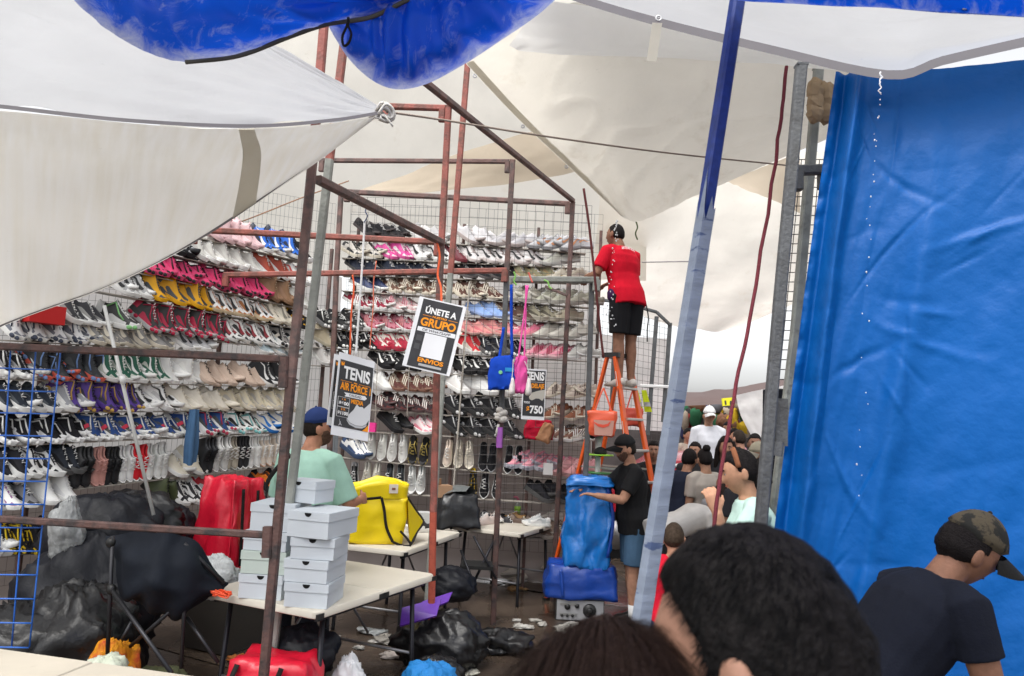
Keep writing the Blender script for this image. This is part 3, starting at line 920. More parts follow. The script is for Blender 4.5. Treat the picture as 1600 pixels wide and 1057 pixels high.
BROWS = dict(B0=((555, 371), (915, 397)), B1=((535, 404), (900, 420)), B2=((535, 431), (905, 443)), B3=((535, 455), (930, 482)), B4=((540, 484), (900, 507)), B5=((486, 514), (920, 533)),
             B6=((486, 543), (920, 565)), B7=((486, 571), (815, 592)), B8=((560, 609), (920, 626)), B9=((560, 639), (920, 664)), B10=((540, 673), (920, 693)), B11=((520, 713), (920, 754)), B12=((520, 765), (920, 790)), B13=((640, 822), (900, 846)))
BN = V((0, -1, 0))
left_rack = thing('shoe_rack', 'long rack of sneakers along the left, shelves running back to the corner', 'shoe rack', LW0.lerp(LWC, .5))
for k, (a, b) in LROWS.items():
    shelf_line(left_rack, atL(*a, .05), atL(*b, .05), nL, .12)
back_rack = thing('shoe_rack', 'tall rack of sneakers across the back of the stall, behind wire grid', 'shoe rack', (-.5, BWY, 0))
for k, (a, b) in BROWS.items():
    shelf_line(back_rack, atB(*a, .05), atB(*b, .05), BN, .12)
for f in (.02, .36, .7, .99):
    mb = MB()
    p = LW0.lerp(LWC, f) - nL * .13
    mb.beam(p, p + V((0, 0, 3.7)), .04, .04)
    mb.build('upright', RUSTM, left_rack)
for x in (-1.85, -.62, .25, .98):
    mb = MB()
    mb.beam((x, BWY + .15, 0), (x, BWY + .15, 4.1), .035, .035)
    mb.build('upright', RUSTM, back_rack)
for px, y0, y1 in ((1, 0, 0),):
    pass
# light front uprights seen before the back shelves
for (x0, y0, x1, y1) in ((734, 440, 708, 770), (590, 560, 586, 660), (640, 560, 636, 650)):
    mb = MB()
    mb.beam(atB(x0, y0, .16), atB(x1, y1, .16), .018 if x0 > 700 else .008, .018 if x0 > 700 else .008)
    mb.build('upright', SHELF, back_rack)
z0, z1 = .5, 3.4
a, b = LW0 - nL * .17, LWC - nL * .17
grid_panel(left_rack, bl(a + V((0, 0, .4)), b + V((0, 0, .4)), a + V((0, 0, 3.6)), b + V((0, 0, 4.25))), 84, 32, .0013, WIRE)
grid_panel(back_rack, bl(V((-1.95, BWY + .17, .4)), V((1.0, BWY + .17, .4)), V((-1.95, BWY + .17, 4.3)), V((1.0, BWY + .17, 4.3))), 30, 34, .0015, WIRE)
t = thing('wire_grid', 'dark wire grid in front of the upper shoes at the right of the back rack', 'wire grid', (.3, 8.02, 0))
A, B, C, D = atB(712, 800, .27), atB(905, 800, .27), atB(735, 312, .27), atB(925, 322, .27)
grid_panel(t, bl(A, B, C, D), 13, 34, .0018, WIRE)
t = thing('wire_grid', 'dark wire grid in front of the upper left part of the back rack', 'wire grid', (-1.2, 8.05, 0))
A, B, C, D = atB(540, 560, .24), atB(692, 560, .24), atB(549, 308, .24), atB(700, 312, .24)
grid_panel(t, bl(A, B, C, D), 12, 18, .0016, WIRE)
# blue grid in the lower left
BLUEW = cm((.02, .12, .48), 'plastic')
t = thing('wire_grid', 'blue wire grid standing in front of the left rack at the frame edge', 'wire grid', atY(40, 1000, 3.95))
grid_panel(t, bl(atY(-38, 1010, 3.9), atY(46, 1012, 3.95), atY(-24, 540, 3.9), atY(95, 545, 4.05)), 3, 13, .0042, BLUEW, single=True)
# far rack behind the ladder
t = thing('wire_rack', 'grey wire rack with posts behind the orange ladder', 'wire rack', (1.6, 9.6, 0))
for (x0, y0, x1, y1) in ((1026, 495, 1012, 680), (1047, 505, 1036, 660), (962, 470, 955, 660)):
    mb = MB()
    mb.beam(atY(x0, y0, 9.6), atY(x1, y1, 9.6), .05, .05, up=(0, 1, 0))
    mb.build('upright', GREYD, t)
for (x0, y0, x1, y1) in ((962, 470, 1026, 488), (1026, 488, 1047, 508), (1000, 603, 1046, 605), (905, 466, 1000, 475)):
    mb = MB()
    mb.beam(atY(x0, y0, 9.58), atY(x1, y1, 9.58), .04, .04)
    mb.build('rail', GREYD if y0 < 600 else cm((.75, .75, .74), 'plastic'), t)
grid_panel(t, bl(atY(925, 690, 9.62), atY(1043, 700, 9.62), atY(935, 480, 9.62), atY(1047, 505, 9.62)), 14, 20, .002, WIRE)
t = thing('wire_rack', 'wire rack of packed goods in the gap beside the blue tarp wall', 'wire rack', (2.1, 4.7, 0))
grid_panel(t, bl(atY(1180, 830, 4.6), atY(1245, 830, 4.6), atY(1243, 250, 4.6), atY(1290, 250, 4.6)), 5, 38, .003, WIRE)
mb = MB()
mb.box(atY(1226, 720, 4.75), (.22, .2, .9))
mb.build('packed_goods', cm((.02, .022, .03)), t)
# ------------------------------------------------------------------ shoes
def interp(T, x):
    for (a, b), (c, d) in zip(T, T[1:]):
        if x <= c:
            f = (x - a) / (c - a)
            f = f * f * (3 - 2 * f) if False else f
            return b + (d - b) * f
    return T[-1][1]
HW = [(0, .024), (.02, .034), (.09, .033), (.16, .041), (.21, .046), (.25, .039), (.275, .022), (.288, .006)]
CREST = dict(low=[(0, .070), (.02, .082), (.06, .066), (.09, .078), (.11, .105), (.16, .083), (.21, .062), (.25, .050), (.275, .038), (.288, .026)],
             high=[(0, .128), (.02, .140), (.06, .128), (.085, .140), (.11, .155), (.15, .110), (.20, .072), (.25, .052), (.275, .040), (.288, .026)],
             runner=[(0, .078), (.02, .092), (.06, .070), (.09, .085), (.115, .112), (.16, .086), (.21, .062), (.25, .048), (.275, .034), (.288, .024)],
             slim=[(0, .066), (.02, .074), (.06, .058), (.09, .070), (.11, .094), (.16, .074), (.21, .054), (.25, .044), (.275, .034), (.288, .022)])
SOLEH = dict(low=.028, high=.030, runner=.036, slim=.022)
def shoe_fns(style):
    T, zs = CREST[style], SOLEH[style]
    def S(x, side, a):
        w = interp(HW, x)
        h = interp(T, x) * 1.16 - zs
        th = a * PI / 2
        hw = w * (math.cos(th) ** .75) * (1 - .12 * a) + (.004 if x < .1 else 0) * 0
        spring = max(0, x - .22) ** 2 * 4
        return V((x, side * hw, zs + h * math.sin(th) ** (1.1) + spring))
    return S
SHOE = {}
def shoe_meshes(style, mc, pc, scol, ac, lc, accent):
    key = (style, mc, pc, scol, ac, lc, accent)
    if key in SHOE:
        return SHOE[key]
    S = shoe_fns(style)
    zs = SOLEH[style]
    xs = [0, .008, .022, .045, .07, .092, .11, .135, .16, .185, .21, .23, .25, .268, .28, .288]
    A = [0, .25, .5, .72, .88, 1]
    mb = MB()
    rows = []
    for x in xs:
        r = []
        col = .012 < x < .10
        prof = [S(x, 1, a) for a in A] + [S(x, -1, a) for a in A[-2::-1]]
        if col:                                       # collar: the ankle opening dips
            top = prof[3]
            for k, dz in ((4, .004), (5, .030), (6, .004)):
                prof[k] = V((x, prof[k].y * (.75 if k != 5 else 0), top.z - dz))
        rows.append(prof)
    n = len(rows[0])
    vs = [p for r in rows for p in r]
    fs, mi = [], []
    for i in range(len(rows) - 1):
        for j in range(n - 1):
            a = i * n + j
            fs.append((a, a + n, a + n + 1, a + 1))
            x = xs[i]
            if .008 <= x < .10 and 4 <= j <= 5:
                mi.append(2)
            elif (x >= .228 and (j in (0, 1, 8, 9) or x > .25)) or (x < .04 and 0 < j < 9) or (.10 <= x < .2 and j in (3, 6)) or (.2 > x >= .09 and j in (0, 9)):
                mi.append(1)
            else:
                mi.append(0)
    fs.append(tuple(range(n - 1, -1, -1)))
    mi.append(1)
    o = len(mb.v)
    mb.add(vs, fs)
    mb.m = mi
    kind = 'leather' if style in ('low', 'high') else 'fabric'
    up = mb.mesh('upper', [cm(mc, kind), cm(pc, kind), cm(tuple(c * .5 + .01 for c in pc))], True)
    mb = MB()
    out = [(x, interp(HW, x) + .004) for x in (0, .006, .02, .05, .09, .13, .165, .2, .225, .25, .27, .284, .291)]
    loop = [(x, w) for x, w in out] + [(x, -w) for x, w in reversed(out)]
    sp = lambda x: max(0, x - .2) ** 2 * 3.5
    lo = [V((x, w * .94, sp(x))) for x, w in loop]
    mid = [V((x, w, zs * .5 + sp(x))) for x, w in loop]
    hi = [V((x, w * .97, zs * (1.25 if x < .05 else 1.0) + sp(x))) for x, w in loop]
    mb.ring_loft([lo, mid, hi])
    so = mb.mesh('sole', cm(scol, 'rubber'), True)
    so.set_sharp_from_angle(angle=math.radians(50))
    parts = [('upper', up), ('sole', so)]
    mb = MB()
    for k in range(6):
        x = .112 + k * .016
        P = [S(x, s, a) + V((.004 * s * (1 if k % 2 else -1), 0, .0035)) for s, a in ((1, .70), (1, .86), (1, 1), (-1, .86), (-1, .70))]
        mb.tube(P, .0032, 4)
    parts.append(('laces', mb.mesh('laces', cm(lc))))
    if accent == 'swoosh':
        pts = [(.208, .50, .0), (.206, .36, .018), (.19, .27, .026), (.165, .29, .022), (.13, .38, .016), (.09, .51, .009), (.04, .70, .002)]
        mb = MB()
        for s in (1, -1):
            up_, dn = [], []
            for x, a, w in [tuple(spline([V(p) for p in pts], k / 14)) for k in range(15)]:
                p = S(x, s, a)
                q = S(x, s, min(1, a + .02))
                d = (q - p).normalized()
                o = V((0, s * .003, .001))
                up_.append(p + d * w * .5 + o)
                dn.append(p - d * w * .5 + o)
            mb.add(up_ + dn, [(i, i + 1, 16 + i, 15 + i) if s < 0 else (15 + i, 16 + i, i + 1, i) for i in range(14)])
        parts.append(('side_mark', mb.mesh('side_mark', cm(ac, 'leather'))))
    elif accent == 'stripes':
        mb = MB()
        for s in (1, -1):
            for k in range(3):
                x = .115 + k * .023
                q = [S(x + .022 - .030 * f, s, .04 + .64 * f) + V((0, s * .003, .001)) for f in (0, .33, .66, 1)]
                q2 = [p + V((.011, 0, 0)) for p in q]
                mb.add(q + q2, [(i, i + 1, 5 + i, 4 + i) for i in range(3)])
        parts.append(('side_stripe', mb.mesh('side_stripe', cm(ac, 'leather'))))
    elif accent == 'pods':
        mb = MB()
        for s in (1, -1):
            for x in (.03, .08, .235, .262):
                mb.ball(S(x, s, .02) + V((0, s * .003, -.010)), (.02, .007, .014), 8, 6)
            mb.tube([S(x, s, a) + V((0, s * .002, 0)) for x, a in ((.19, .3), (.15, .45), (.11, .66), (.06, .55))], .006, 4)
        parts.append(('side_pod', mb.mesh('side_pod', cm(ac, 'rubber'), True)))
    SHOE[key] = parts
    return parts
nshoe = 0
FILL = []
def put_shoe(parts, pos, toe, up, label, group, scale=1.0, rest=True):
    """toe: direction the toe points, up: the shoe's own up; the lowest point comes to rest at pos"""
    global nshoe
    x = V(toe).normalized()
    z = (V(up) - x * V(up).dot(x)).normalized()
    y = z.cross(x)
    R = Matrix((x, y, z)).transposed()
    c = R @ V((.14, 0, .04)) * scale
    lowz = 1e9
    for nm, me in parts[:2]:
        for v in me.vertices:
            lowz = min(lowz, (R @ v.co).z * scale)
    root = thing('sneaker', label, 'shoe', (0, 0, 0), 0, group)
    loc = V((pos.x - c.x, pos.y - c.y, pos.z - lowz + .001))
    root.matrix_world = Matrix.Translation(loc) @ R.to_4x4() @ Matrix.Scale(scale, 4)
    for nm, me in parts:
        link(nm, me, root)
    nshoe += 1
    return root
W_, BK, GY, CRM = (.72, .72, .70), (.015, .015, .017), (.30, .30, .31), (.60, .55, .45)
RED = (.55, .02, .03)
ORDS = ['first', 'second', 'third', 'fourth', 'fifth', 'sixth', 'seventh', 'eighth', 'ninth']
NAMES = dict(R1='top left shelf', R2='second left shelf', R3='third left shelf', R4='fourth left shelf', R5='fifth left shelf', R6='left shelf above the rail', R7='left shelf below the rail', R8='eighth left shelf', R9='ninth left shelf', R10='lowest long left shelf', R10b='tenth shelf behind the blue grid', R11='low shelf behind the blue grid', R12='bottom shelf behind the blue grid', R13='bottom shelf above the black bags',
             B0='topmost back shelf', B1='second back shelf', B2='third back shelf', B3='fourth back shelf', B4='fifth back shelf', B5='sixth back shelf', B6='seventh back shelf', B7='eighth back shelf', B8='ninth back shelf', B9='tenth back shelf', B10='eleventh back shelf', B11='twelfth back shelf', B12='lowest back shelf', B13='floor shelf of the back rack')
TAGS = {}
def tag_mesh(desc):
    c = (.62, .05, .09) if 'red tag' in desc else (.6, .56, .5)
    if c not in TAGS:
        mb = MB()
        for s in (-1,):
            mb.box((.15, s * .048, .045), (.026, .003, .05), Matrix.Rotation(.3, 3, 'Y'))
        TAGS[c] = mb.mesh('paper_tag', cm(c, 'paper'))
    return TAGS[c]
def run(row, x0, x1, n, desc, style, mc, pc=None, scol=W_, ac=None, lc=None, accent=None, mode='lean', scale=1.0, tilt=None, dy=0, on=None):
    isL = row[0] == 'R'
    (xa, ya), (xb, yb) = (LROWS if isL else BROWS)[row]
    pc, ac, lc = pc or mc, ac or W_, lc or W_
    parts = list(shoe_meshes(style, mc, pc, scol, ac, lc, accent))
    if ' tag' in desc:
        parts.append(('paper_tag', tag_mesh(desc)))
    where = NAMES[row]
    if on:
        where = on
    for k in range(n):
        px = x0 + (x1 - x0) * (k + .5) / n
        py = ya + (yb - ya) * (px - xa) / (xb - xa) + dy
        r = rnd.uniform
        if isL:
            p = atL(px, py, .05)
            N_, U_ = nL, uL
        else:
            p = atB(px, py, .05)
            N_, U_ = BN, V((1, 0, 0))
        up = V((0, 0, 1))
        if mode == 'lean':
            a = math.radians((38 if isL else 24) + r(-13, 13))
            t = math.radians((tilt if tilt is not None else (37 if isL else 27)) + r(-8, 8))
            hd = U_ * math.cos(a) + N_ * math.sin(a)
            toe = hd * math.cos(t) - up * math.sin(t)
            u = up * math.cos(t) + hd * math.sin(t)
            u = u + N_ * .10
        elif mode == 'left':
            a = math.radians(22 + r(-6, 6))
            t = math.radians((tilt if tilt is not None else 17) + r(-4, 4))
            hd = -U_ * math.cos(a) + N_ * math.sin(a)
            toe = hd * math.cos(t) - up * math.sin(t)
            u = up * math.cos(t) + hd * math.sin(t) + N_ * .1
        elif mode == 'front':
            a = math.radians(60 + r(-12, 12))
            t = math.radians(24)
            hd = U_ * math.cos(a) + N_ * math.sin(a)
            toe = hd * math.cos(t) - up * math.sin(t)
            u = up * math.cos(t) + hd * math.sin(t)
        else:                                         # stood on its toe, laces to the viewer
            t = math.radians(76 + r(-4, 4))
            hd = (N_ + U_ * r(-.1, .1)).normalized()
            toe = hd * math.cos(t) - up * math.sin(t) + U_ * r(-.06, .06)
            u = up * math.cos(t) + hd * math.sin(t) + U_ * r(-.15, .15)
        if mode in ('lean', 'left') and scale < 1.1:
            ya_ = r(-.5, .5)
            FILL.append((parts, p - N_ * .085 + U_ * r(.03, .09) + up * r(.055, .085), (toe + N_ * ya_ * .5 + up * r(.0, .35)), u, r(1.05, 1.2)))
            FILL.append((parts, p - N_ * .03 + U_ * ((x1 - x0) / n * .0033 + r(-.02, .02)) + up * r(.05, .075), (toe + N_ * r(-.3, .5) + up * r(.1, .45)), u + N_ * r(-.2, .3), r(.95, 1.1)))
        put_shoe(parts, p + U_ * r(-.012, .012), toe, u, desc + ', ' + where + (', ' + ORDS[k] + ' from left' if n > 1 else ''), None if n == 1 else desc + ', ' + where, scale * r(.97, 1.03) * (1.08 if mode == 'up' else 1.16 if isL else 1.26))
PK, LPK = (.55, .06, .15), (.66, .45, .46)
# --- left rack
run('R1', 318, 388, 4, 'pale pink sneaker', 'high', LPK, (.6, .42, .44), LPK, LPK, LPK)
run('R1', 392, 458, 3, 'blue and black high top with white sole', 'high', (.02, .13, .55), (.015, .02, .04), W_, W_, BK, 'swoosh')
run('R1', 458, 472, 1, 'black sneaker beside the front post', 'runner', BK, BK, W_)
run('R2', 255, 288, 2, 'black sneaker beside the canvas edge', 'runner', BK, GY, BK)
run('R2', 288, 394, 5, 'white grey runner with thin red line', 'runner', (.58, .57, .53), (.5, .48, .45), W_, (.5, .06, .05), W_)
run('R2', 394, 442, 2, 'rust orange suede sneaker', 'low', (.36, .06, .03), (.33, .05, .03), W_)
run('R2', 445, 472, 2, 'white sneaker with red edge', 'low', W_, (.6, .58, .55), W_, (.5, .06, .05), W_, 'swoosh')
run('R3', 205, 405, 9, 'pink sneaker with black collar', 'runner', PK, (.66, .05, .16), PK, BK, BK, 'pods')
run('R3', 405, 448, 2, 'brown suede boot', 'high', (.22, .12, .06), (.25, .14, .08), (.24, .14, .08), BK, (.4, .3, .2))
run('R3', 450, 472, 2, 'pale grey chunky sneaker', 'runner', (.5, .5, .46), (.6, .6, .56), W_)
run('R4', 170, 216, 3, 'grey and white sneaker with black panel', 'low', (.38, .38, .38), W_, W_, BK, BK, 'swoosh')
run('R4', 216, 310, 3, 'yellow and grey high top', 'high', (.72, .36, .01), (.07, .08, .09), (.72, .36, .01), (.07, .08, .09), (.07, .08, .09))
run('R4', 312, 406, 5, 'white sneaker with orange panel and black side mark', 'low', W_, (.42, .16, .05), (.55, .45, .3), BK, W_, 'swoosh')
run('R4', 407, 446, 2, 'cream sneaker with grey side mark', 'low', CRM, (.64, .6, .5), CRM, (.2, .19, .16), CRM, 'swoosh')
run('R4', 446, 470, 1, 'black and gold sneaker', 'runner', BK, (.5, .28, .02), BK)
run('R5', 85, 138, 2, 'black and grey runner with white toe', 'runner', (.05, .05, .055), (.28, .28, .27), W_, (.5, .05, .08))
run('R5', 150, 212, 1, 'large black and white basketball shoe with green emblem', 'high', (.03, .03, .03), (.5, .5, .49), (.6, .6, .58), (.2, .45, .18), W_, 'pods', scale=1.12, tilt=4)
run('R5', 213, 340, 5, 'black and red high top', 'high', (.035, .036, .036), (.42, .02, .06), (.4, .4, .4), (.42, .02, .06), W_, 'pods')
run('R5', 340, 418, 4, 'white sneaker with black collar and maroon side mark', 'low', W_, (.03, .03, .03), W_, (.25, .02, .03), W_, 'swoosh')
run('R5', 420, 460, 2, 'white black patterned sneaker with tag', 'runner', (.25, .24, .23), BK, W_, BK, W_, 'pods')
run('R6', -5, 122, 4, 'white basketball shoe with grey and black panels', 'high', (.6, .6, .6), (.14, .15, .18), W_, (.05, .06, .09), W_, 'pods')
run('R6', 122, 245, 5, 'dark grey suede sneaker with cream line', 'low', (.20, .195, .19), (.24, .23, .22), CRM, CRM, CRM, 'swoosh')
run('R6', 262, 316, 2, 'grey slip on with black side mark', 'low', (.33, .33, .34), (.38, .38, .38), W_, BK, GY, 'swoosh')
run('R6', 388, 456, 3, 'pale blue grey sneaker beside the front post', 'low', (.34, .42, .45), (.42, .48, .5), W_, W_, W_, 'swoosh')
run('R7', -20, 38, 2, 'black and white shoe behind the blue grid', 'runner', BK, GY, W_, W_, BK, 'pods')
run('R7', 38, 146, 4, 'black high top with coral and blue flashes', 'high', (.018, .02, .024), (.04, .045, .05), (.62, .12, .08), (.16, .26, .5), BK, 'pods')
run('R7', 144, 236, 4, 'dark green and white sneaker', 'high', (.01, .085, .05), (.45, .47, .42), W_, W_, W_, 'swoosh')
run('R7', 234, 298, 2, 'silver white sneaker', 'high', (.6, .6, .58), (.66, .66, .63), W_, W_, W_)
run('R7', 297, 392, 3, 'beige pink sneaker', 'low', (.50, .38, .30), (.54, .42, .34), (.54, .42, .34), CRM, BK)
run('R7', 392, 450, 2, 'black knit sneaker with white sole', 'high', BK, BK, W_, W_, W_, 'swoosh')
run('R8', -20, 72, 4, 'black and grey runner behind the blue grid', 'runner', (.025, .03, .04), (.09, .1, .11), W_, (.05, .1, .25))
run('R8', 74, 108, 1, 'grey white shoe with bright toe', 'runner', (.3, .31, .33), W_, W_)
run('R8', 86, 196, 4, 'purple and black high top', 'high', (.085, .04, .26), (.03, .025, .05), (.085, .04, .26), (.5, .32, .08), BK, 'pods')
run('R8', 192, 258, 2, 'white runner with black wave', 'runner', W_, (.5, .5, .5), W_, BK, BK, 'swoosh')
run('R8', 257, 346, 3, 'cream white sneaker', 'low', (.58, .54, .46), (.62, .58, .5), CRM, CRM, CRM)
run('R8', 345, 450, 5, 'sand beige sneaker with grey collar', 'low', (.52, .46, .33), (.38, .36, .33), CRM, (.5, .46, .36), CRM, 'swoosh')
run('R9', -20, 116, 4, 'black sneaker with bright white sole', 'runner', BK, (.02, .02, .025), (.75, .75, .75), W_, BK, 'pods')
run('R9', 116, 292, 6, 'navy blue and grey runner with red tag', 'runner', (.025, .06, .19), (.11, .11, .10), W_, W_, W_, 'pods')
run('R9', 302, 350, 2, 'navy runner with pale laces', 'runner', (.03, .07, .2), (.07, .075, .08), W_, (.4, .04, .08), W_, 'pods')
run('R9', 350, 398, 2, 'white and black runner with teal disc', 'runner', W_, (.03, .03, .03), W_, (.2, .5, .5), BK, 'pods')
run('R9', 396, 450, 2, 'white sneaker with bright blue sole', 'low', W_, (.66, .64, .58), (.02, .14, .42), (.02, .16, .5), W_, 'swoosh')
run('R10b', -20, 30, 2, 'black shoe behind the blue grid corner', 'runner', (.03, .03, .035), BK, W_, W_)
run('R10b', 18, 80, 2, 'white and black pointed sneaker', 'runner', W_, BK, W_, BK, BK, 'swoosh')
run('R10b', 78, 112, 2, 'dark grey blue sneaker', 'runner', (.03, .035, .045), BK, (.1, .1, .1), W_)
run('R10', 108, 137, 2, 'black high boot stood upright', 'high', (.022, .022, .024), BK, BK, BK, BK, None, 'up')
run('R10', 137, 158, 2, 'salmon pink sneaker stood upright', 'low', (.55, .27, .23), (.58, .3, .26), (.6, .32, .28), W_, (.6, .32, .28), None, 'up')
run('R10', 158, 181, 2, 'black sneaker with red dot stood upright', 'low', BK, BK, BK, RED, BK, None, 'up')
run('R10', 181, 203, 2, 'white sneaker stood upright', 'low', W_, (.66, .66, .66), W_, W_, W_, None, 'up')
run('R10', 203, 224, 2, 'bright red sneaker stood upright', 'low', (.60, .01, .02), (.62, .02, .03), W_, W_, W_, None, 'up')
run('R10', 224, 258, 3, 'white laced sneaker stood upright', 'low', (.64, .65, .62), W_, W_, (.3, .6, .4), W_, None, 'up')
run('R10', 256, 304, 2, 'cream canvas sneaker', 'low', (.62, .58, .47), (.66, .62, .52), W_, RED, W_)
run('R10', 308, 330, 2, 'black leather sneaker stood upright', 'high', (.02, .022, .026), BK, BK, BK, BK, None, 'up')
run('R10', 328, 350, 2, 'white grey sneaker stood upright', 'high', (.55, .55, .53), (.45, .45, .44), W_, BK, W_, None, 'up')
run('R10', 349, 368, 2, 'leopard beige sneaker stood upright', 'low', (.40, .36, .29), (.28, .25, .2), (.4, .4, .38), BK, W_, None, 'up')
run('R10', 366, 386, 2, 'small black laced sneaker stood upright', 'low', (.02, .02, .022), BK, W_, BK, W_, None, 'up')
run('R10', 384, 402, 2, 'small white sneaker stood upright', 'low', W_, W_, W_, W_, W_, None, 'up')
run('R10', 402, 434, 3, 'beige white sneaker stood upright', 'low', (.60, .52, .44), W_, (.6, .4, .3), RED, W_, None, 'up')
run('R11', -10, 16, 1, 'white sneaker with purple collar', 'low', W_, (.25, .1, .25), W_, W_, W_, None, 'front')
run('R11', 18, 42, 1, 'grey black sneaker seen from the front', 'low', (.16, .16, .17), BK, W_, W_, W_, None, 'front')
run('R11', 50, 74, 1, 'white knit sneaker seen from the front', 'high', W_, W_, W_, W_, W_, None, 'front')
run('R11', 76, 106, 1, 'white chunky sneaker at the shelf end', 'high', W_, (.6, .6, .6), W_, W_, W_, None, 'front')
run('R12', -55, -10, 3, 'grey white runner', 'runner', (.5, .5, .5), W_, W_, BK, W_, 'swoosh')
run('R11', -58, -12, 3, 'white and navy sneaker', 'low', W_, (.05, .08, .18), W_, W_, W_, 'swoosh')
run('R12', -10, 30, 2, 'black shoe with yellow flash', 'runner', BK, (.6, .4, .02), BK, (.7, .5, .02), BK, 'pods')
run('R12', 30, 90, 2, 'plain black shoe', 'runner', BK, (.03, .03, .03), BK, BK, BK)
run('R13', 232, 262, 1, 'olive green boot', 'high', (.06, .075, .03), (.05, .06, .03), (.03, .03, .03), BK, BK)
run('R13', 262, 300, 2, 'black and white sneaker', 'low', BK, W_, W_, W_, W_, 'swoosh')
run('R13', 300, 330, 1, 'red and grey shoe', 'runner', (.35, .03, .04), (.4, .4, .4), W_)
run('R13', 400, 440, 2, 'orange and black shoe', 'runner', (.55, .14, .02), BK, BK, (.6, .2, .03), BK)
# --- back rack
run('B13', 740, 800, 3, 'dark low shoe', 'low', (.03, .03, .035), BK, (.2, .19, .18), W_, W_)
run('B13', 800, 880, 3, 'dusty brown low shoe', 'low', (.12, .08, .06), (.2, .15, .12), (.4, .36, .32), CRM, CRM)
run('B0', 560, 625, 3, 'black strapped sandal', 'slim', BK, (.04, .035, .035), (.06, .05, .05))
run('B0', 636, 690, 2, 'pale grey sneaker left of the red post', 'low', (.5, .49, .49), (.56, .54, .53), W_)
run('B0', 714, 768, 2, 'white sneaker with taupe sole', 'low', (.56, .55, .56), (.6, .58, .58), (.4, .34, .32))
run('B0', 770, 830, 2, 'grey sneaker behind the wire', 'low', (.44, .43, .45), (.5, .48, .48), (.42, .36, .34), mode='left')
run('B0', 832, 908, 3, 'grey sneaker with orange side mark', 'low', (.42, .42, .44), (.46, .45, .45), (.33, .33, .34), (.55, .25, .12), (.4, .4, .4), 'swoosh', 'left')
run('B1', 538, 590, 2, 'black and cream sneaker', 'low', (.45, .42, .38), BK, CRM, BK, BK)
run('B1', 588, 634, 2, 'magenta and white sneaker', 'low', (.62, .06, .28), (.66, .6, .6), (.62, .1, .3), W_, W_)
run('B1', 634, 692, 2, 'white sneaker with black hook mark', 'low', (.64, .63, .62), W_, W_, BK, W_, 'swoosh')
run('B1', 696, 720, 1, 'dark maroon sneaker', 'low', (.12, .015, .025), (.14, .02, .03), (.16, .03, .04))
run('B1', 720, 838, 5, 'white sneaker with black side mark', 'low', (.62, .59, .58), (.64, .62, .61), (.56, .5, .48), BK, (.4, .32, .3), 'swoosh')
run('B1', 846, 886, 1, 'grey green suede sneaker', 'low', (.36, .36, .31), (.4, .4, .36), (.4, .4, .38), mode='left')
run('B2', 545, 668, 5, 'dark blue black sneaker', 'slim', (.02, .025, .04), (.03, .035, .05), (.06, .06, .06), (.2, .2, .2))
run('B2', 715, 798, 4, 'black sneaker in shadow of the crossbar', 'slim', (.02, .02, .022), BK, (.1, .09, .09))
run('B2', 800, 866, 3, 'olive and tan sneaker', 'slim', (.20, .19, .12), (.3, .22, .12), (.4, .36, .3))
run('B2', 868, 904, 2, 'beige sneaker', 'low', (.44, .40, .32), (.48, .44, .38), (.5, .46, .4), mode='left')
run('B3', 546, 592, 1, 'navy slip on with white rim', 'low', (.03, .045, .12), (.03, .04, .1), W_, W_, W_)
run('B3', 600, 690, 4, 'brown and cream striped sneaker', 'slim', (.13, .07, .05), (.5, .44, .36), CRM, CRM, CRM, 'stripes')
run('B3', 700, 768, 3, 'dark brown and cream sneaker', 'slim', (.10, .05, .04), (.48, .42, .34), CRM, CRM, CRM, 'stripes')
run('B3', 800, 842, 2, 'khaki runner', 'runner', (.32, .30, .25), (.38, .36, .32), (.45, .43, .38), mode='left')
run('B3', 842, 890, 2, 'olive grey runner on the raised shelf', 'runner', (.30, .30, .24), (.36, .36, .3), (.46, .45, .4), mode='left')
run('B3', 890, 924, 1, 'olive shoe at the grey post', 'runner', (.28, .27, .22), (.3, .29, .24), (.36, .34, .3), mode='left')
run('B4', 545, 602, 2, 'maroon and white sneaker', 'slim', (.22, .02, .04), (.5, .45, .44), W_, W_, W_, 'stripes')
run('B4', 602, 640, 2, 'pale pink white sneaker', 'slim', (.55, .42, .42), (.5, .3, .3), W_, (.5, .15, .2), W_, 'stripes')
run('B4', 735, 782, 2, 'light blue sneaker', 'slim', (.25, .38, .68), (.3, .42, .7), (.3, .4, .66), (.3, .42, .7), W_)
run('B4', 784, 822, 2, 'dark brown pointed sneaker', 'slim', (.09, .05, .04), (.12, .08, .06), (.3, .25, .2))
run('B4', 820, 862, 2, 'olive runner with black edge', 'runner', (.24, .22, .16), (.1, .09, .07), (.4, .37, .3))
run('B4', 866, 894, 1, 'beige suede shoe behind the rusty post', 'low', (.42, .37, .28), (.44, .4, .3), (.48, .44, .36), mode='left')
run('B5', 490, 560, 3, 'black sneaker by the corner post', 'runner', (.03, .03, .03), BK, (.2, .2, .2), W_, W_, 'pods')
run('B5', 562, 640, 3, 'pink and dark red sneaker', 'slim', (.42, .16, .2), (.22, .03, .05), W_, (.5, .2, .2), W_, 'stripes')
run('B5', 718, 802, 4, 'salmon pink sneaker', 'slim', (.60, .26, .24), (.56, .18, .2), (.62, .36, .32), (.6, .2, .25), LPK)
run('B5', 802, 842, 2, 'rose pink sneaker', 'slim', (.60, .16, .24), (.6, .24, .28), (.6, .4, .38), mode='left')
run('B5', 842, 914, 3, 'beige grey low sneaker', 'low', (.44, .42, .37), (.48, .45, .4), (.5, .48, .43), (.2, .2, .18), mode='left')
run('B6', 492, 518, 1, 'tan boot near the corner', 'high', (.42, .36, .25), (.44, .38, .27), (.44, .4, .3))
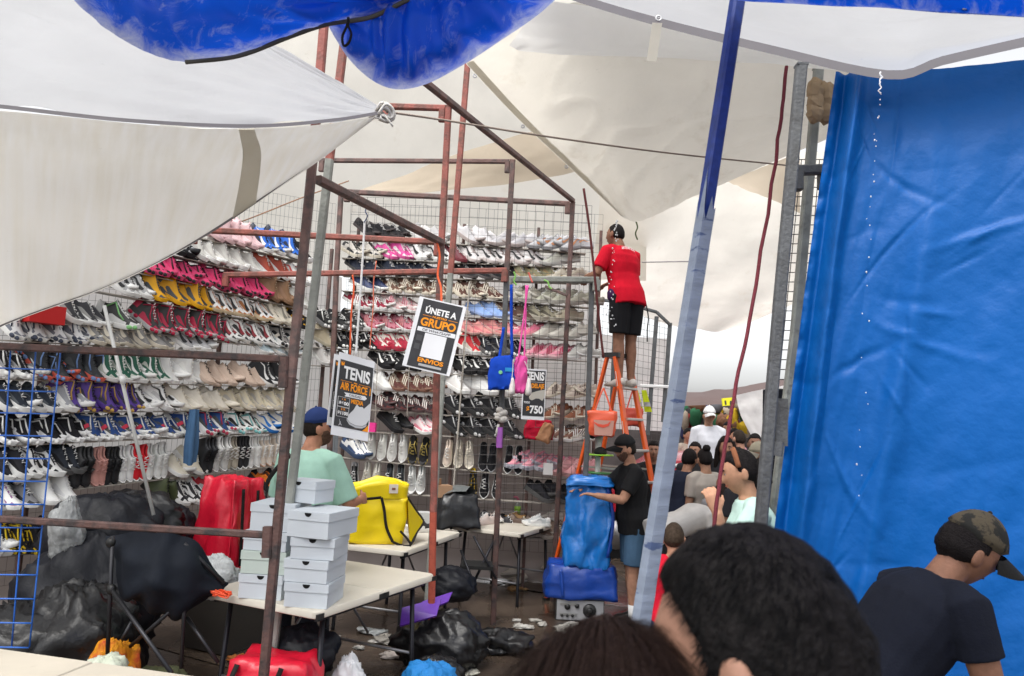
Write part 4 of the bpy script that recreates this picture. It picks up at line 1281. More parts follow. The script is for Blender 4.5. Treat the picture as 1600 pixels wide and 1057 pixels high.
run('B6', 518, 580, 3, 'black sneaker with white rings', 'runner', BK, (.02, .02, .02), BK, W_, W_, 'pods')
run('B6', 580, 640, 3, 'white sneaker with red sole', 'runner', (.64, .60, .54), (.42, .03, .06), (.45, .03, .06), (.4, .02, .05), W_, 'swoosh')
run('B6', 714, 744, 1, 'red and cream high sneaker', 'high', RED, (.6, .56, .48), W_)
run('B6', 744, 802, 3, 'black shoe with silver eyelets', 'runner', (.02, .022, .03), BK, (.12, .12, .12), W_, GY, 'pods')
run('B6', 826, 888, 3, 'dusty pink sneaker behind the wire', 'slim', (.56, .22, .28), (.6, .36, .38), (.6, .4, .42), (.4, .03, .08), LPK, 'stripes', 'left')
run('B6', 888, 916, 1, 'grey white sneaker behind the wire', 'low', (.48, .47, .44), (.5, .5, .47), W_, mode='left')
run('B7', 490, 526, 2, 'grey white sneaker beside the poster', 'low', (.52, .5, .48), (.56, .54, .52), W_)
run('B7', 584, 640, 3, 'black sneaker with curling white lines', 'runner', BK, (.02, .02, .02), BK, W_, W_, 'swoosh')
run('B7', 712, 772, 3, 'black sneaker with thick white curls', 'runner', BK, (.02, .02, .02), BK, W_, W_, 'swoosh')
run('B8', 580, 605, 1, 'white sneaker peeking from the poster edge', 'low', W_, W_, W_)
run('B8', 605, 676, 4, 'dark brown sneaker with cream stripes', 'slim', (.09, .035, .03), (.14, .08, .06), (.2, .1, .07), CRM, CRM, 'stripes')
run('B8', 690, 728, 1, 'big white low sneaker with pink pull tab', 'low', (.60, .60, .58), (.62, .6, .58), W_, (.6, .1, .2), W_, scale=1.2)
run('B8', 728, 816, 2, 'big white low sneaker with red heel', 'low', (.64, .64, .63), W_, W_, RED, W_, scale=1.25)
run('B9', 582, 676, 4, 'black and maroon sneaker with pale stripes', 'slim', (.03, .02, .022), (.1, .03, .03), (.08, .05, .05), (.6, .55, .52), (.5, .45, .4), 'stripes')
run('B9', 690, 808, 4, 'black strapped sneaker with silver tip', 'runner', (.018, .018, .02), BK, (.03, .03, .03), (.5, .5, .5), (.45, .45, .45), 'pods', scale=1.1)
run('B10', 590, 632, 1, 'black low sneaker beside the pink box', 'runner', (.02, .02, .02), BK, BK, W_, W_)
run('B10', 640, 670, 1, 'white and pink sneaker', 'low', (.6, .5, .5), (.6, .2, .25), W_, W_, W_)
run('B10', 690, 808, 4, 'black strapped sneaker with grey clips', 'runner', (.018, .018, .02), BK, (.03, .03, .03), (.45, .45, .45), (.4, .4, .4), 'pods', scale=1.1)
SU = (.14, .055, .035)
run('B8', 850, 918, 2, 'taupe sneaker with dark stripes', 'slim', (.40, .34, .29), (.44, .38, .33), CRM, (.08, .05, .04), CRM, 'stripes', 'left')
run('B9', 850, 918, 2, 'rust brown suede sneaker with cream stripes', 'slim', (.19, .075, .045), (.22, .09, .05), CRM, CRM, CRM, 'stripes', 'left', dy=-4)
run('B10', 866, 908, 2, 'brown sneaker with white laces', 'low', SU, (.5, .44, .36), W_, W_, W_, 'stripes', 'left')
run('B11', 800, 872, 3, 'pink runner with grey sole', 'runner', (.62, .28, .32), (.6, .22, .3), (.45, .45, .5), (.3, .3, .35), (.6, .4, .45), 'pods', 'left', dy=-10, on='above the lowest back shelf')
run('B11', 874, 912, 2, 'rose sneaker behind the wire', 'runner', (.58, .30, .31), (.56, .28, .3), (.55, .3, .3), (.25, .05, .1), LPK, mode='left', dy=-6, on='beside the grey post')
run('B11', 540, 566, 1, 'white and navy runner', 'runner', W_, (.05, .08, .16), (.05, .08, .15))
run('B11', 572, 603, 2, 'white sneaker stood upright', 'low', (.62, .62, .58), (.64, .64, .6), W_, W_, W_, None, 'up')
run('B11', 603, 636, 2, 'white laced sneaker stood upright', 'low', (.64, .64, .61), W_, W_, (.2, .05, .05), W_, None, 'up')
run('B11', 637, 669, 2, 'black and gold sneaker stood upright', 'runner', BK, (.02, .02, .018), BK, (.4, .3, .08), (.35, .27, .08), 'pods', 'up')
run('B11', 686, 708, 1, 'cream pink sneaker stood upright', 'low', (.58, .48, .4), (.6, .5, .42), CRM, W_, W_, None, 'up')
run('B11', 708, 738, 2, 'cream chunky sneaker stood upright', 'runner', (.56, .51, .43), (.58, .54, .46), CRM, W_, CRM, None, 'up')
run('B11', 744, 778, 2, 'black sneaker with grey edge stood upright', 'slim', BK, (.02, .02, .022), GY, W_, BK, None, 'up')
run('B11', 784, 818, 2, 'black slim sneaker stood upright', 'slim', BK, (.02, .02, .022), W_, W_, BK, None, 'up')
run('B12', 540, 562, 1, 'black white shoe beside the yellow bag', 'runner', BK, GY, W_, W_, W_, None, 'up')
run('B12', 562, 596, 2, 'cream sneaker stood upright', 'low', (.58, .56, .5), (.6, .58, .52), CRM, W_, CRM, None, 'up')
run('B12', 598, 630, 2, 'black laced sneaker stood upright', 'runner', (.04, .045, .05), BK, W_, W_, W_, None, 'up')
run('B12', 634, 666, 2, 'grey white sneaker stood upright', 'runner', (.52, .52, .5), (.4, .42, .42), W_, BK, W_, None, 'up')
run('B12', 728, 748, 1, 'black and yellow sneaker', 'runner', BK, (.45, .3, .02), BK, (.5, .33, .02), BK, None, 'up')
run('B12', 748, 786, 2, 'black sneaker with white rim', 'slim', BK, BK, W_, W_, W_, None, 'up')
run('B12', 828, 882, 2, 'black chunky shoe', 'runner', (.025, .025, .03), BK, (.08, .08, .08), W_, BK, None, 'lean')

# the second shoe of each pair, wedged behind the first: past the first 300, one joined object
vs_, fs_, mi_, mlist = [], [], [], []
off_ = 0
for parts, p, toe, up_, scl in FILL:
    x = V(toe).normalized()
    z = (V(up_) - x * V(up_).dot(x)).normalized()
    R = np.array(Matrix((x, z.cross(x), z)).transposed())
    base = np.array(p) - R @ np.array((.14, 0, .0)) * scl
    for nm, me in parts:
        if nm in ('laces', 'paper_tag'):
            continue
        co = np.zeros(len(me.vertices) * 3)
        me.vertices.foreach_get('co', co)
        vs_.append(co.reshape(-1, 3) @ R.T * scl + base)
        slots = []
        for m_ in me.materials:
            if m_ not in mlist:
                mlist.append(m_)
            slots.append(mlist.index(m_))
        for f in me.polygons:
            fs_.append([i + off_ for i in f.vertices])
            mi_.append(slots[f.material_index])
        off_ += len(me.vertices)
me = bpy.data.meshes.new('sneakers')
me.from_pydata(np.concatenate(vs_).tolist(), [], fs_)
for m_ in mlist:
    me.materials.append(m_)
me.polygons.foreach_set('material_index', mi_)
me.polygons.foreach_set('use_smooth', [True] * len(fs_))
o = link('sneakers', me, None, kind='stuff')
o['label'] = 'mass of second shoes wedged behind the front ones on both racks'
o['category'] = 'shoes'
# ------------------------------------------------------------------ tables
PLAS = mat('table plastic', (.60, .56, .48), rough=.5, spec=.35, var=.06, vscale=3, bump=.08, bscale=160, col2=(.50, .46, .40), c2scale=6, c2pos=(.62, .8))
DARKM = cm((.03, .03, .035), 'metal')
def table(label, c0, ax, ay, L, W, ztop=.74, legs=True, group=None, top=None):
    """c0: a corner of the top, ax the long direction, ay the short one"""
    ax, ay = V(ax).normalized(), V(ay).normalized()
    c = V(c0) + ax * L / 2 + ay * W / 2
    rz = math.atan2(ax.y, ax.x)
    t = thing('folding_table', label, 'table', (c.x, c.y, 0), rz, group)
    for s in (-1, 1):
        mb = MB()
        r = .045
        x0, x1 = (-L / 2, -.002) if s < 0 else (.002, L / 2)
        out = []
        for (cx, cy, a0) in ((x1, W / 2, 0), (x0, W / 2, 90), (x0, -W / 2, 180), (x1, -W / 2, 270)):
            outer = (cx > 0) == (s > 0) and abs(cx) > .1
            rr = r if outer else .004
            for k in range(5):
                a = math.radians(a0 + 22.5 * k)
                sx_, sy_ = (1 if cx == x1 else -1), (1 if cy > 0 else -1)
                out.append((cx - sx_ * rr + rr * math.cos(a), cy - sy_ * rr + rr * math.sin(a)))
        ins = lambda d: [V((x - (.006 * d if x > (x0 + x1) / 2 else -.006 * d), y - math.copysign(.006 * d, y), 0)) for x, y in out]
        rings = [[p + V((0, 0, z)) for p in ins(d)] for d, z in ((1, ztop - .045), (0, ztop - .04), (0, ztop - .008), (1, ztop))]
        mb.ring_loft(rings)
        mb.build('tabletop', top or PLAS, t, True, world=False, sharp=40)
    for x in (-L / 2 + .02, L / 2 - .02, -.02, .02):
        mb = MB()
        mb.box((x, -W / 2 + .0, ztop - .028), (.06, .012, .03))
        mb.box((x, W / 2, ztop - .028), (.06, .012, .03))
        mb.build('edge_clip', cm((.015, .015, .015), 'plastic'), t, world=False)
    mb = MB()
    for y in (-W / 2 + .06, W / 2 - .06):
        mb.beam((-L / 2 + .06, y, ztop - .06), (L / 2 - .06, y, ztop - .06), .025, .03)
    mb.build('rail', DARKM, t, world=False)
    for sx_ in (-1, 1):
        for sy_ in (-1, 1):
            mb = MB()
            mb.tube([(sx_ * (L / 2 - .16), sy_ * (W / 2 - .09), ztop - .05), (sx_ * (L / 2 - .13), sy_ * (W / 2 - .07), .02), (sx_ * (L / 2 - .13), sy_ * (W / 2 - .07), 0)], .016, 10)
            mb.build('leg', DARKM, t, True, world=False)
        mb = MB()
        mb.tube([(sx_ * (L / 2 - .14), -(W / 2 - .075), .22), (sx_ * (L / 2 - .14), W / 2 - .075, .22)], .011, 8)
        mb.tube([(sx_ * (L / 2 - .145), 0, .30), (sx_ * (L / 2 - .5), 0, ztop - .06)], .009, 8)
        mb.build('brace', cm((.30, .30, .31), 'metal'), t, True, world=False)
    return t
ZT = .74
p0, p1, p2 = atZ(280, 930, ZT), atZ(497, 957, ZT), atZ(681, 897, ZT)
ax = (p2 - p1).normalized()
ay = V((-ax.y, ax.x, 0))
L1, W1 = (p2 - p1).length, max(.72, (p0 - p1).dot(ay))
table('white folding table carrying the stacked shoe boxes', p1, ax, ay, L1, W1)
T1 = (p1, ax, ay)
q1, q2, q0 = atZ(633, 862, ZT), atZ(733, 827, ZT), atZ(520, 848, ZT)
ax2 = (q0 - q1).normalized()
ay2 = V((ax2.y, -ax2.x, 0))
ax2 = (q2 - q1).normalized()
table('white folding table under the yellow bag', q1, ax2, V((-ax2.y, ax2.x, 0)), 1.25, .76)
r1, r0 = atZ(815, 834, ZT), atZ(728, 827, ZT)
ax3 = (r0 - r1).normalized()
ay3 = V((ax3.y, -ax3.x, 0))
table('white folding table with loose shoes before the upright pairs', r1, V((.42, .907, 0)), V((-.907, .42, 0)), 1.02, .80)
# the nearest table, only its far edge in view
g0, g1 = atZ(-10, 1012, ZT), atZ(345, 1062, ZT)
axg = (g1 - g0).normalized()
table('cream folding table nearest the camera at lower left', g0 - axg * .35 - V((-axg.y, axg.x, 0)) * .76, axg, V((-axg.y, axg.x, 0)), 1.75, .76, top=mat('cream plastic', (.44, .40, .33), rough=.55, spec=.3, var=.08, vscale=3, bump=.08, bscale=160, col2=(.36, .32, .26), c2scale=5, c2pos=(.6, .8)))

# ------------------------------------------------------------------ shoe boxes on the first table
BOXM = mat('shoe box card', (.52, .56, .60), rough=.7, spec=.2, var=.05, vscale=4)
BOXG = mat('shoe box pale green', (.47, .54, .50), rough=.7, spec=.2, var=.05, vscale=4)
def shoe_box(label, pos, rz, w=.27, d=.32, h=.13, m=BOXM, open_=0):
    t = thing('shoe_box', label, 'box', pos, rz, None)
    mb = MB()
    mb.box((0, 0, (h - .012) / 2), (w, d, h - .012))
    mb.build('box_body', m, t, world=False)
    mb = MB()
    e = .004
    lh = .045
    R = Matrix.Rotation(open_, 3, 'X')
    for c, s in (((0, 0, h - .002), (w + 2 * e, d + 2 * e, .004)), ((0, -d / 2 - e, h - lh / 2 - .004), (w + 2 * e, .003, lh)), ((0, d / 2 + e, h - lh / 2 - .004), (w + 2 * e, .003, lh)),
                 ((-w / 2 - e, 0, h - lh / 2 - .004), (.003, d + 2 * e - .004, lh)), ((w / 2 + e, 0, h - lh / 2 - .004), (.003, d + 2 * e - .004, lh))):
        mb.box(R @ (V(c) - V((0, d / 2, h))) + V((0, d / 2, h)), s, R)
    mb.build('lid', m, t, world=False)
    mb = MB()
    n = 10
    mb.add([V((.022 * math.cos(PI + PI * k / n), -d / 2 - e - .0032, h - .006 + .022 * math.sin(PI + PI * k / n))) for k in range(n + 1)], [tuple(range(n + 1))])
    mb.build('thumb_hole', cm((.01, .01, .01)), t, world=False)
    return t
def on_table(px, py):
    return atZ(px, py, ZT)
bR = on_table(474, 951)
bL = on_table(398, 940)
yaw = math.radians(-7)
fwd = V((-math.sin(yaw), math.cos(yaw), 0))
zz = ZT + .001
for k, (lab, dx, rz, w, d, m) in enumerate([('grey white shoe box at the bottom of the right stack', .0, -5, .25, .30, BOXM), ('grey white shoe box second from the bottom of the right stack', -.005, -8, .255, .30, BOXM),
                                           ('grey white shoe box third from the bottom of the right stack', .012, -4, .25, .29, BOXM), ('wide grey white shoe box on top of the right stack', .02, -16, .26, .35, BOXM)]):
    h = (.135, .125, .120, .145)[k]
    shoe_box(lab, bR + fwd * .16 + V((dx, 0, zz - ZT)), math.radians(rz), w, d, h, m)
    zz += h + .003
zr = zz
zz = ZT + .001
for k, (lab, dx, rz, m) in enumerate([('grey white shoe box at the bottom of the left stack', .0, -6, BOXM), ('pale green shoe box in the left stack behind the rusty post', -.005, -2, BOXG),
                                      ('grey white shoe box above the pale green one', .005, -6, BOXM), ('grey white shoe box near the top of the left stack, dark thumb hole', .03, -3, BOXM)]):
    h = (.14, .13, .11, .16)[k]
    shoe_box(lab, bL + fwd * .2 + V((dx, 0, zz - ZT)), math.radians(rz), .26, .30, h, m)
    zz += h + .003
shoe_box('small grey white shoe box lying on top of both stacks', (bL + bR) / 2 + fwd * .28 + V((.01, 0, max(zz, zr) - ZT + .002)), math.radians(-20), .24, .20, .13, BOXM)
mb = MB()
c = on_table(345, 934)
for k in range(9):
    P = [c + V((rnd.uniform(-.06, .06), rnd.uniform(-.04, .04), .006 + rnd.uniform(0, .035))) for _ in range(5)]
    mb.tube(spts(P, 14), .004, 5)
tag(mb.build('ribbon_tangle', cm((.85, .10, .03), 'plastic'), None, True), 'tangle of orange ribbon on the table by the shoe boxes', 'ribbon')

# ------------------------------------------------------------------ bags
def crumple_box(c, size, rot, n=10, amp=.02, seed=0, taper=(1, 1), bulge=.0):
    """a soft box: subdivided, bulged and wrinkled"""
    mb = MB()
    idx = {}
    vs = []
    def vid(i, j, k):
        if (i, j, k) not in idx:
            x, y, z = i / n * 2 - 1, j / n * 2 - 1, k / n * 2 - 1
            b = 1 + bulge * ((1 - y * y) * (1 - z * z) if abs(x) == 1 else (1 - x * x) * (1 - z * z) if abs(y) == 1 else (1 - x * x) * (1 - y * y))
            f = taper[0] + (taper[1] - taper[0]) * (z + 1) / 2
            p = V((x * size[0] / 2 * f * b, y * size[1] / 2 * f * b, z * size[2] / 2))
            ee = sum(abs(q) > .999 for q in (x, y, z))
            if ee >= 2:
                p *= .975
            o = V((nz((x, y, z), 1.6, seed), nz((x, y, z), 1.6, seed + 3), nz((x, y, z), 1.6, seed + 5))) * amp + V((nz((x, y, z), 5, seed), nz((x, y, z), 5, seed + 2), nz((x, y, z), 5, seed + 4))) * amp * .45
            idx[(i, j, k)] = len(vs)
            vs.append(rot @ (p + o) + V(c))
        return idx[(i, j, k)]
    fs = []
    for a in range(n):
        for b in range(n):
            fs += [(vid(0, a, b), vid(0, a, b + 1), vid(0, a + 1, b + 1), vid(0, a + 1, b)), (vid(n, a, b), vid(n, a + 1, b), vid(n, a + 1, b + 1), vid(n, a, b + 1)),
                   (vid(a, 0, b), vid(a + 1, 0, b), vid(a + 1, 0, b + 1), vid(a, 0, b + 1)), (vid(a, n, b), vid(a, n, b + 1), vid(a + 1, n, b + 1), vid(a + 1, n, b)),
                   (vid(a, b, 0), vid(a, b + 1, 0), vid(a + 1, b + 1, 0), vid(a + 1, b, 0)), (vid(a, b, n), vid(a + 1, b, n), vid(a + 1, b + 1, n), vid(a, b + 1, n))]
    mb.add(vs, fs)
    return mb
RZ = lambda d: Matrix.Rotation(math.radians(d), 3, 'Z')
def ribbon(pts, w, side, n=16, th=.004):
    P = spts(pts, n)
    mb = MB()
    s = V(side)
    rings = []
    for i, p in enumerate(P):
        t_ = (P[min(i + 1, n)] - P[max(i - 1, 0)]).normalized()
        x = (s - t_ * s.dot(t_)).normalized()
        y = t_.cross(x)
        rings.append([p + x * w / 2 + y * th / 2, p - x * w / 2 + y * th / 2, p - x * w / 2 - y * th / 2, p + x * w / 2 - y * th / 2])
    mb.ring_loft(rings)
    return mb
YEL = mat('yellow vinyl', (.80, .60, .005), rough=.38, spec=.45, var=.06, vscale=4, bump=.35, bscale=7)
BLKW = cm((.018, .016, .016))
yc = atZ(578, 852, ZT) + V((0, .2, 0))
t = thing('delivery_bag', 'open yellow delivery bag with black piping standing on the table', 'bag', yc)
Rm = RZ(14)
crumple_box(yc + V((0, 0, .2)), (.48, .36, .40), Rm, 12, .02, 3, (.96, 1.04), .05).build('bag_body', YEL, t, True)
mb = MB()
nb = 48
rim = []
for k in range(nb):                                   # raised open collar
    a = 2 * PI * k / nb
    q = V((math.copysign(abs(math.cos(a)) ** .4, math.cos(a)) * .255, math.copysign(abs(math.sin(a)) ** .4, math.sin(a)) * .185, 0))
    rim.append(q)
rings = []
for f in (0, .35, .7, 1, .98, .5, 0):
    inner = 1 if len(rings) < 4 else .95
    rings.append([yc + Rm @ (q * (inner * (1 + .10 * f * (1 if q.x < 0 else .4))) + V((0, 0, .39 + f * (.12 + .04 * math.sin(q.x * 9 + 1) + .02 * nz(q, 9))))) for q in rim])
mb.ring_loft(rings, cap=False)
mb.build('collar', YEL, t, True)
mb = MB()                                             # side flap flaring right
fl = [V((.25, -.18, .38)), V((.25, .17, .40)), V((.42, .02, .17)), V((.29, -.19, .01))]
mb.add([yc + Rm @ p for p in fl] + [yc + Rm @ (p + V((0, .006, .006))) for p in fl], [(0, 1, 2, 3), (7, 6, 5, 4), (0, 4, 5, 1), (1, 5, 6, 2), (2, 6, 7, 3), (3, 7, 4, 0)])
mb.build('side_flap', YEL, t)
for pts in ([(-.26, -.19, .375), (-.1, -.205, .385), (.02, -.21, .40)], [(.02, -.21, .40), (.05, -.212, .30), (.08, -.212, .15), (.14, -.212, .03)], [(.14, -.212, .03), (.22, -.2, .0), (.30, -.195, .01), (.36, -.08, .1), (.425, .02, .17), (.35, .08, .27), (.26, .17, .40)]):
    ribbon([yc + Rm @ V(p) for p in pts], .024, Rm @ V((0, -.3, 1)) if pts[0][2] > .3 and len(pts) == 3 else Rm @ V((1, -.2, .2))).build('piping', BLKW, t, True)
mb = MB()
mb.box(yc + Rm @ V((.12, -.203, .475)), (.075, .006, .075), Rm)
mb.build('patch', cm((.62, .55, .48)), t)
mb = MB()
mb.box(yc + Rm @ V((.12, -.2075, .475)), (.03, .004, .018), Rm)
mb.build('patch_mark', cm((.2, .08, .05)), t)
ribbon([yc + Rm @ V(p) for p in ((.20, -.2, .12), (.26, -.25, .06), (.29, -.25, .01), (.23, -.22, .0))], .02, (0, 0, 1)).build('strap', BLKW, t, True)

REDV = mat('red vinyl', (.58, .008, .03), rough=.35, spec=.5, var=.08, vscale=5, bump=.45, bscale=8)
rc = atY(358, 830, 6.0)
t = thing('delivery_bag', 'tall red vinyl bag standing behind the shoe boxes', 'bag', V((rc.x, rc.y, 0)))
Rr = RZ(-24)
mb = MB()
mb.box((rc.x + .02, rc.y + .03, .24), (.46, .4, .48), Rr)
tag(mb.build('crate', cm((.05, .045, .04), 'plastic')), 'dark crate under the tall red bag', 'crate')
crumple_box(V((rc.x, rc.y, .49 + .40)), (.40, .36, .80), Rr, 14, .04, 11, (1.08, .84), .06).build('bag_body', REDV, t, True)
for pts in (((.205, -.10, 1.22), (.23, -.11, .94), (.225, -.09, .64)), ((.205, .06, 1.20), (.23, .05, .94), (.225, .06, .64))):
    ribbon([V((rc.x, rc.y, 0)) + Rr @ V(p) for p in pts], .03, Rr @ V((0, 1, 0))).build('strap', BLKW, t, True)
ribbon([V((rc.x, rc.y, 0)) + Rr @ V(p) for p in ((.19, -.185, .50), (.185, -.18, .89), (.165, -.165, 1.28))], .022, Rr @ V((1, 0, 0))).build('piping', REDV, t, True)
# red bag under the table
rb = atY(432, 1030, 4.35)
t = thing('delivery_bag', 'red vinyl bag with black straps lying under the front table', 'bag', V((rb.x, rb.y, 0)))
R2 = RZ(-6)
crumple_box(V((rb.x, rb.y, .24)), (.52, .36, .46), R2, 12, .03, 21, (1.05, .82), .06).build('bag_body', REDV, t, True)
for x in (-.15, .10):
    ribbon([V((rb.x, rb.y, 0)) + R2 @ V(p) for p in ((x, -.17, .46), (x - .02, -.215, .34), (x - .015, -.23, .1))], .028, R2 @ V((1, 0, 0))).build('strap', BLKW, t, True)
mb = MB()
fl = [V((.16, -.12, .40)), (V((.42, -.16, .36))), V((.50, -.06, .24)), V((.26, -.02, .22))]
mb.add([V((rb.x, rb.y, 0)) + p for p in fl] + [V((rb.x, rb.y, -.01)) + p for p in fl], [(0, 1, 2, 3), (7, 6, 5, 4), (0, 4, 5, 1), (1, 5, 6, 2), (2, 6, 7, 3), (3, 7, 4, 0)])
mb.build('flap', REDV, t)
def lump(name, label, c, size, m, seed, cat, amp=.22, rz=0, flat=.25, n=34, group=None, freq=1.6):
    """a slumped soft bag: a ball with ridged folds, flattened where it rests"""
    mb = MB()
    n = 60
    fold = .55 if m is BAGN else .9
    def fn(d):
        q = V((d.x, d.y, d.z * .6)) + V((nz(d, 2, seed), nz(d, 2, seed + 1), 0)) * .35
        r = 1 + amp * .9 * nz(d, freq, seed) + amp * .35 * nz(d, 3.1, seed + 2)
        r += fold * .13 * max(0, 1 - 3.2 * abs(nz(q, 2.4, seed + 3))) ** 1.5 + fold * .07 * max(0, 1 - 3.5 * abs(nz(q, 5.2, seed + 4))) ** 1.5 + .035 * max(0, 1 - 3 * abs(nz(q, 10, seed + 5)))
        return r - .06
    mb.ball((0, 0, 0), size, n, n // 2 + 3, fn, RZ(rz))
    lo = -size[2] * (1 - flat)
    mb.v = [V((p.x * (1 + .25 * max(0, (lo - p.z) / size[2])), p.y, max(p.z, lo + .02 * nz(p, 6)))) for p in mb.v]
    zmin = min(p.z for p in mb.v)
    c = V(c)
    mb.v = [p + V((c.x, c.y, c.z - zmin)) for p in mb.v]
    o = mb.build(name, m, None, True)
    return tag(o, label, cat, group) if label else o
BAGK = mat('black bin liner', (.007, .007, .008), rough=.34, spec=.42, var=.3, vscale=7, bump=.3, bscale=22)
BAGN = mat('dark navy nylon', (.007, .008, .012), rough=.5, spec=.28, var=.2, vscale=7, bump=.3, bscale=16)
BAGC = mat('clear plastic', (.50, .52, .52), rough=.2, spec=.6, var=.15, vscale=10, bump=.8, bscale=18)
def gp(px, py, Y, z=0):
    p = atY(px, py, Y)
    return V((p.x, p.y, z))
lump('bin_bag', 'shiny black bin bag slumped behind the blue grid, lowest at left', gp(40, 990, 4.7), (.42, .34, .36), BAGK, 3, 'bag')
lump('bin_bag', 'round black bin bag between the blue grid and the camp chair', gp(125, 985, 4.75), (.34, .32, .40), BAGK, 9, 'bag')
lump('bin_bag', 'big black bag in the middle of the black heap, above the bin bags', gp(140, 930, 5.2), (.50, .34, .50), BAGN, 14, 'bag')
lump('bin_bag', 'dark nylon bag hung over the top of the heap behind the low rail', gp(165, 840, 5.5, .55), (.42, .26, .36), BAGN, 22, 'bag')
lump('bin_bag', 'black plastic bag bulging above the low rail near the pale pole', gp(215, 800, 5.7, .72), (.36, .22, .26), BAGK, 31, 'bag')
lump('bin_bag', 'black rucksack at the right end of the heap by the red bag', gp(268, 800, 5.9, .62), (.22, .18, .26), BAGN, 37, 'bag')
lump('plastic_bag', 'clear plastic bag hanging off the low shelf, dripping wet', gp(104, 830, 5.1, .78), (.11, .08, .22), mat('cloudy plastic', (.26, .27, .27), rough=.2, spec=.6, var=.3, vscale=10, bump=.8, bscale=18), 41, 'bag', .25)
lump('cloth_bag', 'bright orange yellow cloth bag at the foot of the camp chair', gp(180, 1010, 4.5), (.16, .16, .26), mat('orange cloth', (.75, .30, .01), rough=.7, bump=.5, bscale=14, col2=(.5, .07, .02), c2scale=4), 44, 'bag')
lump('cloth_bag', 'olive green rolled cloth under the camp chair', gp(255, 985, 4.85), (.22, .12, .11), cm((.12, .13, .07)), 47, 'cloth')
lump('plastic_bag', 'pale translucent plastic bag on the near table edge', gp(165, 1034, 3.72, .45), (.13, .10, .10), mat('pale plastic', (.42, .45, .36), rough=.3, bump=.6, bscale=14), 52, 'bag')
lump('plastic_bag', 'grey white plastic bag tucked behind the camp chair by the boxes', gp(340, 870, 5.2, .55), (.16, .12, .16), BAGC, 55, 'bag')
lump('cloth', 'turquoise cloth behind the camp chair', gp(303, 850, 5.3, .66), (.05, .05, .10), cm((.06, .42, .55)), 56, 'cloth')
# camp chair, folded navy cover over a tube frame
cc = gp(235, 1000, 4.4)
t = thing('camp_chair', 'folded camp chair with dark navy cover and black crossed legs', 'chair', cc)
NAVY = mat('navy canvas', (.010, .013, .020), rough=.75, spec=.2, var=.15, vscale=8, bump=.4, bscale=10)
sheet([PY((165, 838, 4.5), (215, 832, 4.42), (260, 834, 4.42), (300, 842, 4.5), (350, 905, 4.6)),
       PY((176, 880, 4.4), (215, 880, 4.3), (255, 885, 4.3), (300, 890, 4.4), (352, 915, 4.58)),
       PY((186, 940, 4.45), (215, 925, 4.3), (255, 930, 4.28), (300, 935, 4.4), (340, 925, 4.55)),
       PY((200, 915, 4.6), (220, 950, 4.5), (255, 962, 4.48), (285, 965, 4.5), (330, 930, 4.62))], 30, 24, lambda u, v, p: math.sin(u * 22 + 3 * v) * .012 + nz((u * 5, v * 5, 2), 1) * .03).build('seat_cover', NAVY, t, True)
for nm, pts in (('upright', [(176, 838, 4.36), (168, 1022, 4.36)]), ('upright', [(292, 862, 4.45), (283, 1045, 4.4)]), ('leg', [(175, 922, 4.32), (268, 1052, 4.05)]), ('leg', [(278, 945, 4.4), (190, 1022, 4.55)]), ('leg', [(292, 965, 4.5), (341, 1036, 4.45)]), ('leg', [(206, 972, 4.6), (180, 1018, 4.6)]), ('armrest', [(288, 850, 4.45), (350, 912, 4.55)])):
    mb = MB()
    a, b = PY(*pts)
    mb.tube([a, b], .012, 8)
    mb.build(nm, cm((.05, .05, .055), 'metal'), t, True)
for px, py, Y in ((173, 848, 4.36), (174, 921, 4.35), (290, 862, 4.45)):
    mb = MB()
    mb.ball(atY(px, py, Y), (.028, .022, .03), 10, 8)
    mb.build('joint', cm((.012, .012, .012), 'plastic'), t, True)

# tall blue bag, blue bag below it, radio at the bottom
BLV = mat('blue vinyl', (.01, .16, .52), rough=.25, spec=.55, var=.1, vscale=4, bump=.5, bscale=7)
BLV2 = mat('dark blue vinyl', (.008, .05, .30), rough=.3, spec=.5, var=.1, vscale=4, bump=.5, bscale=7)
bb = atY(912, 940, 7.35)
sp = atZ(900, 948, .0)
sp = V((sp.x, 7.35, 0))
BX = atY(906, 900, 7.35).x
t = thing('radio', 'old silver black radio box with dials on the wet floor under the blue bags', 'radio', (BX, 7.3, 0))
mb = MB()
mb.box((BX, 7.38, .10), (.46, .32, .2))
mb.build('case', cm((.03, .03, .033), 'plastic'), t)
mb = MB()
mb.box((BX, 7.217, .10), (.44, .01, .18))
mb.build('front_panel', cm((.32, .32, .33), 'plastic'), t)
for x, r, z in ((.09, .065, .10), (-.12, .03, .13), (-.03, .022, .14), (-.17, .014, .05), (-.12, .014, .05), (-.07, .014, .05)):
    mb = MB()
    mb.tube([(BX + x, 7.212, z), (BX + x, 7.195, z)], [r, r * .85], 16)
    mb.tube([(BX + x, 7.195, z), (BX + x, 7.188, z)], [r * .5, r * .3], 12)
    mb.build('dial', cm((.02, .02, .02), 'plastic'), t, True)
for z in (.155, .06):
    mb = MB()
    mb.box((BX - .11, 7.209, z), (.16, .006, .02))
    mb.build('display_strip', cm((.35, .35, .34), 'metal'), t)
t = thing('duffel_bag', 'dark blue vinyl bag lying flat under the tall blue one', 'bag', (BX, 7.38, .2))
crumple_box((BX + .01, 7.40, .2 + .155), (.68, .42, .30), RZ(-2), 12, .025, 61, (1, .92), .08).build('bag_body', BLV2, t, True)
ribbon([V((BX - .2, 7.19, .47)), V((BX - .18, 7.175, .3)), V((BX - .17, 7.185, .22))], .03, (1, 0, 0)).build('strap', BLV2, t, True)
t = thing('delivery_bag', 'tall blue vinyl bag the black capped man leans on', 'bag', (BX + .04, 7.38, .5))
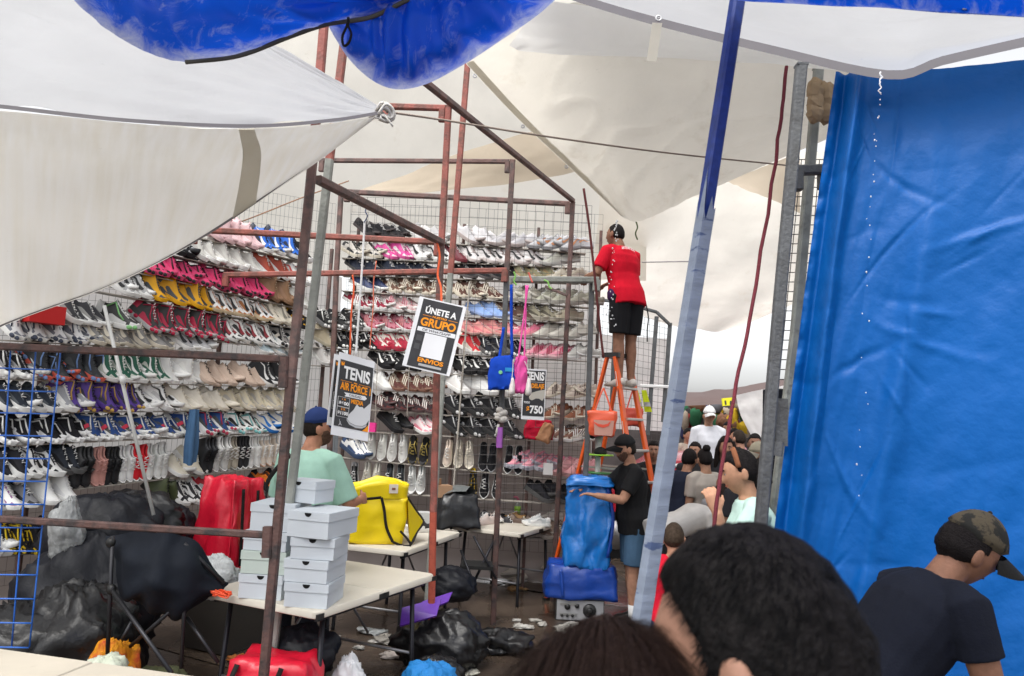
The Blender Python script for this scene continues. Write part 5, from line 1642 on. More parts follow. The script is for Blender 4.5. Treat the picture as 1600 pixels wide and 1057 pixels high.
crumple_box((BX + .06, 7.40, .5 + .39), (.40, .36, .78), RZ(-6), 18, .06, 64, (1.1, .98), .06).build('bag_body', BLV, t, True)
crumple_box((BX + .07, 7.39, .5 + .80), (.46, .40, .09), RZ(-6), 10, .02, 66, (1.0, .82), .05).build('lid', BLV, t, True)
ribbon([V((BX + .22, 7.2, 1.25)), V((BX + .28, 7.19, .95)), V((BX + .24, 7.19, .6))], .03, (1, 0, 0)).build('strap', BLV2, t, True)

# black carrier and cardboard on the middle table
kc = V((atY(712, 800, 7.75).x, 7.75, ZT))
t = thing('tote_bag', 'black carrier with grey lid flap on the table before the upright pairs', 'bag', kc)
crumple_box(kc + V((0, 0, .17)), (.40, .34, .34), RZ(20), 12, .03, 71, (1.1, .9), .1).build('bag_body', cm((.02, .021, .023), 'vinyl'), t, True)
sheet([[kc + V((-.17, -.14, .30)), kc + V((-.05, -.16, .36)), kc + V((.1, -.12, .37))], [kc + V((-.16, .0, .37)), kc + V((0, 0, .42)), kc + V((.14, .0, .41))], [kc + V((-.1, .16, .36)), kc + V((.05, .16, .38)), kc + V((.18, .1, .34))], [kc + V((.02, .2, .24)), kc + V((.14, .14, .24)), kc + V((.22, .05, .2))]], 14, 14).build('flap', cm((.12, .13, .13), 'vinyl'), t, True)
mb = MB()
cb = kc + V((-.14, -.08, .30))
mb.box(cb + V((0, 0, .06)), (.16, .14, .12), RZ(25))
mb.box(cb + V((-.06, -.06, .14)), (.10, .004, .09), Matrix.Rotation(.5, 3, 'X') @ RZ(25))
tag(mb.build('cardboard_box', mat('cardboard', (.33, .20, .12), rough=.8, var=.1)), 'small brown cardboard box on the black carrier behind the red post', 'box')

# loose shoes and things on the tables
def loose(px, py, z, ang, label, style, mc, pc=None, scol=W_, ac=None, accent=None, roll=0, scale=.95, dY=0):
    p = atZ(px, py, z)
    p.y += dY
    a = math.radians(ang)
    put_shoe(shoe_meshes(style, mc, pc or mc, scol, ac or W_, W_, accent), V((p.x, p.y, z)), (math.cos(a), math.sin(a), 0), (math.sin(math.radians(roll)) * -math.sin(a), math.sin(math.radians(roll)) * math.cos(a), math.cos(math.radians(roll))), label, None, scale)
loose(672, 824, ZT, 170, 'black shoe lying on its side beside the yellow bag', 'runner', BK, (.03, .03, .03), W_, roll=70)
loose(655, 832, ZT, 200, 'black and white shoe beside the yellow bag strap', 'runner', (.05, .05, .05), W_, W_, roll=20)
loose(690, 822, ZT, 250, 'white shoe on the table just right of the red post', 'low', W_, (.6, .6, .6), W_)
loose(713, 818, ZT, 210, 'tan suede shoe at the end of the table', 'low', (.42, .22, .09), (.4, .2, .08), (.5, .36, .2))
loose(708, 822, ZT, 140, 'small red and white shoe behind the tan one', 'low', (.6, .5, .5), RED, W_, scale=.8, dY=.1)
loose(838, 822, ZT, 185, 'grey white sneaker alone on the far table', 'low', (.42, .44, .44), (.58, .58, .57), W_, W_, 'swoosh', scale=1.05)
loose(757, 820, ZT, 230, 'crumpled cream shoe on the far table', 'low', (.56, .48, .44), (.6, .5, .46), (.6, .5, .46))
loose(775, 816, ZT, 300, 'second cream shoe behind the first on the far table', 'low', (.58, .52, .48), (.6, .5, .46), W_)
loose(803, 815, ZT, 160, 'tan shoe on the far table beside the bottle', 'low', (.46, .26, .10), (.4, .22, .08), (.42, .24, .1))
loose(862, 813, ZT, 200, 'pale knotted shoe at the back edge of the far table', 'low', (.56, .51, .47), (.52, .46, .43), W_)
bt = atZ(808, 813, ZT) + V((0, .05, 0))
t = thing('spray_bottle', 'clear spray bottle with green label and pink cap on the far table', 'bottle', bt)
mb = MB()
mb.tube([bt, bt + V((0, 0, .02)), bt + V((0, 0, .16)), bt + V((0, 0, .19)), bt + V((0, 0, .21))], [.034, .036, .036, .02, .014], 14)
mb.build('bottle_body', mat('clear bottle', (.6, .62, .6), rough=.15, trans=.6, var=0), t, True)
mb = MB()
mb.tube([bt + V((0, 0, .07)), bt + V((0, 0, .15))], .0375, 14)
mb.build('sticker', cm((.3, .55, .06), 'plastic'), t, True)
mb = MB()
mb.tube([bt + V((0, 0, .205)), bt + V((0, 0, .24))], .016, 10)
mb.beam(bt + V((0, 0, .245)), bt + V((-.05, 0, .25)), .02, .02)
mb.build('cap', cm((.6, .16, .25), 'plastic'), t, True)
wb = atZ(650, 836, ZT) + V((.02, .25, 0))
mb = MB()
mb.box(wb + V((0, 0, .09)), (.22, .16, .18), RZ(10))
tag(mb.build('carton', cm((.48, .49, .48), 'paper')), 'grey white carton behind the yellow bag', 'carton')

# ------------------------------------------------------------------ on the floor
lump('bin_bag', 'torn black bag with purple flap on the wet floor', gp(690, 985, 5.75), (.34, .26, .24), BAGK, 82, 'bag', flat=.4)
lump('bin_bag', 'low rumpled sheet of black plastic on the floor beside the dark brown post', gp(785, 978, 6.2), (.24, .16, .10), BAGK, 85, 'plastic', .5, flat=.5)
t = thing('folder', 'purple plastic folder leaning on the torn black bag', 'folder', gp(655, 985, 5.7))
for a, b, c, d in (((628, 950, 5.6), (690, 933, 5.7), (682, 962, 5.55), (625, 978, 5.5)), ((660, 940, 5.75), (707, 925, 5.85), (700, 940, 5.75), (662, 956, 5.65))):
    q = PY(a, b, c, d)
    mb = MB()
    mb.add(q + [p + V((0, .01, -.012)) for p in q], [(0, 1, 2, 3), (7, 6, 5, 4), (0, 4, 5, 1), (1, 5, 6, 2), (2, 6, 7, 3), (3, 7, 4, 0)])
    mb.build('cover', cm((.12, .03, .36), 'plastic'), t)
q = gp(638, 990, 5.55)
mb = MB()
for k in range(8):
    mb.beam(q + V((k * .014, 0, .02)), q + V((k * .014 + .05, .05, .11)), .005, .012)
tag(mb.build('paper_strips', cm((.62, .6, .55), 'paper')), 'fan of white paper strips by the purple folder', 'paper')
def rags(label, px, py, w, d, n, cols, seed, name='rag'):
    r = random.Random(seed)
    c = atZ(px, py, 0)
    t = thing(name, label, 'litter', c)
    for k in range(n):
        mb = MB()
        s = r.uniform(.04, .09)
        p = c + V((r.uniform(-w, w), r.uniform(-d, d), s * .16))
        mb.ball(p, (s, s * .7, s * .26), 20, 13, lambda q: 1 + .7 * nz(q, 2.2, k + seed) + .4 * nz(q, 5, k) + .25 * nz(q, 11, k), RZ(r.uniform(0, 180)))
        mb.v = [V((v.x, v.y, max(v.z, .004))) for v in mb.v]
        mb.build('scrap', cm(r.choice(cols)), t, True)
rags('crumpled pink and white wrapping on the floor beyond the near heads', 790, 1000, .16, .05, 5, [(.6, .42, .34), (.66, .64, .6), (.5, .34, .28)], 4)
rags('wad of white paper on the floor between two tables', 610, 1026, .05, .05, 3, [(.56, .5, .46), (.6, .56, .5)], 5)
rags('flat wet paper on the floor under the front table', 578, 990, .12, .06, 3, [(.4, .42, .42)], 6)
rags('scraps of white paper under the middle tables', 700, 925, .14, .12, 4, [(.5, .5, .5), (.6, .58, .55)], 7)
rags('small wet scraps on the floor by the brown haired head', 900, 990, .12, .06, 3, [(.45, .42, .38)], 8)
rags('wet paper scraps scattered on the open floor by the radio', 850, 975, .45, .22, 9, [(.5, .48, .44), (.4, .38, .34)], 16)
rags('pale scraps strewn between the first and second tables', 560, 1005, .3, .2, 7, [(.5, .48, .44), (.3, .28, .25)], 17)
rags('small orange scrap near the red bag', 370, 1030, .03, .03, 2, [(.4, .14, .04)], 9)
r = random.Random(12)
for k in range(9):                                    # heap of white shoes
    p = atZ(822 + r.uniform(-26, 26), 912 + r.uniform(-10, 10), 0)
    a = r.uniform(0, 2 * PI)
    put_shoe(shoe_meshes('low', (.52, .47, .40), (.56, .51, .45), (.5, .45, .4), W_, W_, None), V((p.x, p.y + .25, .002 + .055 * (k // 4))), (math.cos(a), math.sin(a), r.uniform(-.2, .1)), (r.uniform(-.8, .8), r.uniform(-.8, .8), 1), 'dirty cream shoe thrown on the heap by the blue bags', 'heap of dirty cream shoes on the floor', .9)
rags('brown paper edge under the heap of cream shoes', 810, 922, .16, .05, 3, [(.33, .2, .1)], 14)
lump('cloth', 'bright blue cloth at the bottom edge beside the red bag', gp(668, 1075, 4.9, .0), (.20, .14, .17), mat('blue cloth', (.015, .17, .45), rough=.7, bump=.6, bscale=12), 91, 'cloth')
lump('bin_bag', 'black bag top behind the bright blue cloth', gp(680, 1045, 5.15), (.20, .14, .14), BAGK, 93, 'bag')
rags('pale netting at the bottom edge beside the blue cloth', 715, 1050, .12, .05, 4, [(.55, .53, .45)], 15)
lump('plastic_bag', 'white paper bag beside the red bag under the table', gp(545, 1050, 4.6, 0), (.12, .10, .22), cm((.55, .56, .58), 'paper'), 95, 'bag', .2)
lump('bin_bag', 'dark rucksack on the red bag under the table', gp(480, 995, 4.65, .28), (.2, .16, .16), BAGN, 97, 'bag')
lump('bin_bag', 'black backpack under the middle tables', gp(705, 870, 6.7, .25), (.24, .18, .16), BAGN, 99, 'bag')
loose(680, 990, 0, 190, 'white laced shoe under the front table', 'low', W_, (.3, .3, .3), W_, roll=0)
t = thing('stool', 'black folding stool under the middle tables', 'stool', gp(745, 905, 6.9))
for a, b in (((740, 838, 6.9), (775, 905, 6.8)), ((775, 838, 7.1), (738, 915, 6.9)), ((720, 860, 6.9), (745, 925, 6.7))):
    mb = MB()
    mb.tube(PY(a, b), .012, 8)
    mb.build('leg', DARKM, t, True)
mb = MB()
mb.box(gp(748, 838, 6.95, .52), (.3, .28, .03))
mb.build('seat', cm((.02, .02, .02)), t)
tag(crumple_box(atY(842, 672, 8.1), (.30, .14, .20), RZ(5), 10, .02, 103, (1, .85), .1).build('backpack', cm((.40, .008, .03)), None, True), 'dark red backpack on the back rack above the pink shoes', 'backpack')
tag(crumple_box(atY(853, 676, 7.98), (.14, .10, .20), RZ(-15) @ Matrix.Rotation(.35, 3, 'Y'), 10, .015, 105, (1.1, .6), .12).build('handbag', cm((.36, .17, .08), 'leather'), None, True), 'tan handbag on the back rack before the dark red backpack', 'handbag')
mb = MB()
mb.box(atY(581, 668, 8.1), (.09, .08, .10))
tag(mb.build('gift_box', cm((.7, .04, .25), 'paper')), 'small magenta box on the back rack under the poster', 'box')
mb = MB()
mb.box(atY(856, 733, 8.0), (.10, .08, .12))
tag(mb.build('gift_box', cm((.6, .58, .56), 'paper')), 'small white box low on the back rack behind the wire', 'box')
mb = MB()
mb.box(atL(66, 492, .12), (.25, .2, .14), RZ(55))
tag(mb.build('shoe_box', cm((.5, .02, .02), 'paper')), 'red shoe box on the left rack below the canvas edge', 'box')
t = thing('jeans', 'blue denim jeans hanging from the left rack over the lowest long shelf', 'jeans', atL(300, 720, .2))
sheet([[atL(296, 640, .22), atL(304, 640, .24), atL(312, 640, .22)], [atL(288, 690, .24), atL(299, 690, .28), atL(312, 690, .24)], [atL(286, 724, .24), atL(296, 728, .28), atL(308, 722, .24)]], 12, 12, lambda u, v, p: .015 * math.sin(u * 9)).build('denim', cm((.06, .13, .24)), t, True)

# ------------------------------------------------------------------ backpacks hanging from the crossbar
t = thing('backpack', 'blue backpack hanging on blue straps from the grey crossbar', 'backpack', atY(788, 585, 6.85))
BPK = cm((.008, .055, .42))
crumple_box(atY(785, 583, 6.82), (.23, .12, .30), RZ(-15) @ Matrix.Rotation(-.12, 3, 'Y'), 10, .02, 111, (1.08, .8), .15).build('bag_body', BPK, t, True)
for a in (((799, 445, 6.85), (799, 500, 6.85), (800, 560, 6.84)), ((787, 512, 6.85), (783, 540, 6.85), (780, 562, 6.84))):
    ribbon(PY(*a), .028, (1, 0, 0)).build('strap', BPK, t, True)
mb = MB()
mb.box(atY(796, 578, 6.745), (.08, .015, .035))
mb.build('pocket_trim', cm((.03, .25, .55)), t)
mb = MB()
mb.tube([atY(782, 582, 6.75), atY(782, 582, 6.74)], .018, 12)
mb.build('round_badge', cm((.2, .6, .3), 'plastic'), t)
t = thing('drawstring_bag', 'pink drawstring bag hanging beside the blue backpack', 'bag', atY(812, 590, 6.8))
PINK = cm((.75, .10, .36))
crumple_box(atY(812, 586, 6.8), (.12, .10, .33), RZ(10) @ Matrix.Rotation(.10, 3, 'Y'), 10, .025, 113, (1.0, .75), .15).build('bag_body', PINK, t, True)
for a in (((825, 446, 6.82), (818, 500, 6.82), (810, 560, 6.8)), ((822, 446, 6.83), (821, 510, 6.82), (819, 565, 6.8))):
    ribbon(PY(*a), .016, (1, 0, 0)).build('strap', PINK, t, True)
for lab, pts, c in (('small white cloth pouch on a cord before the dark brown post', [(802, 562, 6.7), (801, 580, 6.7), (799, 600, 6.7)], (800, 606)), ('small white cloth pouch hung over the price sign', [(820, 565, 6.7), (826, 580, 6.7), (829, 598, 6.7)], (826, 606))):
    t = thing('pouch', lab, 'pouch', atY(*c, 6.7))
    mb = MB()
    cc_ = atY(*c, 6.7)
    mb.tube([cc_ + V((0, 0, z)) for z in (.085, .06, .02, -.03, -.06, -.07)], [(.012, .012), (.02, .016), (.036, .024), (.048, .03), (.046, .028), (.03, .018)], 14)
    mb.v = [p + V((nz(p, 25, 1), 0, nz(p, 25, 2))) * .008 for p in mb.v]
    mb.build('pouch_body', cm((.62, .58, .56)), t, True)
    mb = MB()
    mb.tube(spts(PY(*pts), 10), .004, 5)
    mb.build('cord', cm((.66, .64, .62)), t, True)

# ------------------------------------------------------------------ signs
DARKP = mat('poster black', (.028, .028, .032), rough=.45, spec=.4, var=.25, vscale=9)
PAPW = cm((.74, .75, .78), 'paper')
ORNG = cm((.85, .30, .015), 'paper')
WTXT = cm((.80, .80, .80), 'paper')
GTXT = cm((.16, .16, .17), 'paper')
class Sign:
    """a flat board; u to the right and v down, both in metres from the top left"""
    def __init__(s, name, label, TL, TR, BL, th=.006):
        TL, TR, BL = V(TL), V(TR), V(BL)
        s.w, s.h = (TR - TL).length, (BL - TL).length
        x = (TR - TL).normalized()
        y = (TL - BL)
        y = (y - x * y.dot(x)).normalized()
        n = x.cross(y)
        s.t = thing(name, label, 'sign', (0, 0, 0))
        M_ = Matrix((x, y, n)).transposed().to_4x4()
        M_.translation = TL
        s.t.matrix_world = M_
        mb = MB()
        mb.box((s.w / 2, -s.h / 2, -th / 2), (s.w, s.h, th))
        mb.build('board', PAPW, s.t, world=False)
        s.lv = 0
    def rect(s, name, x0, y0, x1, y1, m, lift=.002, sk=0):
        mb = MB()
        W, H = s.w, s.h
        mb.add([(x0 * W, -y1 * H, lift), (x1 * W, -y1 * H + 0, lift), (x1 * W, -y0 * H, lift), (x0 * W, -y0 * H, lift)], [(0, 1, 2, 3)])
        return mb.build(name, m, s.t, world=False)
    def text(s, body, cx, cy, w, h, m, name='lettering', slant=0):
        """centred at (cx, cy), fitted to width w and height h, all as fractions of the board"""
        cu = bpy.data.curves.new('lettering', 'FONT')
        cu.body = body
        cu.size = 1
        cu.offset = .035
        cu.shear = slant
        o = bpy.data.objects.new('tmp', cu)
        COL.objects.link(o)
        dg = bpy.context.evaluated_depsgraph_get()
        me = bpy.data.meshes.new_from_object(o.evaluated_get(dg))
        bpy.data.objects.remove(o)
        co = np.zeros(len(me.vertices) * 3)
        me.vertices.foreach_get('co', co)
        co = co.reshape(-1, 3)
        mn, mx = co.min(0), co.max(0)
        W, H = s.w, s.h
        co[:, 0] = (co[:, 0] - (mn[0] + mx[0]) / 2) / (mx[0] - mn[0]) * w * W + cx * W
        co[:, 1] = (co[:, 1] - (mn[1] + mx[1]) / 2) / (mx[1] - mn[1]) * h * H - cy * H
        co[:, 2] = .004
        me.vertices.foreach_set('co', co.ravel())
        me.materials.clear()
        me.materials.append(m)
        me.name = name
        return link(name, me, s.t)
    def poly(s, name, pts, m, lift=.003):
        mb = MB()
        mb.add([(x * s.w, -y * s.h, lift) for x, y in pts], [tuple(range(len(pts)))])
        return mb.build(name, m, s.t, world=False)
S1 = Sign('hanging_sign', 'poster reading grupo with a blank white square, hung on the red post', atY(656, 463, 5.35), atY(729, 480, 5.35), atY(632, 572, 5.33))
S1.rect('dark_print', .09, .02, .93, .98, DARKP)
S1.text('ÚNETE A', .52, .155, .66, .115, WTXT)
S1.text('NUESTRO', .52, .245, .30, .030, ORNG)
S1.rect('rule', .16, .243, .34, .249, ORNG, .003)
S1.rect('rule', .70, .243, .90, .249, ORNG, .003)
S1.text('GRUPO', .52, .335, .74, .12, ORNG)
S1.rect('white_strip', .12, .415, .92, .475, PAPW, .003)
S1.text('DE WHATSAPP', .52, .445, .60, .036, GTXT, slant=.2)
S1.rect('white_square', .30, .485, .76, .82, PAPW, .003)
S1.text('ENVIOS', .55, .865, .54, .062, ORNG)
S1.rect('white_strip', .32, .915, .80, .948, cm((.4, .4, .41), 'paper'), .003)
S1.rect('faded_badge', .14, .53, .26, .61, cm((.07, .07, .075), 'paper'), .003)
S1.rect('faded_badge', .14, .65, .25, .73, cm((.07, .07, .075), 'paper'), .003)
def tenis(label, TL, TR, BL, full=True):
    s = Sign('hanging_sign', label, TL, TR, BL)
    s.rect('dark_print', .04, .085, .97, .89, DARKP)
    s.text('TENIS', .52, .23, .74, .155, WTXT)
    s.rect('rule', .10, .335, .40, .34, ORNG, .003)
    s.rect('rule', .60, .335, .92, .34, ORNG, .003)
    s.rect('rule', .46, .33, .55, .345, ORNG, .003)
    s.text('AIR FORCE 1', .52, .40, .84, .095, ORNG)
    s.poly('white_strip', [(.22, .475), (.80, .462), (.86, .488), (.80, .515), (.24, .522), (.28, .5)], PAPW)
    s.text('CALIDAD', .53, .492, .34, .03, GTXT)
    s.text('MEDIA', .60, .56, .34, .055, ORNG)
    s.rect('price_frame', .07, .535, .40, .775, cm((.5, .5, .5), 'paper'), .003)
    s.rect('price_panel', .085, .54, .385, .65, DARKP, .0035)
    s.rect('price_panel', .085, .66, .385, .77, DARKP, .0035)
    s.text('1 X', .24, .562, .10, .022, ORNG)
    s.text('$600', .24, .612, .27, .048, WTXT)
    s.text('2 X', .24, .68, .12, .026, ORNG)
    s.text('$1100', .24, .73, .28, .048, WTXT)
    s.poly('shoe_picture', [(.36, .78), (.40, .73), (.52, .66), (.60, .58), (.66, .61), (.76, .60), (.80, .62), (.97, .53), (.97, .74), (.90, .80), (.80, .83), (.62, .84), (.46, .82)], cm((.60, .61, .63), 'paper'))
    s.poly('shoe_picture_sole', [(.36, .785), (.46, .825), (.62, .845), (.80, .835), (.92, .80), (.90, .83), (.80, .86), (.62, .868), (.44, .845), (.36, .80)], cm((.45, .46, .48), 'paper'), .0035)
    s.poly('leaping_emblem', [(.17, .80), (.19, .83), (.205, .825), (.215, .85), (.25, .87), (.24, .875), (.20, .862), (.17, .88), (.15, .885), (.18, .855), (.185, .84), (.165, .815)], cm((.4, .4, .42), 'paper'))
    s.poly('corner_flame', [(.97, .80), (.97, .89), (.80, .89), (.87, .86)], ORNG)
    s.poly('corner_mark', [(.05, .10), (.08, .125), (.11, .10), (.12, .13), (.16, .10), (.15, .15), (.08, .16)], ORNG)
    s.poly('light_streak', [(.45, .89), (.75, .862), (.80, .87), (.55, .89)], cm((.12, .10, .09), 'paper'), .0032)
    return s
tenis('poster of white sneakers hanging on a white cord, TENIS in white', atY(531, 550, 4.78), atY(586, 566, 4.98), atY(517, 679, 4.66))
tenis('second poster half hidden behind the poster of white sneakers', atY(523, 553, 4.93), atY(574, 568, 5.12), atY(512, 664, 4.82))
S3 = Sign('hanging_sign', 'price poster 750 on the back rack behind the pouches', atY(818, 576, 7.6), atY(854, 578, 7.6), atY(811, 655, 7.6))
S3.rect('dark_print', .05, .03, .97, .93, DARKP)
S3.text('TENIS', .52, .14, .80, .17, WTXT)
S3.rect('rule', .1, .255, .9, .26, PAPW, .003)
S3.text('MODELAJE', .52, .345, .84, .12, ORNG)
S3.poly('shoe_picture', [(.30, .55), (.42, .47), (.60, .44), (.75, .42), (.97, .40), (.97, .55), (.88, .62), (.74, .58), (.60, .58), (.44, .62), (.33, .60)], cm((.45, .43, .38), 'paper'))
S3.text('TODO', .22, .665, .26, .04, PAPW)
S3.text('$', .28, .80, .13, .12, ORNG)
S3.text('750', .64, .80, .56, .16, WTXT)

# ------------------------------------------------------------------ orange stepladder
LCX = atY(957, 700, 7.85).x
LC = V((LCX + .03, 7.85, 0))
STEP = .32
fdir = V((-.80, .60, 0))
edir = V((.60, .80, 0))
ORL = mat('orange fibreglass', (.72, .10, .012), rough=.4, spec=.4, var=.12, vscale=8)
ALU = cm((.52, .50, .47), 'metal')
t = thing('stepladder', 'tall orange stepladder with black top under the man in the red shirt', 'ladder', LC)
ZTOP = 2.56
def rail(s, fr):
    a = LC + edir * (.15 * s) + fdir * (.05 * fr) + V((0, 0, ZTOP))
    b = LC + edir * (.29 * s) + fdir * (.60 * fr)
    return a, b
for s in (-1, 1):
    for fr in (-1, 1):
        a, b = rail(s, fr)
        mb = MB()
        mb.beam(a, b, .032 if fr > 0 else .036, .075 if fr < 0 else .05, up=edir)
        mb.build('front_rail' if fr < 0 else 'rear_rail', ORL, t)
        mb = MB()
        mb.beam(b + V((0, 0, .03)), b, .05, .09, up=edir)
        mb.build('foot_pad', cm((.02, .02, .02), 'rubber'), t)
for k in range(1, 8):
    z = STEP * k
    f = 1 - z / ZTOP
    P = []
    for s in (-1, 1):
        a, b = rail(s, -1)
        P.append(a.lerp(b, f) - edir * s * .016)
    mb = MB()
    mb.beam(P[0] - fdir * .0, P[1] - fdir * .0, .085, .026)
    mb.build('step', ALU, t)
    if k in (2, 4, 6):
        P = []
        for s in (-1, 1):
            a, b = rail(s, 1)
            P.append(a.lerp(b, f))
        mb = MB()
        mb.beam(P[0], P[1], .03, .03)
        mb.build('rear_brace', ORL, t)
mb = MB()
mb.box(LC + V((0, 0, ZTOP + .02)), (.36, .20, .05), Matrix((edir, -fdir, V((0, 0, 1)))).transposed())
mb.build('top_cap', cm((.02, .02, .02), 'plastic'), t)
for s in (-1, 1):
    a, b = rail(s, -1)
    c, d = rail(s, 1)
    mb = MB()
    mb.beam(a.lerp(b, .45), c.lerp(d, .45), .006, .02)
    mb.build('spreader', ALU, t)
a, b = rail(-1, -1)
nrm_ = -edir
for f0, f1, m in ((.06, .12, cm((.7, .7, .68), 'paper')), (.13, .20, cm((.05, .05, .06), 'paper')), (.26, .36, cm((.62, .58, .52), 'paper'))):
    mb = MB()
    mb.beam(a.lerp(b, f0) + nrm_ * .02, a.lerp(b, f1) + nrm_ * .02, .004, .05, up=edir)
    mb.build('sticker', m, t)
# things hung behind the ladder
def shop_bag(label, c, Y, w, h, col, mark=None):
    p = atY(*c, Y)
    t = thing('shopping_bag', label, 'bag', p)
    crumple_box(p, (w, .12, h), RZ(-10), 8, .015, 121, (.85, 1.05), .05).build('bag_body', cm(col, 'vinyl'), t, True)
    for x in (-w * .3, w * .3):
        ribbon([p + V((x, -.03, h / 2)), p + V((x * .5, -.02, h / 2 + .12)), p + V((0, 0, h / 2 + .22))], .016, (1, 0, 0)).build('handle', cm(col, 'vinyl'), t, True)
    if mark:
        mb = MB()
        pts = [(.07, .03), (.05, -.02), (.0, -.04), (-.05, -.03), (-.11, .02), (-.05, -.005), (0, -.012), (.04, 0), (.07, .03)]
        mb.add([p + V((x, -.088, y - .02)) for x, y in [(-.09, .05), (.10, .05), (.085, -.09), (-.08, -.09)]], [(3, 2, 1, 0)])
        mb.build('pale_panel', cm((.55, .30, .24), 'paper'), t)
        mb = MB()
        mb.add([p + V((x, -.092, y)) for x, y in pts[:-1]], [tuple(range(7, -1, -1))])
        mb.build('hook_mark', cm(mark, 'paper'), t)
shop_bag('coral shopping bag with hook mark, left of the orange ladder', (941, 662), 7.0, .26, .23, (.80, .12, .05), (.75, .1, .06))
shop_bag('coral bag hanging inside the orange ladder', (988, 652), 8.3, .22, .19, (.75, .11, .07))
t = thing('safety_vest', 'neon yellow vest hanging behind the ladder', 'vest', atY(1003, 615, 8.4))
for xa in (990, 1003):
    q = PY((xa, 610, 8.4), (xa + 7, 610, 8.42), (xa + 16, 644, 8.4), (xa + 5, 644, 8.42))
    mb = MB()
    mb.add(q + [p + V((0, .03, 0)) for p in q], [(3, 2, 1, 0), (4, 5, 6, 7), (0, 1, 5, 4), (1, 2, 6, 5), (2, 3, 7, 6), (3, 0, 4, 7)])
    mb.build('panel', cm((.62, .75, .03)), t)
    mb = MB()
    mb.add([p + V((0, -.01, 0)) for p in (q[0].lerp(q[3], .55), q[1].lerp(q[2], .55), q[1].lerp(q[2], .75), q[0].lerp(q[3], .75))], [(3, 2, 1, 0)])
    mb.build('reflective_band', cm((.5, .5, .48), 'metal'), t)
t = thing('display_stand', 'small white display stand with lime green trays left of the ladder', 'stand', atY(934, 720, 7.7))
for y in (681, 712, 740):
    mb = MB()
    c = atY(936, y, 7.7)
    mb.tube([c, c + V((0, 0, .014))], .15, 18)
    mb.build('tray', cm((.30, .62, .04) if y != 740 else (.05, .2, .05), 'plastic'), t, True)
mb = MB()
c = atY(936, 670, 7.7)
mb.tube([c, V((c.x, c.y, 0))], .03, 10)
mb.build('stem', cm((.6, .6, .58), 'plastic'), t, True)
for (px, py, col, lab) in ((926, 676, BK, 'black and white cap on the upper lime tray'), (941, 672, (.05, .05, .05), 'black cap on the upper lime tray, right'), (938, 704, (.03, .03, .03), 'dark cap on the lower lime tray')):
    mb = MB()
    c = atY(px, py + 5, 7.68)
    mb.ball(c, (.07, .08, .07), 12, 8, lambda d: 1 if d.z > 0 else .5)
    mb.box(c + V((-.07, -.05, -.01)), (.08, .07, .008))
    tag(mb.build('cap', cm(col), None, True), lab, 'cap')
# ------------------------------------------------------------------ people
UPZ = V((0, 0, 1))
def remesh(mb, name, m, parent, voxel, smooth=4, wr=0, wseed=0, wfreq=7):
    me = mb.mesh('tmp', m)
    o = bpy.data.objects.new('tmp', me)
    PEOPLE.objects.link(o)
    md = o.modifiers.new('r', 'REMESH')
    md.mode = 'VOXEL'
    md.voxel_size = voxel
    md2 = o.modifiers.new('s', 'SMOOTH')
    md2.iterations = smooth
    md2.factor = .5
    PV.update()
    dg = PV.depsgraph
    dg.update()
    r = bpy.data.meshes.new_from_object(o.evaluated_get(dg))
    bpy.data.objects.remove(o)
    if wr:
        n = len(r.vertices)
        co = np.zeros(n * 3, dtype=np.float32)
        no = np.zeros(n * 3, dtype=np.float32)
        r.vertices.foreach_get('co', co)
        r.vertex_normals.foreach_get('vector', no)
        co, no = co.reshape(-1, 3), no.reshape(-1, 3)
        ks = np.zeros((n, 1), dtype=np.float32)
        for i in range(n):
            q = V((co[i, 0], co[i, 1], co[i, 2] * .55))
            ks[i] = nz(q, wfreq, wseed) + .5 * abs(nz(q, wfreq * 2.1, wseed + 3))
        r.vertices.foreach_set('co', (co + no * ks * wr).ravel())
    r.materials.clear()
    r.materials.append(m)
    r.polygons.foreach_set('use_smooth', [True] * len(r.polygons))
    r.name = name
    return link(name, r, parent)
tmp_scene = bpy.data.scenes.new('people_tmp')
PEOPLE = tmp_scene.collection
PV = tmp_scene.view_layers[0]
HR = V((.077, .097, .118))                              # half width, half depth, half height of a head
def head_r(d):
    """head shape: d a unit direction in the head's own frame (x right, y forward, z up)"""
    k = 1.0
    if d.z < -.1:                                       # jaw narrows
        f = min(1, (-.1 - d.z) / .8)
        k *= 1 - .20 * f * abs(d.x) ** 1.2 - (.16 * f if d.y < 0 else 0)
    if d.y > .2:
        g = lambda x0, z0, sx_, sz_: math.exp(-((d.x - x0) / sx_) ** 2 - ((d.z - z0) / sz_) ** 2)
        k *= 1 - .035 * max(0, d.y)
        k += .24 * g(0, -.17, .10, .15) * (1 if d.z < -.02 else .75) + .10 * g(0, .02, .07, .16)     # nose
        k -= .085 * (g(.30, .08, .17, .12) + g(-.30, .08, .17, .12))                                     # eye sockets
        k += .03 * (g(.28, .27, .25, .09) + g(-.28, .27, .25, .09))                                      # brow
        k += .055 * g(0, -.47, .16, .05) + .045 * g(0, -.59, .14, .05) - .035 * g(0, -.535, .2, .03)      # lips
        k += .06 * g(0, -.82, .20, .14)                                                                  # chin
        k += .03 * (g(.5, -.2, .2, .2) + g(-.5, -.2, .2, .2))
    if d.y < -.2 and d.z > -.3:
        k += .05 * (-d.y)
    return k
def hairline(d):
    y = d.y
    if y > .55:
        return .56
    if y > .15:
        return .56 - (.55 - y) / .4 * .36
    if y > -.12:
        return -.22 if y < .1 else .05
    return -.30 - .32 * min(1, (-y - .12) / .5)
def bent(dirv, curl, side):
    return dirv
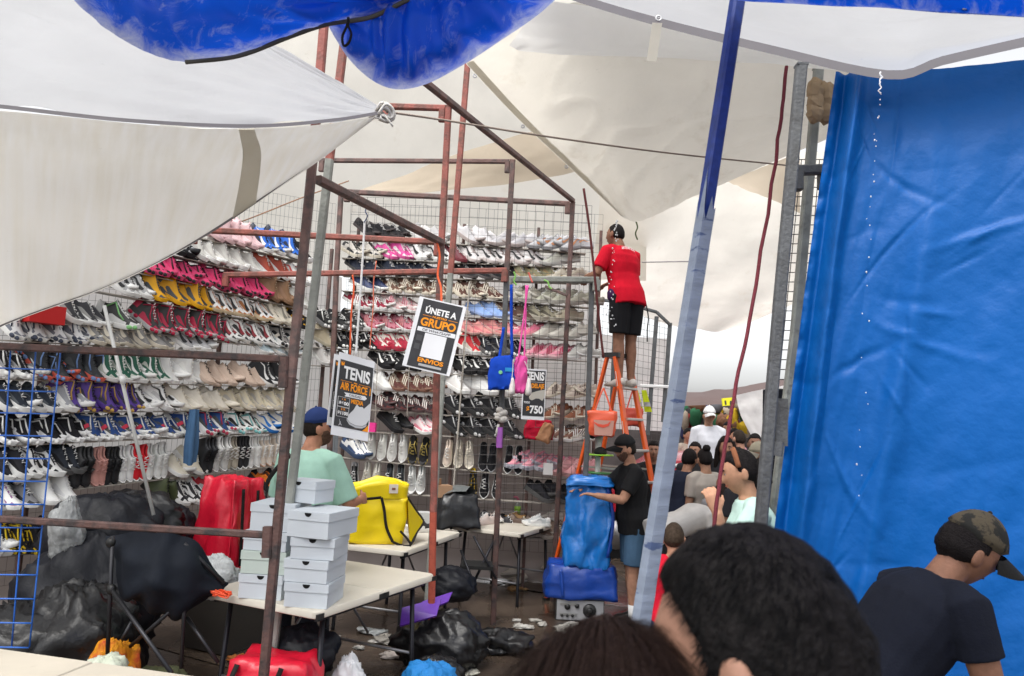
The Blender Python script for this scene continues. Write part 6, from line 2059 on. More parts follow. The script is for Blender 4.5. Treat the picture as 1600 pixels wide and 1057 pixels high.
def hand(mb, w, d, nrm_, side, curl, s):
    """w wrist, d direction of the hand, nrm_ palm normal, side +1 right"""
    d = d.normalized()
    n = (nrm_ - d * nrm_.dot(d)).normalized()
    l = d.cross(n) * side
    mb.tube([w - d * .01 * s, w + d * .03 * s, w + d * .065 * s, w + d * .09 * s], [(.026 * s, .020 * s), (.036 * s, .017 * s), (.041 * s, .015 * s), (.038 * s, .012 * s)], 10, ref=n)
    for k, (o, ln) in enumerate(((.029, .070), (.010, .080), (-.010, .075), (-.028, .060))):
        p = w + d * .082 * s + l * o * s
        pts = [p - d * .03 * s]
        a = 0
        cur = p
        for sg in (.42, .33, .25):
            pts.append(cur)
            a += curl * (.75 if sg > .4 else 1.0)
            cur = cur + (d * math.cos(a) + n * math.sin(a)) * ln * sg * s + l * o * .08 * s
        pts.append(cur)
        mb.tube(pts, [.0095 * s, .0095 * s, .009 * s, .0085 * s, .007 * s], 7, ref=l)
    p = w + d * .025 * s + l * .03 * s
    mb.tube([w + d * .015 * s + l * .01 * s, p, p + (d * .7 + l * .7 + n * .25).normalized() * .03 * s, p + (d * .9 + l * .55 + n * .4).normalized() * .055 * s], [.014 * s, .013 * s, .0105 * s, .008 * s], 7, ref=n)
BONE = {}
def person(label, loc, yaw, H=1.70, lean=0, side=0, head=(0, 0, 0), arms=None, legs=None, top=(.5, .5, .5), sleeve='short', bottom=('shorts', (.03, .03, .03)), shoes=(.03, .03, .03),
           hair=('short', (.012, .010, .010)), cap=None, skin=(.36, .19, .12), vox=.011, girth=1.0, build='m', face=True, socks=None, beard=False, z0=0, curl=.35, twist=0, tank=False, glasses=False, hvox=None):
    k = H / 1.72
    t = thing('person', label, 'person', (loc[0], loc[1], z0), yaw)
    Sk = cm(skin, 'skin')
    lr, sr = math.radians(lean), math.radians(side)
    pel = V((0, -.13 * math.sin(lr), .93)) * k
    s = V((math.sin(sr), math.sin(lr), math.cos(lr))).normalized()
    lat = V((1, 0, 0))
    tf = UPZ.cross(lat) if False else s.cross(lat)
    tf = -tf if tf.y < 0 and abs(lean) < 60 else tf
    tf = V((0, math.cos(lr), -math.sin(lr)))
    tw = Matrix.Rotation(math.radians(twist), 3, s)
    at = lambda d, y=0: pel + s * d * k + tf * y * k
    nb = at(.50)
    hl = math.radians(head[1])
    hdir = (s * .75 + UPZ * .25).normalized() if lean < 40 else (s * .9 + UPZ * .1).normalized()
    Rh = Matrix.Rotation(math.radians(head[0]), 3, 'Z') @ Matrix.Rotation(-hl, 3, 'X') @ Matrix.Rotation(math.radians(head[2]), 3, 'Y')
    hc = nb + hdir * .150 * k + V((0, .025 * k, 0)) * (1 if lean < 40 else .2) + Rh @ V((0, .02, 0)) * k
    hs = k * (1.0 if H > 1.45 else 1.12)
    gw = girth
    RING = [(-.12, .095, .075, 0), (-.05, .152, .10, 0), (.03, .162, .108, 0), (.12, .145, .102, .005), (.20, .143, .10, .01), (.30, .160, .112, .01), (.38, .168, .106, .0), (.44, .145, .082, -.005), (.485, .085, .062, 0), (.505, .064, .058, .002), (.52, .056, .056, .005)]
    if build == 'f':
        RING = [(a, b * (1.02 if a < .06 else .88), c * (1.0 if abs(a - .33) > .06 else 1.1), d) for a, b, c, d in RING]
    def torso(mb, infl, lo, hi, gsc=1.0):
        rings = []
        for d, w, dp, yo in RING:
            if d < lo - .001 or d > hi + .001:
                continue
            L_ = tw @ lat if d > .25 else lat
            F_ = tw @ tf if d > .25 else tf
            belly = 1 + (gw - 1) * (1.0 if d < .36 else .45)
            c = at(d, yo + (max(0, gw - 1) * .08 if .0 < d < .3 else 0))
            rings.append([c + L_ * ((w * belly * gsc + infl) * k * math.copysign(abs(math.cos(a)) ** .85, math.cos(a))) + F_ * ((dp * belly * gsc + infl) * k * math.copysign(abs(math.sin(a)) ** .85, math.sin(a))) for a in [2 * PI * i / 20 for i in range(20)]])
        mb.ring_loft(rings)
    sh, el_, wr_ = {}, {}, {}
    arms = arms or {}
    for sd in (-1, 1):
        L_ = tw @ lat
        sh[sd] = nb - s * .055 * k + L_ * (.175 if build == 'm' else .155) * k * sd * (1 + (gw - 1) * .4)
        a1, a2 = arms.get(sd, ((.14 * sd, -.02, -1), (.06 * sd, .22, -1)))[:2]
        el_[sd] = sh[sd] + V(a1).normalized() * .285 * k
        wr_[sd] = el_[sd] + V(a2).normalized() * .245 * k
    hip, kn, an, toe = {}, {}, {}, {}
    legs = legs or {}
    for sd in (-1, 1):
        hip[sd] = pel + V((.092 * sd, 0, -.04)) * k
        g1, g2 = legs.get(sd, ((.03 * sd, .02, -1), (.02 * sd, -.03, -1)))[:2]
        kn[sd] = hip[sd] + V(g1).normalized() * .425 * k
        an[sd] = kn[sd] + V(g2).normalized() * .40 * k
        ft = legs.get(sd, (0, 0, (.12 * sd, 1, 0)))
        toe[sd] = V(ft[2] if len(ft) > 2 else (.12 * sd, 1, 0)).normalized()
    low = min(an[-1].z, an[1].z) - .075 * k
    dz = V((0, 0, -low))
    if z0 or True:                                      # stand on the ground
        for dct in (hip, kn, an, sh, el_, wr_):
            for q in dct:
                dct[q] = dct[q] + dz
        pel = pel + dz
        nb = nb + dz
        hc = hc + dz
    mb = MB()
    torso(mb, 0, -.12, .52)
    mb.tube([nb - s * .06 * k, nb + hdir * .03 * k, hc - (Rh @ UPZ) * .03 * k - (Rh @ V((0, 1, 0))) * .015 * k], [.062 * k, .056 * k, .056 * k], 12)
    mb.ball(hc, HR * hs, 40, 30, head_r, Rh)
    for sd in (-1, 1):                                   # ears
        mb.ball(hc + Rh @ V((.079 * sd, -.012, -.008)) * hs, V((.013, .022, .034)) * hs, 10, 8, None, Rh @ RZ(22 * sd))
        L_ = tw @ lat
        mb.tube([nb - s * .02 * k + L_ * .045 * sd * k, nb - s * .035 * k + L_ * .11 * sd * k, sh[sd], sh[sd].lerp(el_[sd], .45), el_[sd]], [.038 * k, .048 * k, .056 * k, .051 * k * gw ** .5, .041 * k], 12)
        mb.tube([sh[sd].lerp(el_[sd], .9), el_[sd], el_[sd].lerp(wr_[sd], .3), wr_[sd]], [.040 * k, .041 * k, .042 * k, .027 * k], 12)
        d = (wr_[sd] - el_[sd]).normalized()
        inward = arms[sd][2] if sd in arms and len(arms[sd]) > 2 else (-sd, 0, -.1)
        hand(mb, wr_[sd], V(arms[sd][3]) if sd in arms and len(arms[sd]) > 3 else d, V(inward), sd, curl, k * 1.03)
        mb.tube([pel + V((.07 * sd, 0, 0)) * k, hip[sd], hip[sd].lerp(kn[sd], .4), kn[sd]], [.085 * k, .092 * k * gw ** .5, .082 * k, .058 * k], 14)
        mb.tube([hip[sd].lerp(kn[sd], .93), kn[sd], kn[sd].lerp(an[sd], .3), kn[sd].lerp(an[sd], .7), an[sd]], [.056 * k, .055 * k, .060 * k, .045 * k, .036 * k], 14)
        mb.tube([an[sd] - toe[sd] * .04 * k, an[sd] + V((0, 0, -.04)) * k, an[sd] + toe[sd] * .09 * k + V((0, 0, -.055)) * k, an[sd] + toe[sd] * .15 * k + V((0, 0, -.06)) * k], [(.028 * k, .03 * k), (.03 * k, .03 * k), (.036 * k, .02 * k), (.025 * k, .012 * k)], 10)
    o = remesh(mb, 'body', Sk, t, vox, 3)
    # clothes
    Tm = cm(top, 'fabric')
    mb = MB()
    tank_hi = .43 if tank else .505
    at0 = at
    def at(d, y=0):
        return pel + s * d * k + tf * y * k
    def torso2(mb, infl, lo, hi):
        rings = []
        for d, w, dp, yo in RING:
            if d < lo - .001 or d > hi + .001:
                continue
            L_ = tw @ lat if d > .25 else lat
            F_ = tw @ tf if d > .25 else tf
            belly = 1 + (gw - 1) * (1.0 if d < .36 else .45)
            f = infl * (1.35 if d < .1 else 1)
            if d < .1:
                w = max(w, .158)
                dp = max(dp, .104)
            c = at(d, yo + (max(0, gw - 1) * .08 if .0 < d < .3 else 0))
            rings.append([c + L_ * ((w * belly + f) * k * math.copysign(abs(math.cos(a)) ** .85, math.cos(a))) + F_ * ((dp * belly + f) * k * math.copysign(abs(math.sin(a)) ** .85, math.sin(a))) for a in [2 * PI * i / 20 for i in range(20)]])
        mb.ring_loft(rings)
    torso2(mb, .024 if gw > 1.1 else .018, -.12, tank_hi)
    ln = dict(short=.72, brief=.52, half=.95, long=1.0).get(sleeve, 0)
    for sd in (-1, 1):
        L_ = tw @ lat
        if not tank:
            e = sh[sd].lerp(el_[sd], ln)
            mb.tube([nb - s * .02 * k + L_ * .045 * sd * k, nb - s * .035 * k + L_ * .11 * sd * k, sh[sd], sh[sd].lerp(e, .5), e], [.048 * k, .062 * k, .072 * k, .070 * k * gw ** .4, .066 * k * gw ** .4], 14)
            if sleeve == 'long':
                mb.tube([sh[sd].lerp(el_[sd], .9), el_[sd], el_[sd].lerp(wr_[sd], .92)], [.058 * k, .056 * k, .040 * k], 12)
    remesh(mb, 'shirt', Tm, t, min(vox * 1.15, .014), 3, .007 * k, len(label))
    kind, bc = bottom
    mb = MB()
    rings = []
    for d, w, dp, yo in RING:
        if d <= .05:
            c = at(d, yo)
            belly = 1 + (gw - 1)
            rings.append([c + lat * ((w * belly + .008) * k * math.cos(a)) + tf * ((dp * belly + .008) * k * math.sin(a)) for a in [2 * PI * i / 20 for i in range(20)]])
    mb.ring_loft(rings)
    for sd in (-1, 1):
        if kind == 'shorts':
            e = hip[sd].lerp(kn[sd], .86)
            mb.tube([pel + V((.07 * sd, 0, .02)) * k, hip[sd], hip[sd].lerp(e, .5), e], [.10 * k, .108 * k * gw ** .5, .102 * k * gw ** .5, .094 * k * gw ** .5], 14)
        else:
            mb.tube([pel + V((.07 * sd, 0, .02)) * k, hip[sd], hip[sd].lerp(kn[sd], .5), kn[sd]], [.10 * k, .105 * k * gw ** .5, .092 * k * gw ** .5, .074 * k], 14)
            mb.tube([hip[sd].lerp(kn[sd], .92), kn[sd], kn[sd].lerp(an[sd], .5), an[sd] + V((0, 0, .01))], [.074 * k, .073 * k, .068 * k, .058 * k], 14)
    remesh(mb, kind, cm(bc, 'fabric'), t, min(vox * 1.2, .016), 3, .007 * k, len(label) + 2)
    for sd in (-1, 1):
        mb = MB()
        a = an[sd]
        g = toe[sd]
        b0 = V((0, 0, -.072)) * k
        mb.tube([a - g * .065 * k + b0 * .75, a - g * .045 * k + b0 * .45, a + g * .02 * k + b0 * .5, a + g * .09 * k + b0 * .7, a + g * .15 * k + b0 * .78, a + g * .185 * k + b0 * .85], [(.028 * k, .02 * k), (.040 * k, .045 * k), (.043 * k, .045 * k), (.046 * k, .028 * k), (.040 * k, .02 * k), (.02 * k, .010 * k)], 12)
        mb.build('shoe', cm(shoes, 'leather'), t, True, world=False)
        if socks:
            mb = MB()
            mb.tube([an[sd] + V((0, 0, -.02)), an[sd].lerp(kn[sd], .28)], [.043 * k, .047 * k], 12)
            mb.build('sock', cm(socks), t, True, world=False)
    # hair, cap, face
    hstyle, hcol = hair
    Hm = cm(hcol, 'hair')
    if hstyle != 'none':
        thick = dict(crew=.045, short=.10, long=.11, bun=.07).get(hstyle, .1)
        def hf(d):
            L0 = hairline(d)
            w = (d.z - L0) / .10 + .5 * nz(d, 7, 3)
            w = max(0, min(1, w))
            base = head_r(d)
            return base * (.93 + (.07 + thick * (1 + .30 * nz(d, 5, len(label)) + .25 * nz(d, 14, 2))) * w)
        mb = MB()
        mb.ball(hc, HR * hs, 56, 40, hf, Rh)
        if hstyle == 'bun':
            mb.ball(hc + Rh @ V((0, -.05, .125)) * hs, V((.045, .045, .04)) * hs, 16, 12, lambda d: 1 + .15 * nz(d, 6, 2))
        hw_ = mb.build('hair', Hm, t, True, world=False)
        if hstyle == 'long':
            mb = MB()
            P = [hc + Rh @ V((0, -.055, .06)) * hs, hc + Rh @ V((0, -.085, -.04)) * hs, hc + Rh @ V((0, -.085, -.13)) * hs + UPZ * -.02, hc + Rh @ V((0, -.085, -.12)) * hs + UPZ * -.14 * k, hc + Rh @ V((0, -.07, -.12)) * hs + UPZ * -.26 * k]
            mb.tube(P, [(.06 * hs, .05 * hs), (.088 * hs, .06 * hs), (.10 * hs, .055 * hs), (.095 * hs, .04 * hs), (.06 * hs, .02 * hs)], 20, ref=Rh @ V((0, 1, 0)))
            for sd in (-1, 1):
                mb.tube([hc + Rh @ V((.062 * sd, .02, .07)) * hs, hc + Rh @ V((.088 * sd, .012, -.02)) * hs, hc + Rh @ V((.09 * sd, .01, -.12)) * hs, hc + Rh @ V((.10 * sd, .03, -.16)) * hs + UPZ * -.16 * k], [(.03 * hs, .02 * hs), (.035 * hs, .022 * hs), (.04 * hs, .028 * hs), (.02 * hs, .012 * hs)], 12)
            mb.v = [p + V((nz(p, 22, 1), nz(p, 22, 2), 0)) * .008 for p in mb.v]
            mb.build('long_hair', Hm, t, True, world=False)
    if cap:
        cc, bcol = cap
        mb = MB()
        def cf(d):
            w = max(0, min(1, (d.z - .24 + .10 * min(0, d.y)) / .05))
            return head_r(V((d.x, min(d.y, .1), d.z)).normalized() if False else d) * .9 + (1.20 - .9) * w if w < 1 else 1.17 + (.02 * math.cos(6 * math.atan2(d.y, d.x))) * (1 - d.z)
        mb.ball(hc + Rh @ V((0, 0, .01)) * hs, HR * hs, 40, 30, cf, Rh)
        c_o = mb.build('cap', cm(cc), t, True, world=False)
        if bcol:
            mb = MB()
            n = 14
            inn, out = [], []
            for i in range(n + 1):
                a = math.radians(-62 + 124 * i / n)
                x, y = math.sin(a), math.cos(a)
                zc = .042 - .030 * abs(x) ** 2
                inn.append(V((x * HR.x * 1.14, y * HR.y * 1.14, zc)))
                out.append(V((x * HR.x * 1.05, y * HR.y * 1.10 + .10 * max(0, math.cos(a * 1.4)) ** .5, zc - .028 - .01 * x * x)))
            up1 = inn + out
            vs = [hc + Rh @ p * hs for p in up1] + [hc + Rh @ (p - V((0, 0, .007))) * hs for p in up1]
            m_ = n + 1
            fs = [(i, i + 1, m_ + i + 1, m_ + i) for i in range(n)] + [(2 * m_ + i, 3 * m_ + i, 3 * m_ + i + 1, 2 * m_ + i + 1) for i in range(n)] + [(m_ + i, m_ + i + 1, 3 * m_ + i + 1, 3 * m_ + i) for i in range(n)] + [(i, 2 * m_ + i, 2 * m_ + i + 1, i + 1) for i in range(n)]
            mb.add(vs, fs)
            mb.build('cap_brim', cm(bcol), t, True, world=False, sharp=40)
            mb = MB()
            mb.ball(hc + Rh @ V((0, 0, .01 + HR.z * 1.17)) * hs, .008 * hs, 8, 6)
            mb.build('cap_button', cm(bcol), t, True, world=False)
    if face:
        for sd in (-1, 1):
            mb = MB()
            d = V((.36 * sd, .92, .05)).normalized()
            p = V((d.x * HR.x, d.y * HR.y, d.z * HR.z)) * head_r(d)
            mb.ball(hc + Rh @ (p - V((0, .006, 0))) * hs, V((.013, .009, .008)) * hs, 10, 8, None, Rh)
            mb.build('eye', cm((.35, .33, .31), 'plastic'), t, True, world=False)
            mb = MB()
            mb.ball(hc + Rh @ (p + V((0, .0005, 0))) * hs, V((.0055, .004, .006)) * hs, 8, 6, None, Rh)
            mb.build('iris', cm((.015, .01, .008), 'plastic'), t, True, world=False)
            mb = MB()
            pts = []
            for q in (.14, .30, .48):
                d = V((q * sd, .92, .235 + (.03 if q == .30 else 0))).normalized()
                pts.append(hc + Rh @ (V((d.x * HR.x, d.y * HR.y, d.z * HR.z)) * head_r(d) * 1.01) * hs)
            mb.tube(spts(pts, 6), [.004 * hs] * 7, 6)
            mb.build('eyebrow', Hm, t, True, world=False)
        mb = MB()
        pts = []
        for q in (-.20, -.1, 0, .1, .20):
            d = V((q, .9, -.50 - abs(q) * .06)).normalized()
            pts.append(hc + Rh @ (V((d.x * HR.x, d.y * HR.y, d.z * HR.z)) * head_r(d) * .995) * hs)
        mb.tube(spts(pts, 10), [(.002 + .0035 * math.sin(PI * i / 10)) * hs for i in range(11)], 6)
        mb.build('lips', cm(tuple(c * f for c, f in zip(skin, (.8, .5, .5))), 'skin'), t, True, world=False)
    if beard:
        mb = MB()
        def bf(d):
            w = 1 if (d.y > -.1 and d.z < -.50 + .42 * abs(d.x) ** 1.5) else 0
            return head_r(d) * (.92 + .09 * w)
        mb.ball(hc, HR * hs, 48, 36, bf, Rh)
        mb.build('beard', cm((.11, .062, .045), 'hair'), t, True, world=False)
    if glasses:
        mb = MB()
        for sd in (-1, 1):
            c = hc + Rh @ V((.032 * sd, .098, .008)) * hs
            mb.tube([c + Rh @ V((.02 * math.cos(a), 0, .015 * math.sin(a))) * hs for a in [2 * PI * i / 14 for i in range(15)]], .0016, 5, cap=False)
        mb.build('glasses', cm((.02, .02, .02), 'plastic'), t, True, world=False)
    t['_hc'] = tuple(hc)
    BONE[label] = dict(t=t, hc=hc, Rh=Rh, hs=hs, nb=nb, s=s, tf=tf, k=k, pel=pel, wr=wr_, lat=lat, an=an)
    del t['_hc']
    return t
def foot_at(px, py, Y):
    p = atY(px, py, Y)
    return (p.x, p.y)
rad = math.radians
# the man on the ladder: his feet on the seventh step
fz = STEP * 7 + .014
st = LC - fdir * (.05 + .55 * (1 - fz / ZTOP)) + fdir * .02
pl = person('man in red T-shirt and black shorts standing high on the orange ladder', (st.x - .03, st.y), rad(34), 1.80, lean=11, side=-4, head=(14, -4, 4),
            arms={-1: ((-.42, .12, -1), (.30, .95, .10), (0, 0, -1), (.4, 1, -.3)), 1: ((.30, .25, -1), (-.62, .9, .06), (0, 0, -1), (-.4, 1, -.3))},
            legs={-1: ((.03, .05, -1), (.0, -.07, -1), (-.1, 1, 0)), 1: ((-.03, .03, -1), (-.0, -.05, -1), (.2, 1, 0))},
            top=(.55, .006, .022), bottom=('shorts', (.012, .012, .014)), shoes=(.50, .46, .42), hair=('crew', (.012, .01, .01)), skin=(.25, .125, .08), vox=.008, z0=fz, girth=1.1)
b = BONE['man in red T-shirt and black shorts standing high on the orange ladder']
def shirt_text(b, body, arc_r, h, m, d=.415, off=.128, nm='shirt_lettering', front=False, span=1.1):
    """letters bent across the shoulders"""
    cu = bpy.data.curves.new('lettering', 'FONT')
    cu.body = body
    cu.size = 1
    cu.offset = .02
    o = bpy.data.objects.new('tmp', cu)
    COL.objects.link(o)
    me = bpy.data.meshes.new_from_object(o.evaluated_get(bpy.context.evaluated_depsgraph_get()))
    bpy.data.objects.remove(o)
    xs_ = [v.co.x for v in me.vertices]
    ys_ = [v.co.y for v in me.vertices]
    w, x0, y0, hh = max(xs_) - min(xs_), min(xs_), min(ys_), max(ys_) - min(ys_)
    k = b['k']
    for v in me.vertices:
        u = ((v.co.x - x0) / w - .5) * span
        yy = (v.co.y - y0) / hh * h
        sgn = -1 if not front else 1
        c = b['pel'] + b['s'] * ((d + yy + .03 * math.cos(u * 1.6)) * k)
        x = math.sin(u) * arc_r
        y = sgn * (off - (1 - math.cos(u)) * .07 - yy * .25)
        v.co = c + b['lat'] * (x * (1 if not front else -1) * k) + b['tf'] * (y * k)
    me.materials.clear()
    me.materials.append(m)
    me.name = nm
    return link(nm, me, b['t'])
shirt_text(b, 'ARTENIS BLEU', .17, .032, cm((.75, .72, .72), 'paper'))
mb = MB()
hp = b['pel'] + V((-.185, .03, -.02)) * b['k']
mb.ball(hp, (.035, .06, .07), 16, 12, lambda d: 1 + .12 * nz(d, 3, 1))
mb.build('waist_pouch', cm((.045, .015, .06)), b['t'], True, world=False)
mb = MB()
q = b['pel'] + V((.16, -.09, -.02)) * b['k']
mb.tube(spts([q, q + V((.03, -.03, -.2)), q + V((.02, -.03, -.34)), q + V((.035, -.02, -.47))], 12), .007, 5)
mb.build('hanging_strap', BLKW, b['t'], True, world=False)
# man in mint sweatshirt
pm = atY(487, 700, 5.35)
person('stocky man in mint sweatshirt and navy cap seen from behind at the tables', (pm.x - .03, pm.y), rad(-28), 1.86, lean=5, head=(-38, -12, 0), arms={-1: ((-.25, .1, -1), (.3, .9, -.3)), 1: ((.34, .30, -1), (-.35, 1, .0), (-1, 0, -.2))},
       top=(.34, .55, .45), sleeve='half', bottom=('pants', (.02, .022, .03)), hair=('crew', (.02, .015, .012)), cap=((.018, .035, .12), (.015, .03, .10)), skin=(.40, .19, .12), vox=.009, girth=1.32, beard=True)
b = BONE['stocky man in mint sweatshirt and navy cap seen from behind at the tables']
ks = b['k']
mb = ribbon([b['pel'] + b['s'] * (z * ks) + V((x, y, 0)) for x, y, z in ((-.06, -.13, .48), (-.155, -.155, .38), (-.20, -.175, .28), (-.15, -.19, .16), (.0, -.205, .04), (.14, -.16, -.05))], .03, (0, 0, 1), 20)
mb.build('bag_strap', BLKW, b['t'], True, world=False)
mb = ribbon([b['pel'] + b['s'] * (z * ks) + V((x, y, 0)) for x, y, z in ((.20, -.14, .16), (.20, -.15, .05), (.16, -.16, -.06))], .02, (1, 0, 0), 10)
mb.build('hanging_strap', BLKW, b['t'], True, world=False)
# man in black leaning on the blue bags
pk = atY(985, 940, 7.25)
person('bearded man in black T-shirt and black cap leaning on the tall blue bag', (pk.x, pk.y), rad(98), 1.76, lean=6, head=(4, 4, 0), arms={-1: ((-.1, .55, -1), (.35, 1, .12), (0, 0, -1)), 1: ((.08, .75, -.75), (-.35, 1, .05), (0, 0, -1))},
       legs={-1: ((-.02, .06, -1), (.0, -.02, -1), (-.1, 1, 0)), 1: ((.05, -.04, -1), (.02, -.10, -1), (.2, 1, 0))}, top=(.012, .012, .013), bottom=('shorts', (.06, .12, .20)), shoes=(.015, .015, .015), socks=(.72, .72, .72),
       hair=('crew', (.02, .015, .012)), cap=((.014, .014, .015), (.012, .012, .013)), skin=(.38, .20, .13), vox=.008, girth=1.12, beard=True)
# man in camouflage cap in front of the blue tarp
CAMO = mat('camouflage cloth', (.06, .048, .03), rough=.85, var=.1, col2=(.012, .012, .010), c2scale=14, c2pos=(.48, .53), bump=.1, bscale=90)
pc = atY(1414, 1000, 2.6)
person('man in black T-shirt and camouflage cap bending before the blue tarp wall', (pc.x - .10, pc.y + .02), rad(-84), 1.765, lean=40, head=(-4, 26, 8), arms={-1: ((-.15, .15, -1), (.1, .4, -1)), 1: ((.18, .20, -1), (.0, .12, -1))},
       top=(.010, .012, .020), sleeve='brief', bottom=('pants', (.03, .035, .05)), hair=('short', (.012, .010, .010)), cap=((.10, .085, .05), (.02, .02, .02)), skin=(.24, .12, .075), vox=.0065, girth=1.02)
b = BONE['man in black T-shirt and camouflage cap bending before the blue tarp wall']
for c in b['t'].children:
    if c.name.startswith('cap') and not c.name.startswith('cap_b'):
        c.data.materials[0] = CAMO
# girl in mint T-shirt with her hand raised
pg = atY(1178, 800, 4.15)
person('woman in pale mint T-shirt raising a hand to her face by the grey post', (pg.x + .02, pg.y), rad(84), 1.765, lean=6, head=(-4, 14, 0), arms={-1: ((-.12, .62, -.85), (-.18, .22, 1), (.9, .2, 0), (.0, .35, 1)), 1: ((.12, .1, -1), (0, .25, -1))},
       top=(.50, .70, .63), bottom=('pants', (.05, .06, .08)), hair=('short', (.014, .012, .012)), skin=(.50, .27, .17), vox=.007, build='f', curl=.75)
b = BONE['woman in pale mint T-shirt raising a hand to her face by the grey post']
mb = MB()
mb.tube([b['hc'] + b['Rh'] @ V((math.sin(a) * .09, .01 + .0 * a, math.cos(a) * .128)) * b['hs'] for a in [(-1.3 + 2.6 * i / 16) for i in range(17)]], [(.010, .018)] * 17, 8)
mb.build('hair_band', cm((.25, .10, .05)), b['t'], True, world=False)
mb = MB()
mb.ball(b['hc'] + b['Rh'] @ V((0, -.10, -.04)) * b['hs'], V((.07, .06, .10)) * b['hs'], 16, 12, lambda d: 1 + .15 * nz(d, 5, 1))
mb.build('hair_tail', cm((.014, .012, .012), 'hair'), b['t'], True, world=False)
# boy
pb = atY(1052, 900, 4.7)
person('small boy in red shirt seen from behind beside the pale pole', (pb.x, pb.y), rad(-6), 1.26, head=(-8, 4, 0), top=(.55, .01, .03), bottom=('shorts', (.03, .04, .08)), hair=('crew', (.05, .035, .025)), skin=(.38, .20, .13), vox=.009, face=False)
# bending man
pw = atY(1062, 830, 7.0)
person('man in white T-shirt bending over with both arms reaching down', (pw.x - .05, pw.y), rad(-70), 1.70, lean=72, head=(0, 55, 0), arms={-1: ((-.05, .35, -1), (.0, .1, -1)), 1: ((.15, .05, -1), (.05, .18, -1))},
       legs={-1: ((-.05, .12, -1), (-.02, -.15, -1)), 1: ((.05, .12, -1), (.02, -.15, -1))}, top=(.50, .48, .46), bottom=('pants', (.015, .015, .016)), hair=('short', (.012, .010, .010)), skin=(.26, .135, .09), vox=.01)
# people further back
def back_person(label, px, py, Y, H=1.68, yaw=180, z0=0, **kw):
    p = atY(px, py, Y)
    return person(label, (p.x, p.y), rad(yaw), H, vox=kw.pop('vox', .013), z0=z0, **kw)
back_person('man in white cap and white shirt standing above the crowd at the back', 1107, 660, 10.6, 1.76, 178, .42, top=(.66, .67, .72), sleeve='long', bottom=('pants', (.05, .05, .06)), cap=((.72, .72, .72), (.7, .7, .7)), hair=('crew', (.02, .02, .02)), skin=(.36, .2, .13), vox=.011, face=True)
mb = MB()
p = atY(1107, 660, 10.6)
for z in (.06, .20, .34):
    mb.box((p.x, p.y, z), (.9, .6, .10))
for x in (-.4, .4):
    mb.box((p.x + x, p.y - .25, .20), (.08, .06, .40))
    mb.box((p.x + x, p.y + .25, .20), (.08, .06, .40))
mb.box((p.x, p.y, .41), (.92, .62, .02))
tag(mb.build('crate', cm((.20, .13, .08))), 'wooden crate under the man in the white cap', 'crate')
back_person('woman with long black hair and black T-shirt facing the camera, arm across', 1133, 700, 8.4, 1.80, 168, head=(6, 8, 0), arms={-1: ((-.15, .15, -1), (.75, .8, .15), (0, 0, 1)), 1: ((.2, .1, -1), (-.85, .7, .05), (0, 0, 1))}, top=(.02, .02, .023), bottom=('pants', (.04, .045, .06)), hair=('long', (.016, .012, .011)), skin=(.36, .19, .125), vox=.009, build='f', girth=1.08)
back_person('person with hair bun and striped sleeveless top seen from behind in the crowd', 1104, 690, 7.9, 1.66, 10, top=(.38, .34, .30), bottom=('pants', (.10, .10, .11)), hair=('bun', (.014, .012, .012)), skin=(.36, .2, .13), build='f', face=False)
back_person('woman with bare shoulders and dark tied hair seen from behind in the crowd', 1153, 720, 7.6, 1.66, -14, top=(.16, .13, .11), tank=True, bottom=('pants', (.05, .05, .06)), hair=('bun', (.018, .013, .012)), skin=(.30, .15, .10), build='f', face=False, girth=1.1)
back_person('man in grey and coral shirt seen from behind at the back of the crowd', 1158, 660, 9.6, 1.74, 20, z0=.14, top=(.24, .22, .23), bottom=('pants', (.05, .05, .05)), hair=('crew', (.03, .022, .018)), skin=(.38, .2, .14), face=False)
back_person('dark haired man with a broad face behind the child in the crowd', 1180, 680, 8.9, 1.74, 160, z0=.1, top=(.05, .05, .06), bottom=('pants', (.03, .03, .03)), hair=('short', (.014, .012, .012)), skin=(.26, .135, .09), face=True, vox=.010)
back_person('man in pale camouflage cap beside the grey post in the crowd', 1191, 690, 7.8, 1.74, 110, top=(.60, .58, .56), bottom=('pants', (.03, .03, .03)), hair=('crew', (.02, .015, .015)), cap=((.30, .27, .20), (.28, .25, .2)), skin=(.3, .16, .1), face=True)
back_person('child with a round face looking out between the adults', 1168, 715, 8.6, 1.60, 170, top=(.5, .3, .03), bottom=('shorts', (.05, .05, .08)), hair=('short', (.016, .012, .011)), skin=(.40, .22, .15), face=True, vox=.010)
back_person('person with short black hair just above the woman in mint', 1172, 740, 6.4, 1.64, 10, top=(.03, .03, .035), bottom=('pants', (.03, .03, .03)), hair=('short', (.012, .010, .010)), skin=(.32, .17, .11), face=False)
back_person('person in dark navy top right beside the pale pole', 1067, 730, 8.0, 1.66, -40, top=(.014, .018, .035), bottom=('pants', (.015, .015, .018)), hair=('short', (.012, .010, .010)), skin=(.32, .17, .11), face=False, lean=14)
back_person('man in black T-shirt partly hidden behind the orange ladder', 1022, 720, 8.7, 1.70, 150, head=(20, 0, 0), top=(.018, .018, .02), bottom=('pants', (.03, .03, .04)), hair=('short', (.013, .010, .010)), skin=(.34, .18, .12), face=True)
back_person('person crouched over goods in grey jeans behind the bending man', 1120, 760, 7.4, 1.5, -30, lean=40, head=(0, 30, 0), top=(.24, .24, .25), bottom=('pants', (.12, .15, .19)), hair=('long', (.02, .014, .012)), skin=(.3, .16, .1), face=False, build='f')
back_person('far shopper in green top below the dark stall roof', 1138, 640, 12.5, 1.7, 150, z0=.3, top=(.02, .14, .07), bottom=('pants', (.03, .03, .03)), skin=(.3, .16, .1), face=True)
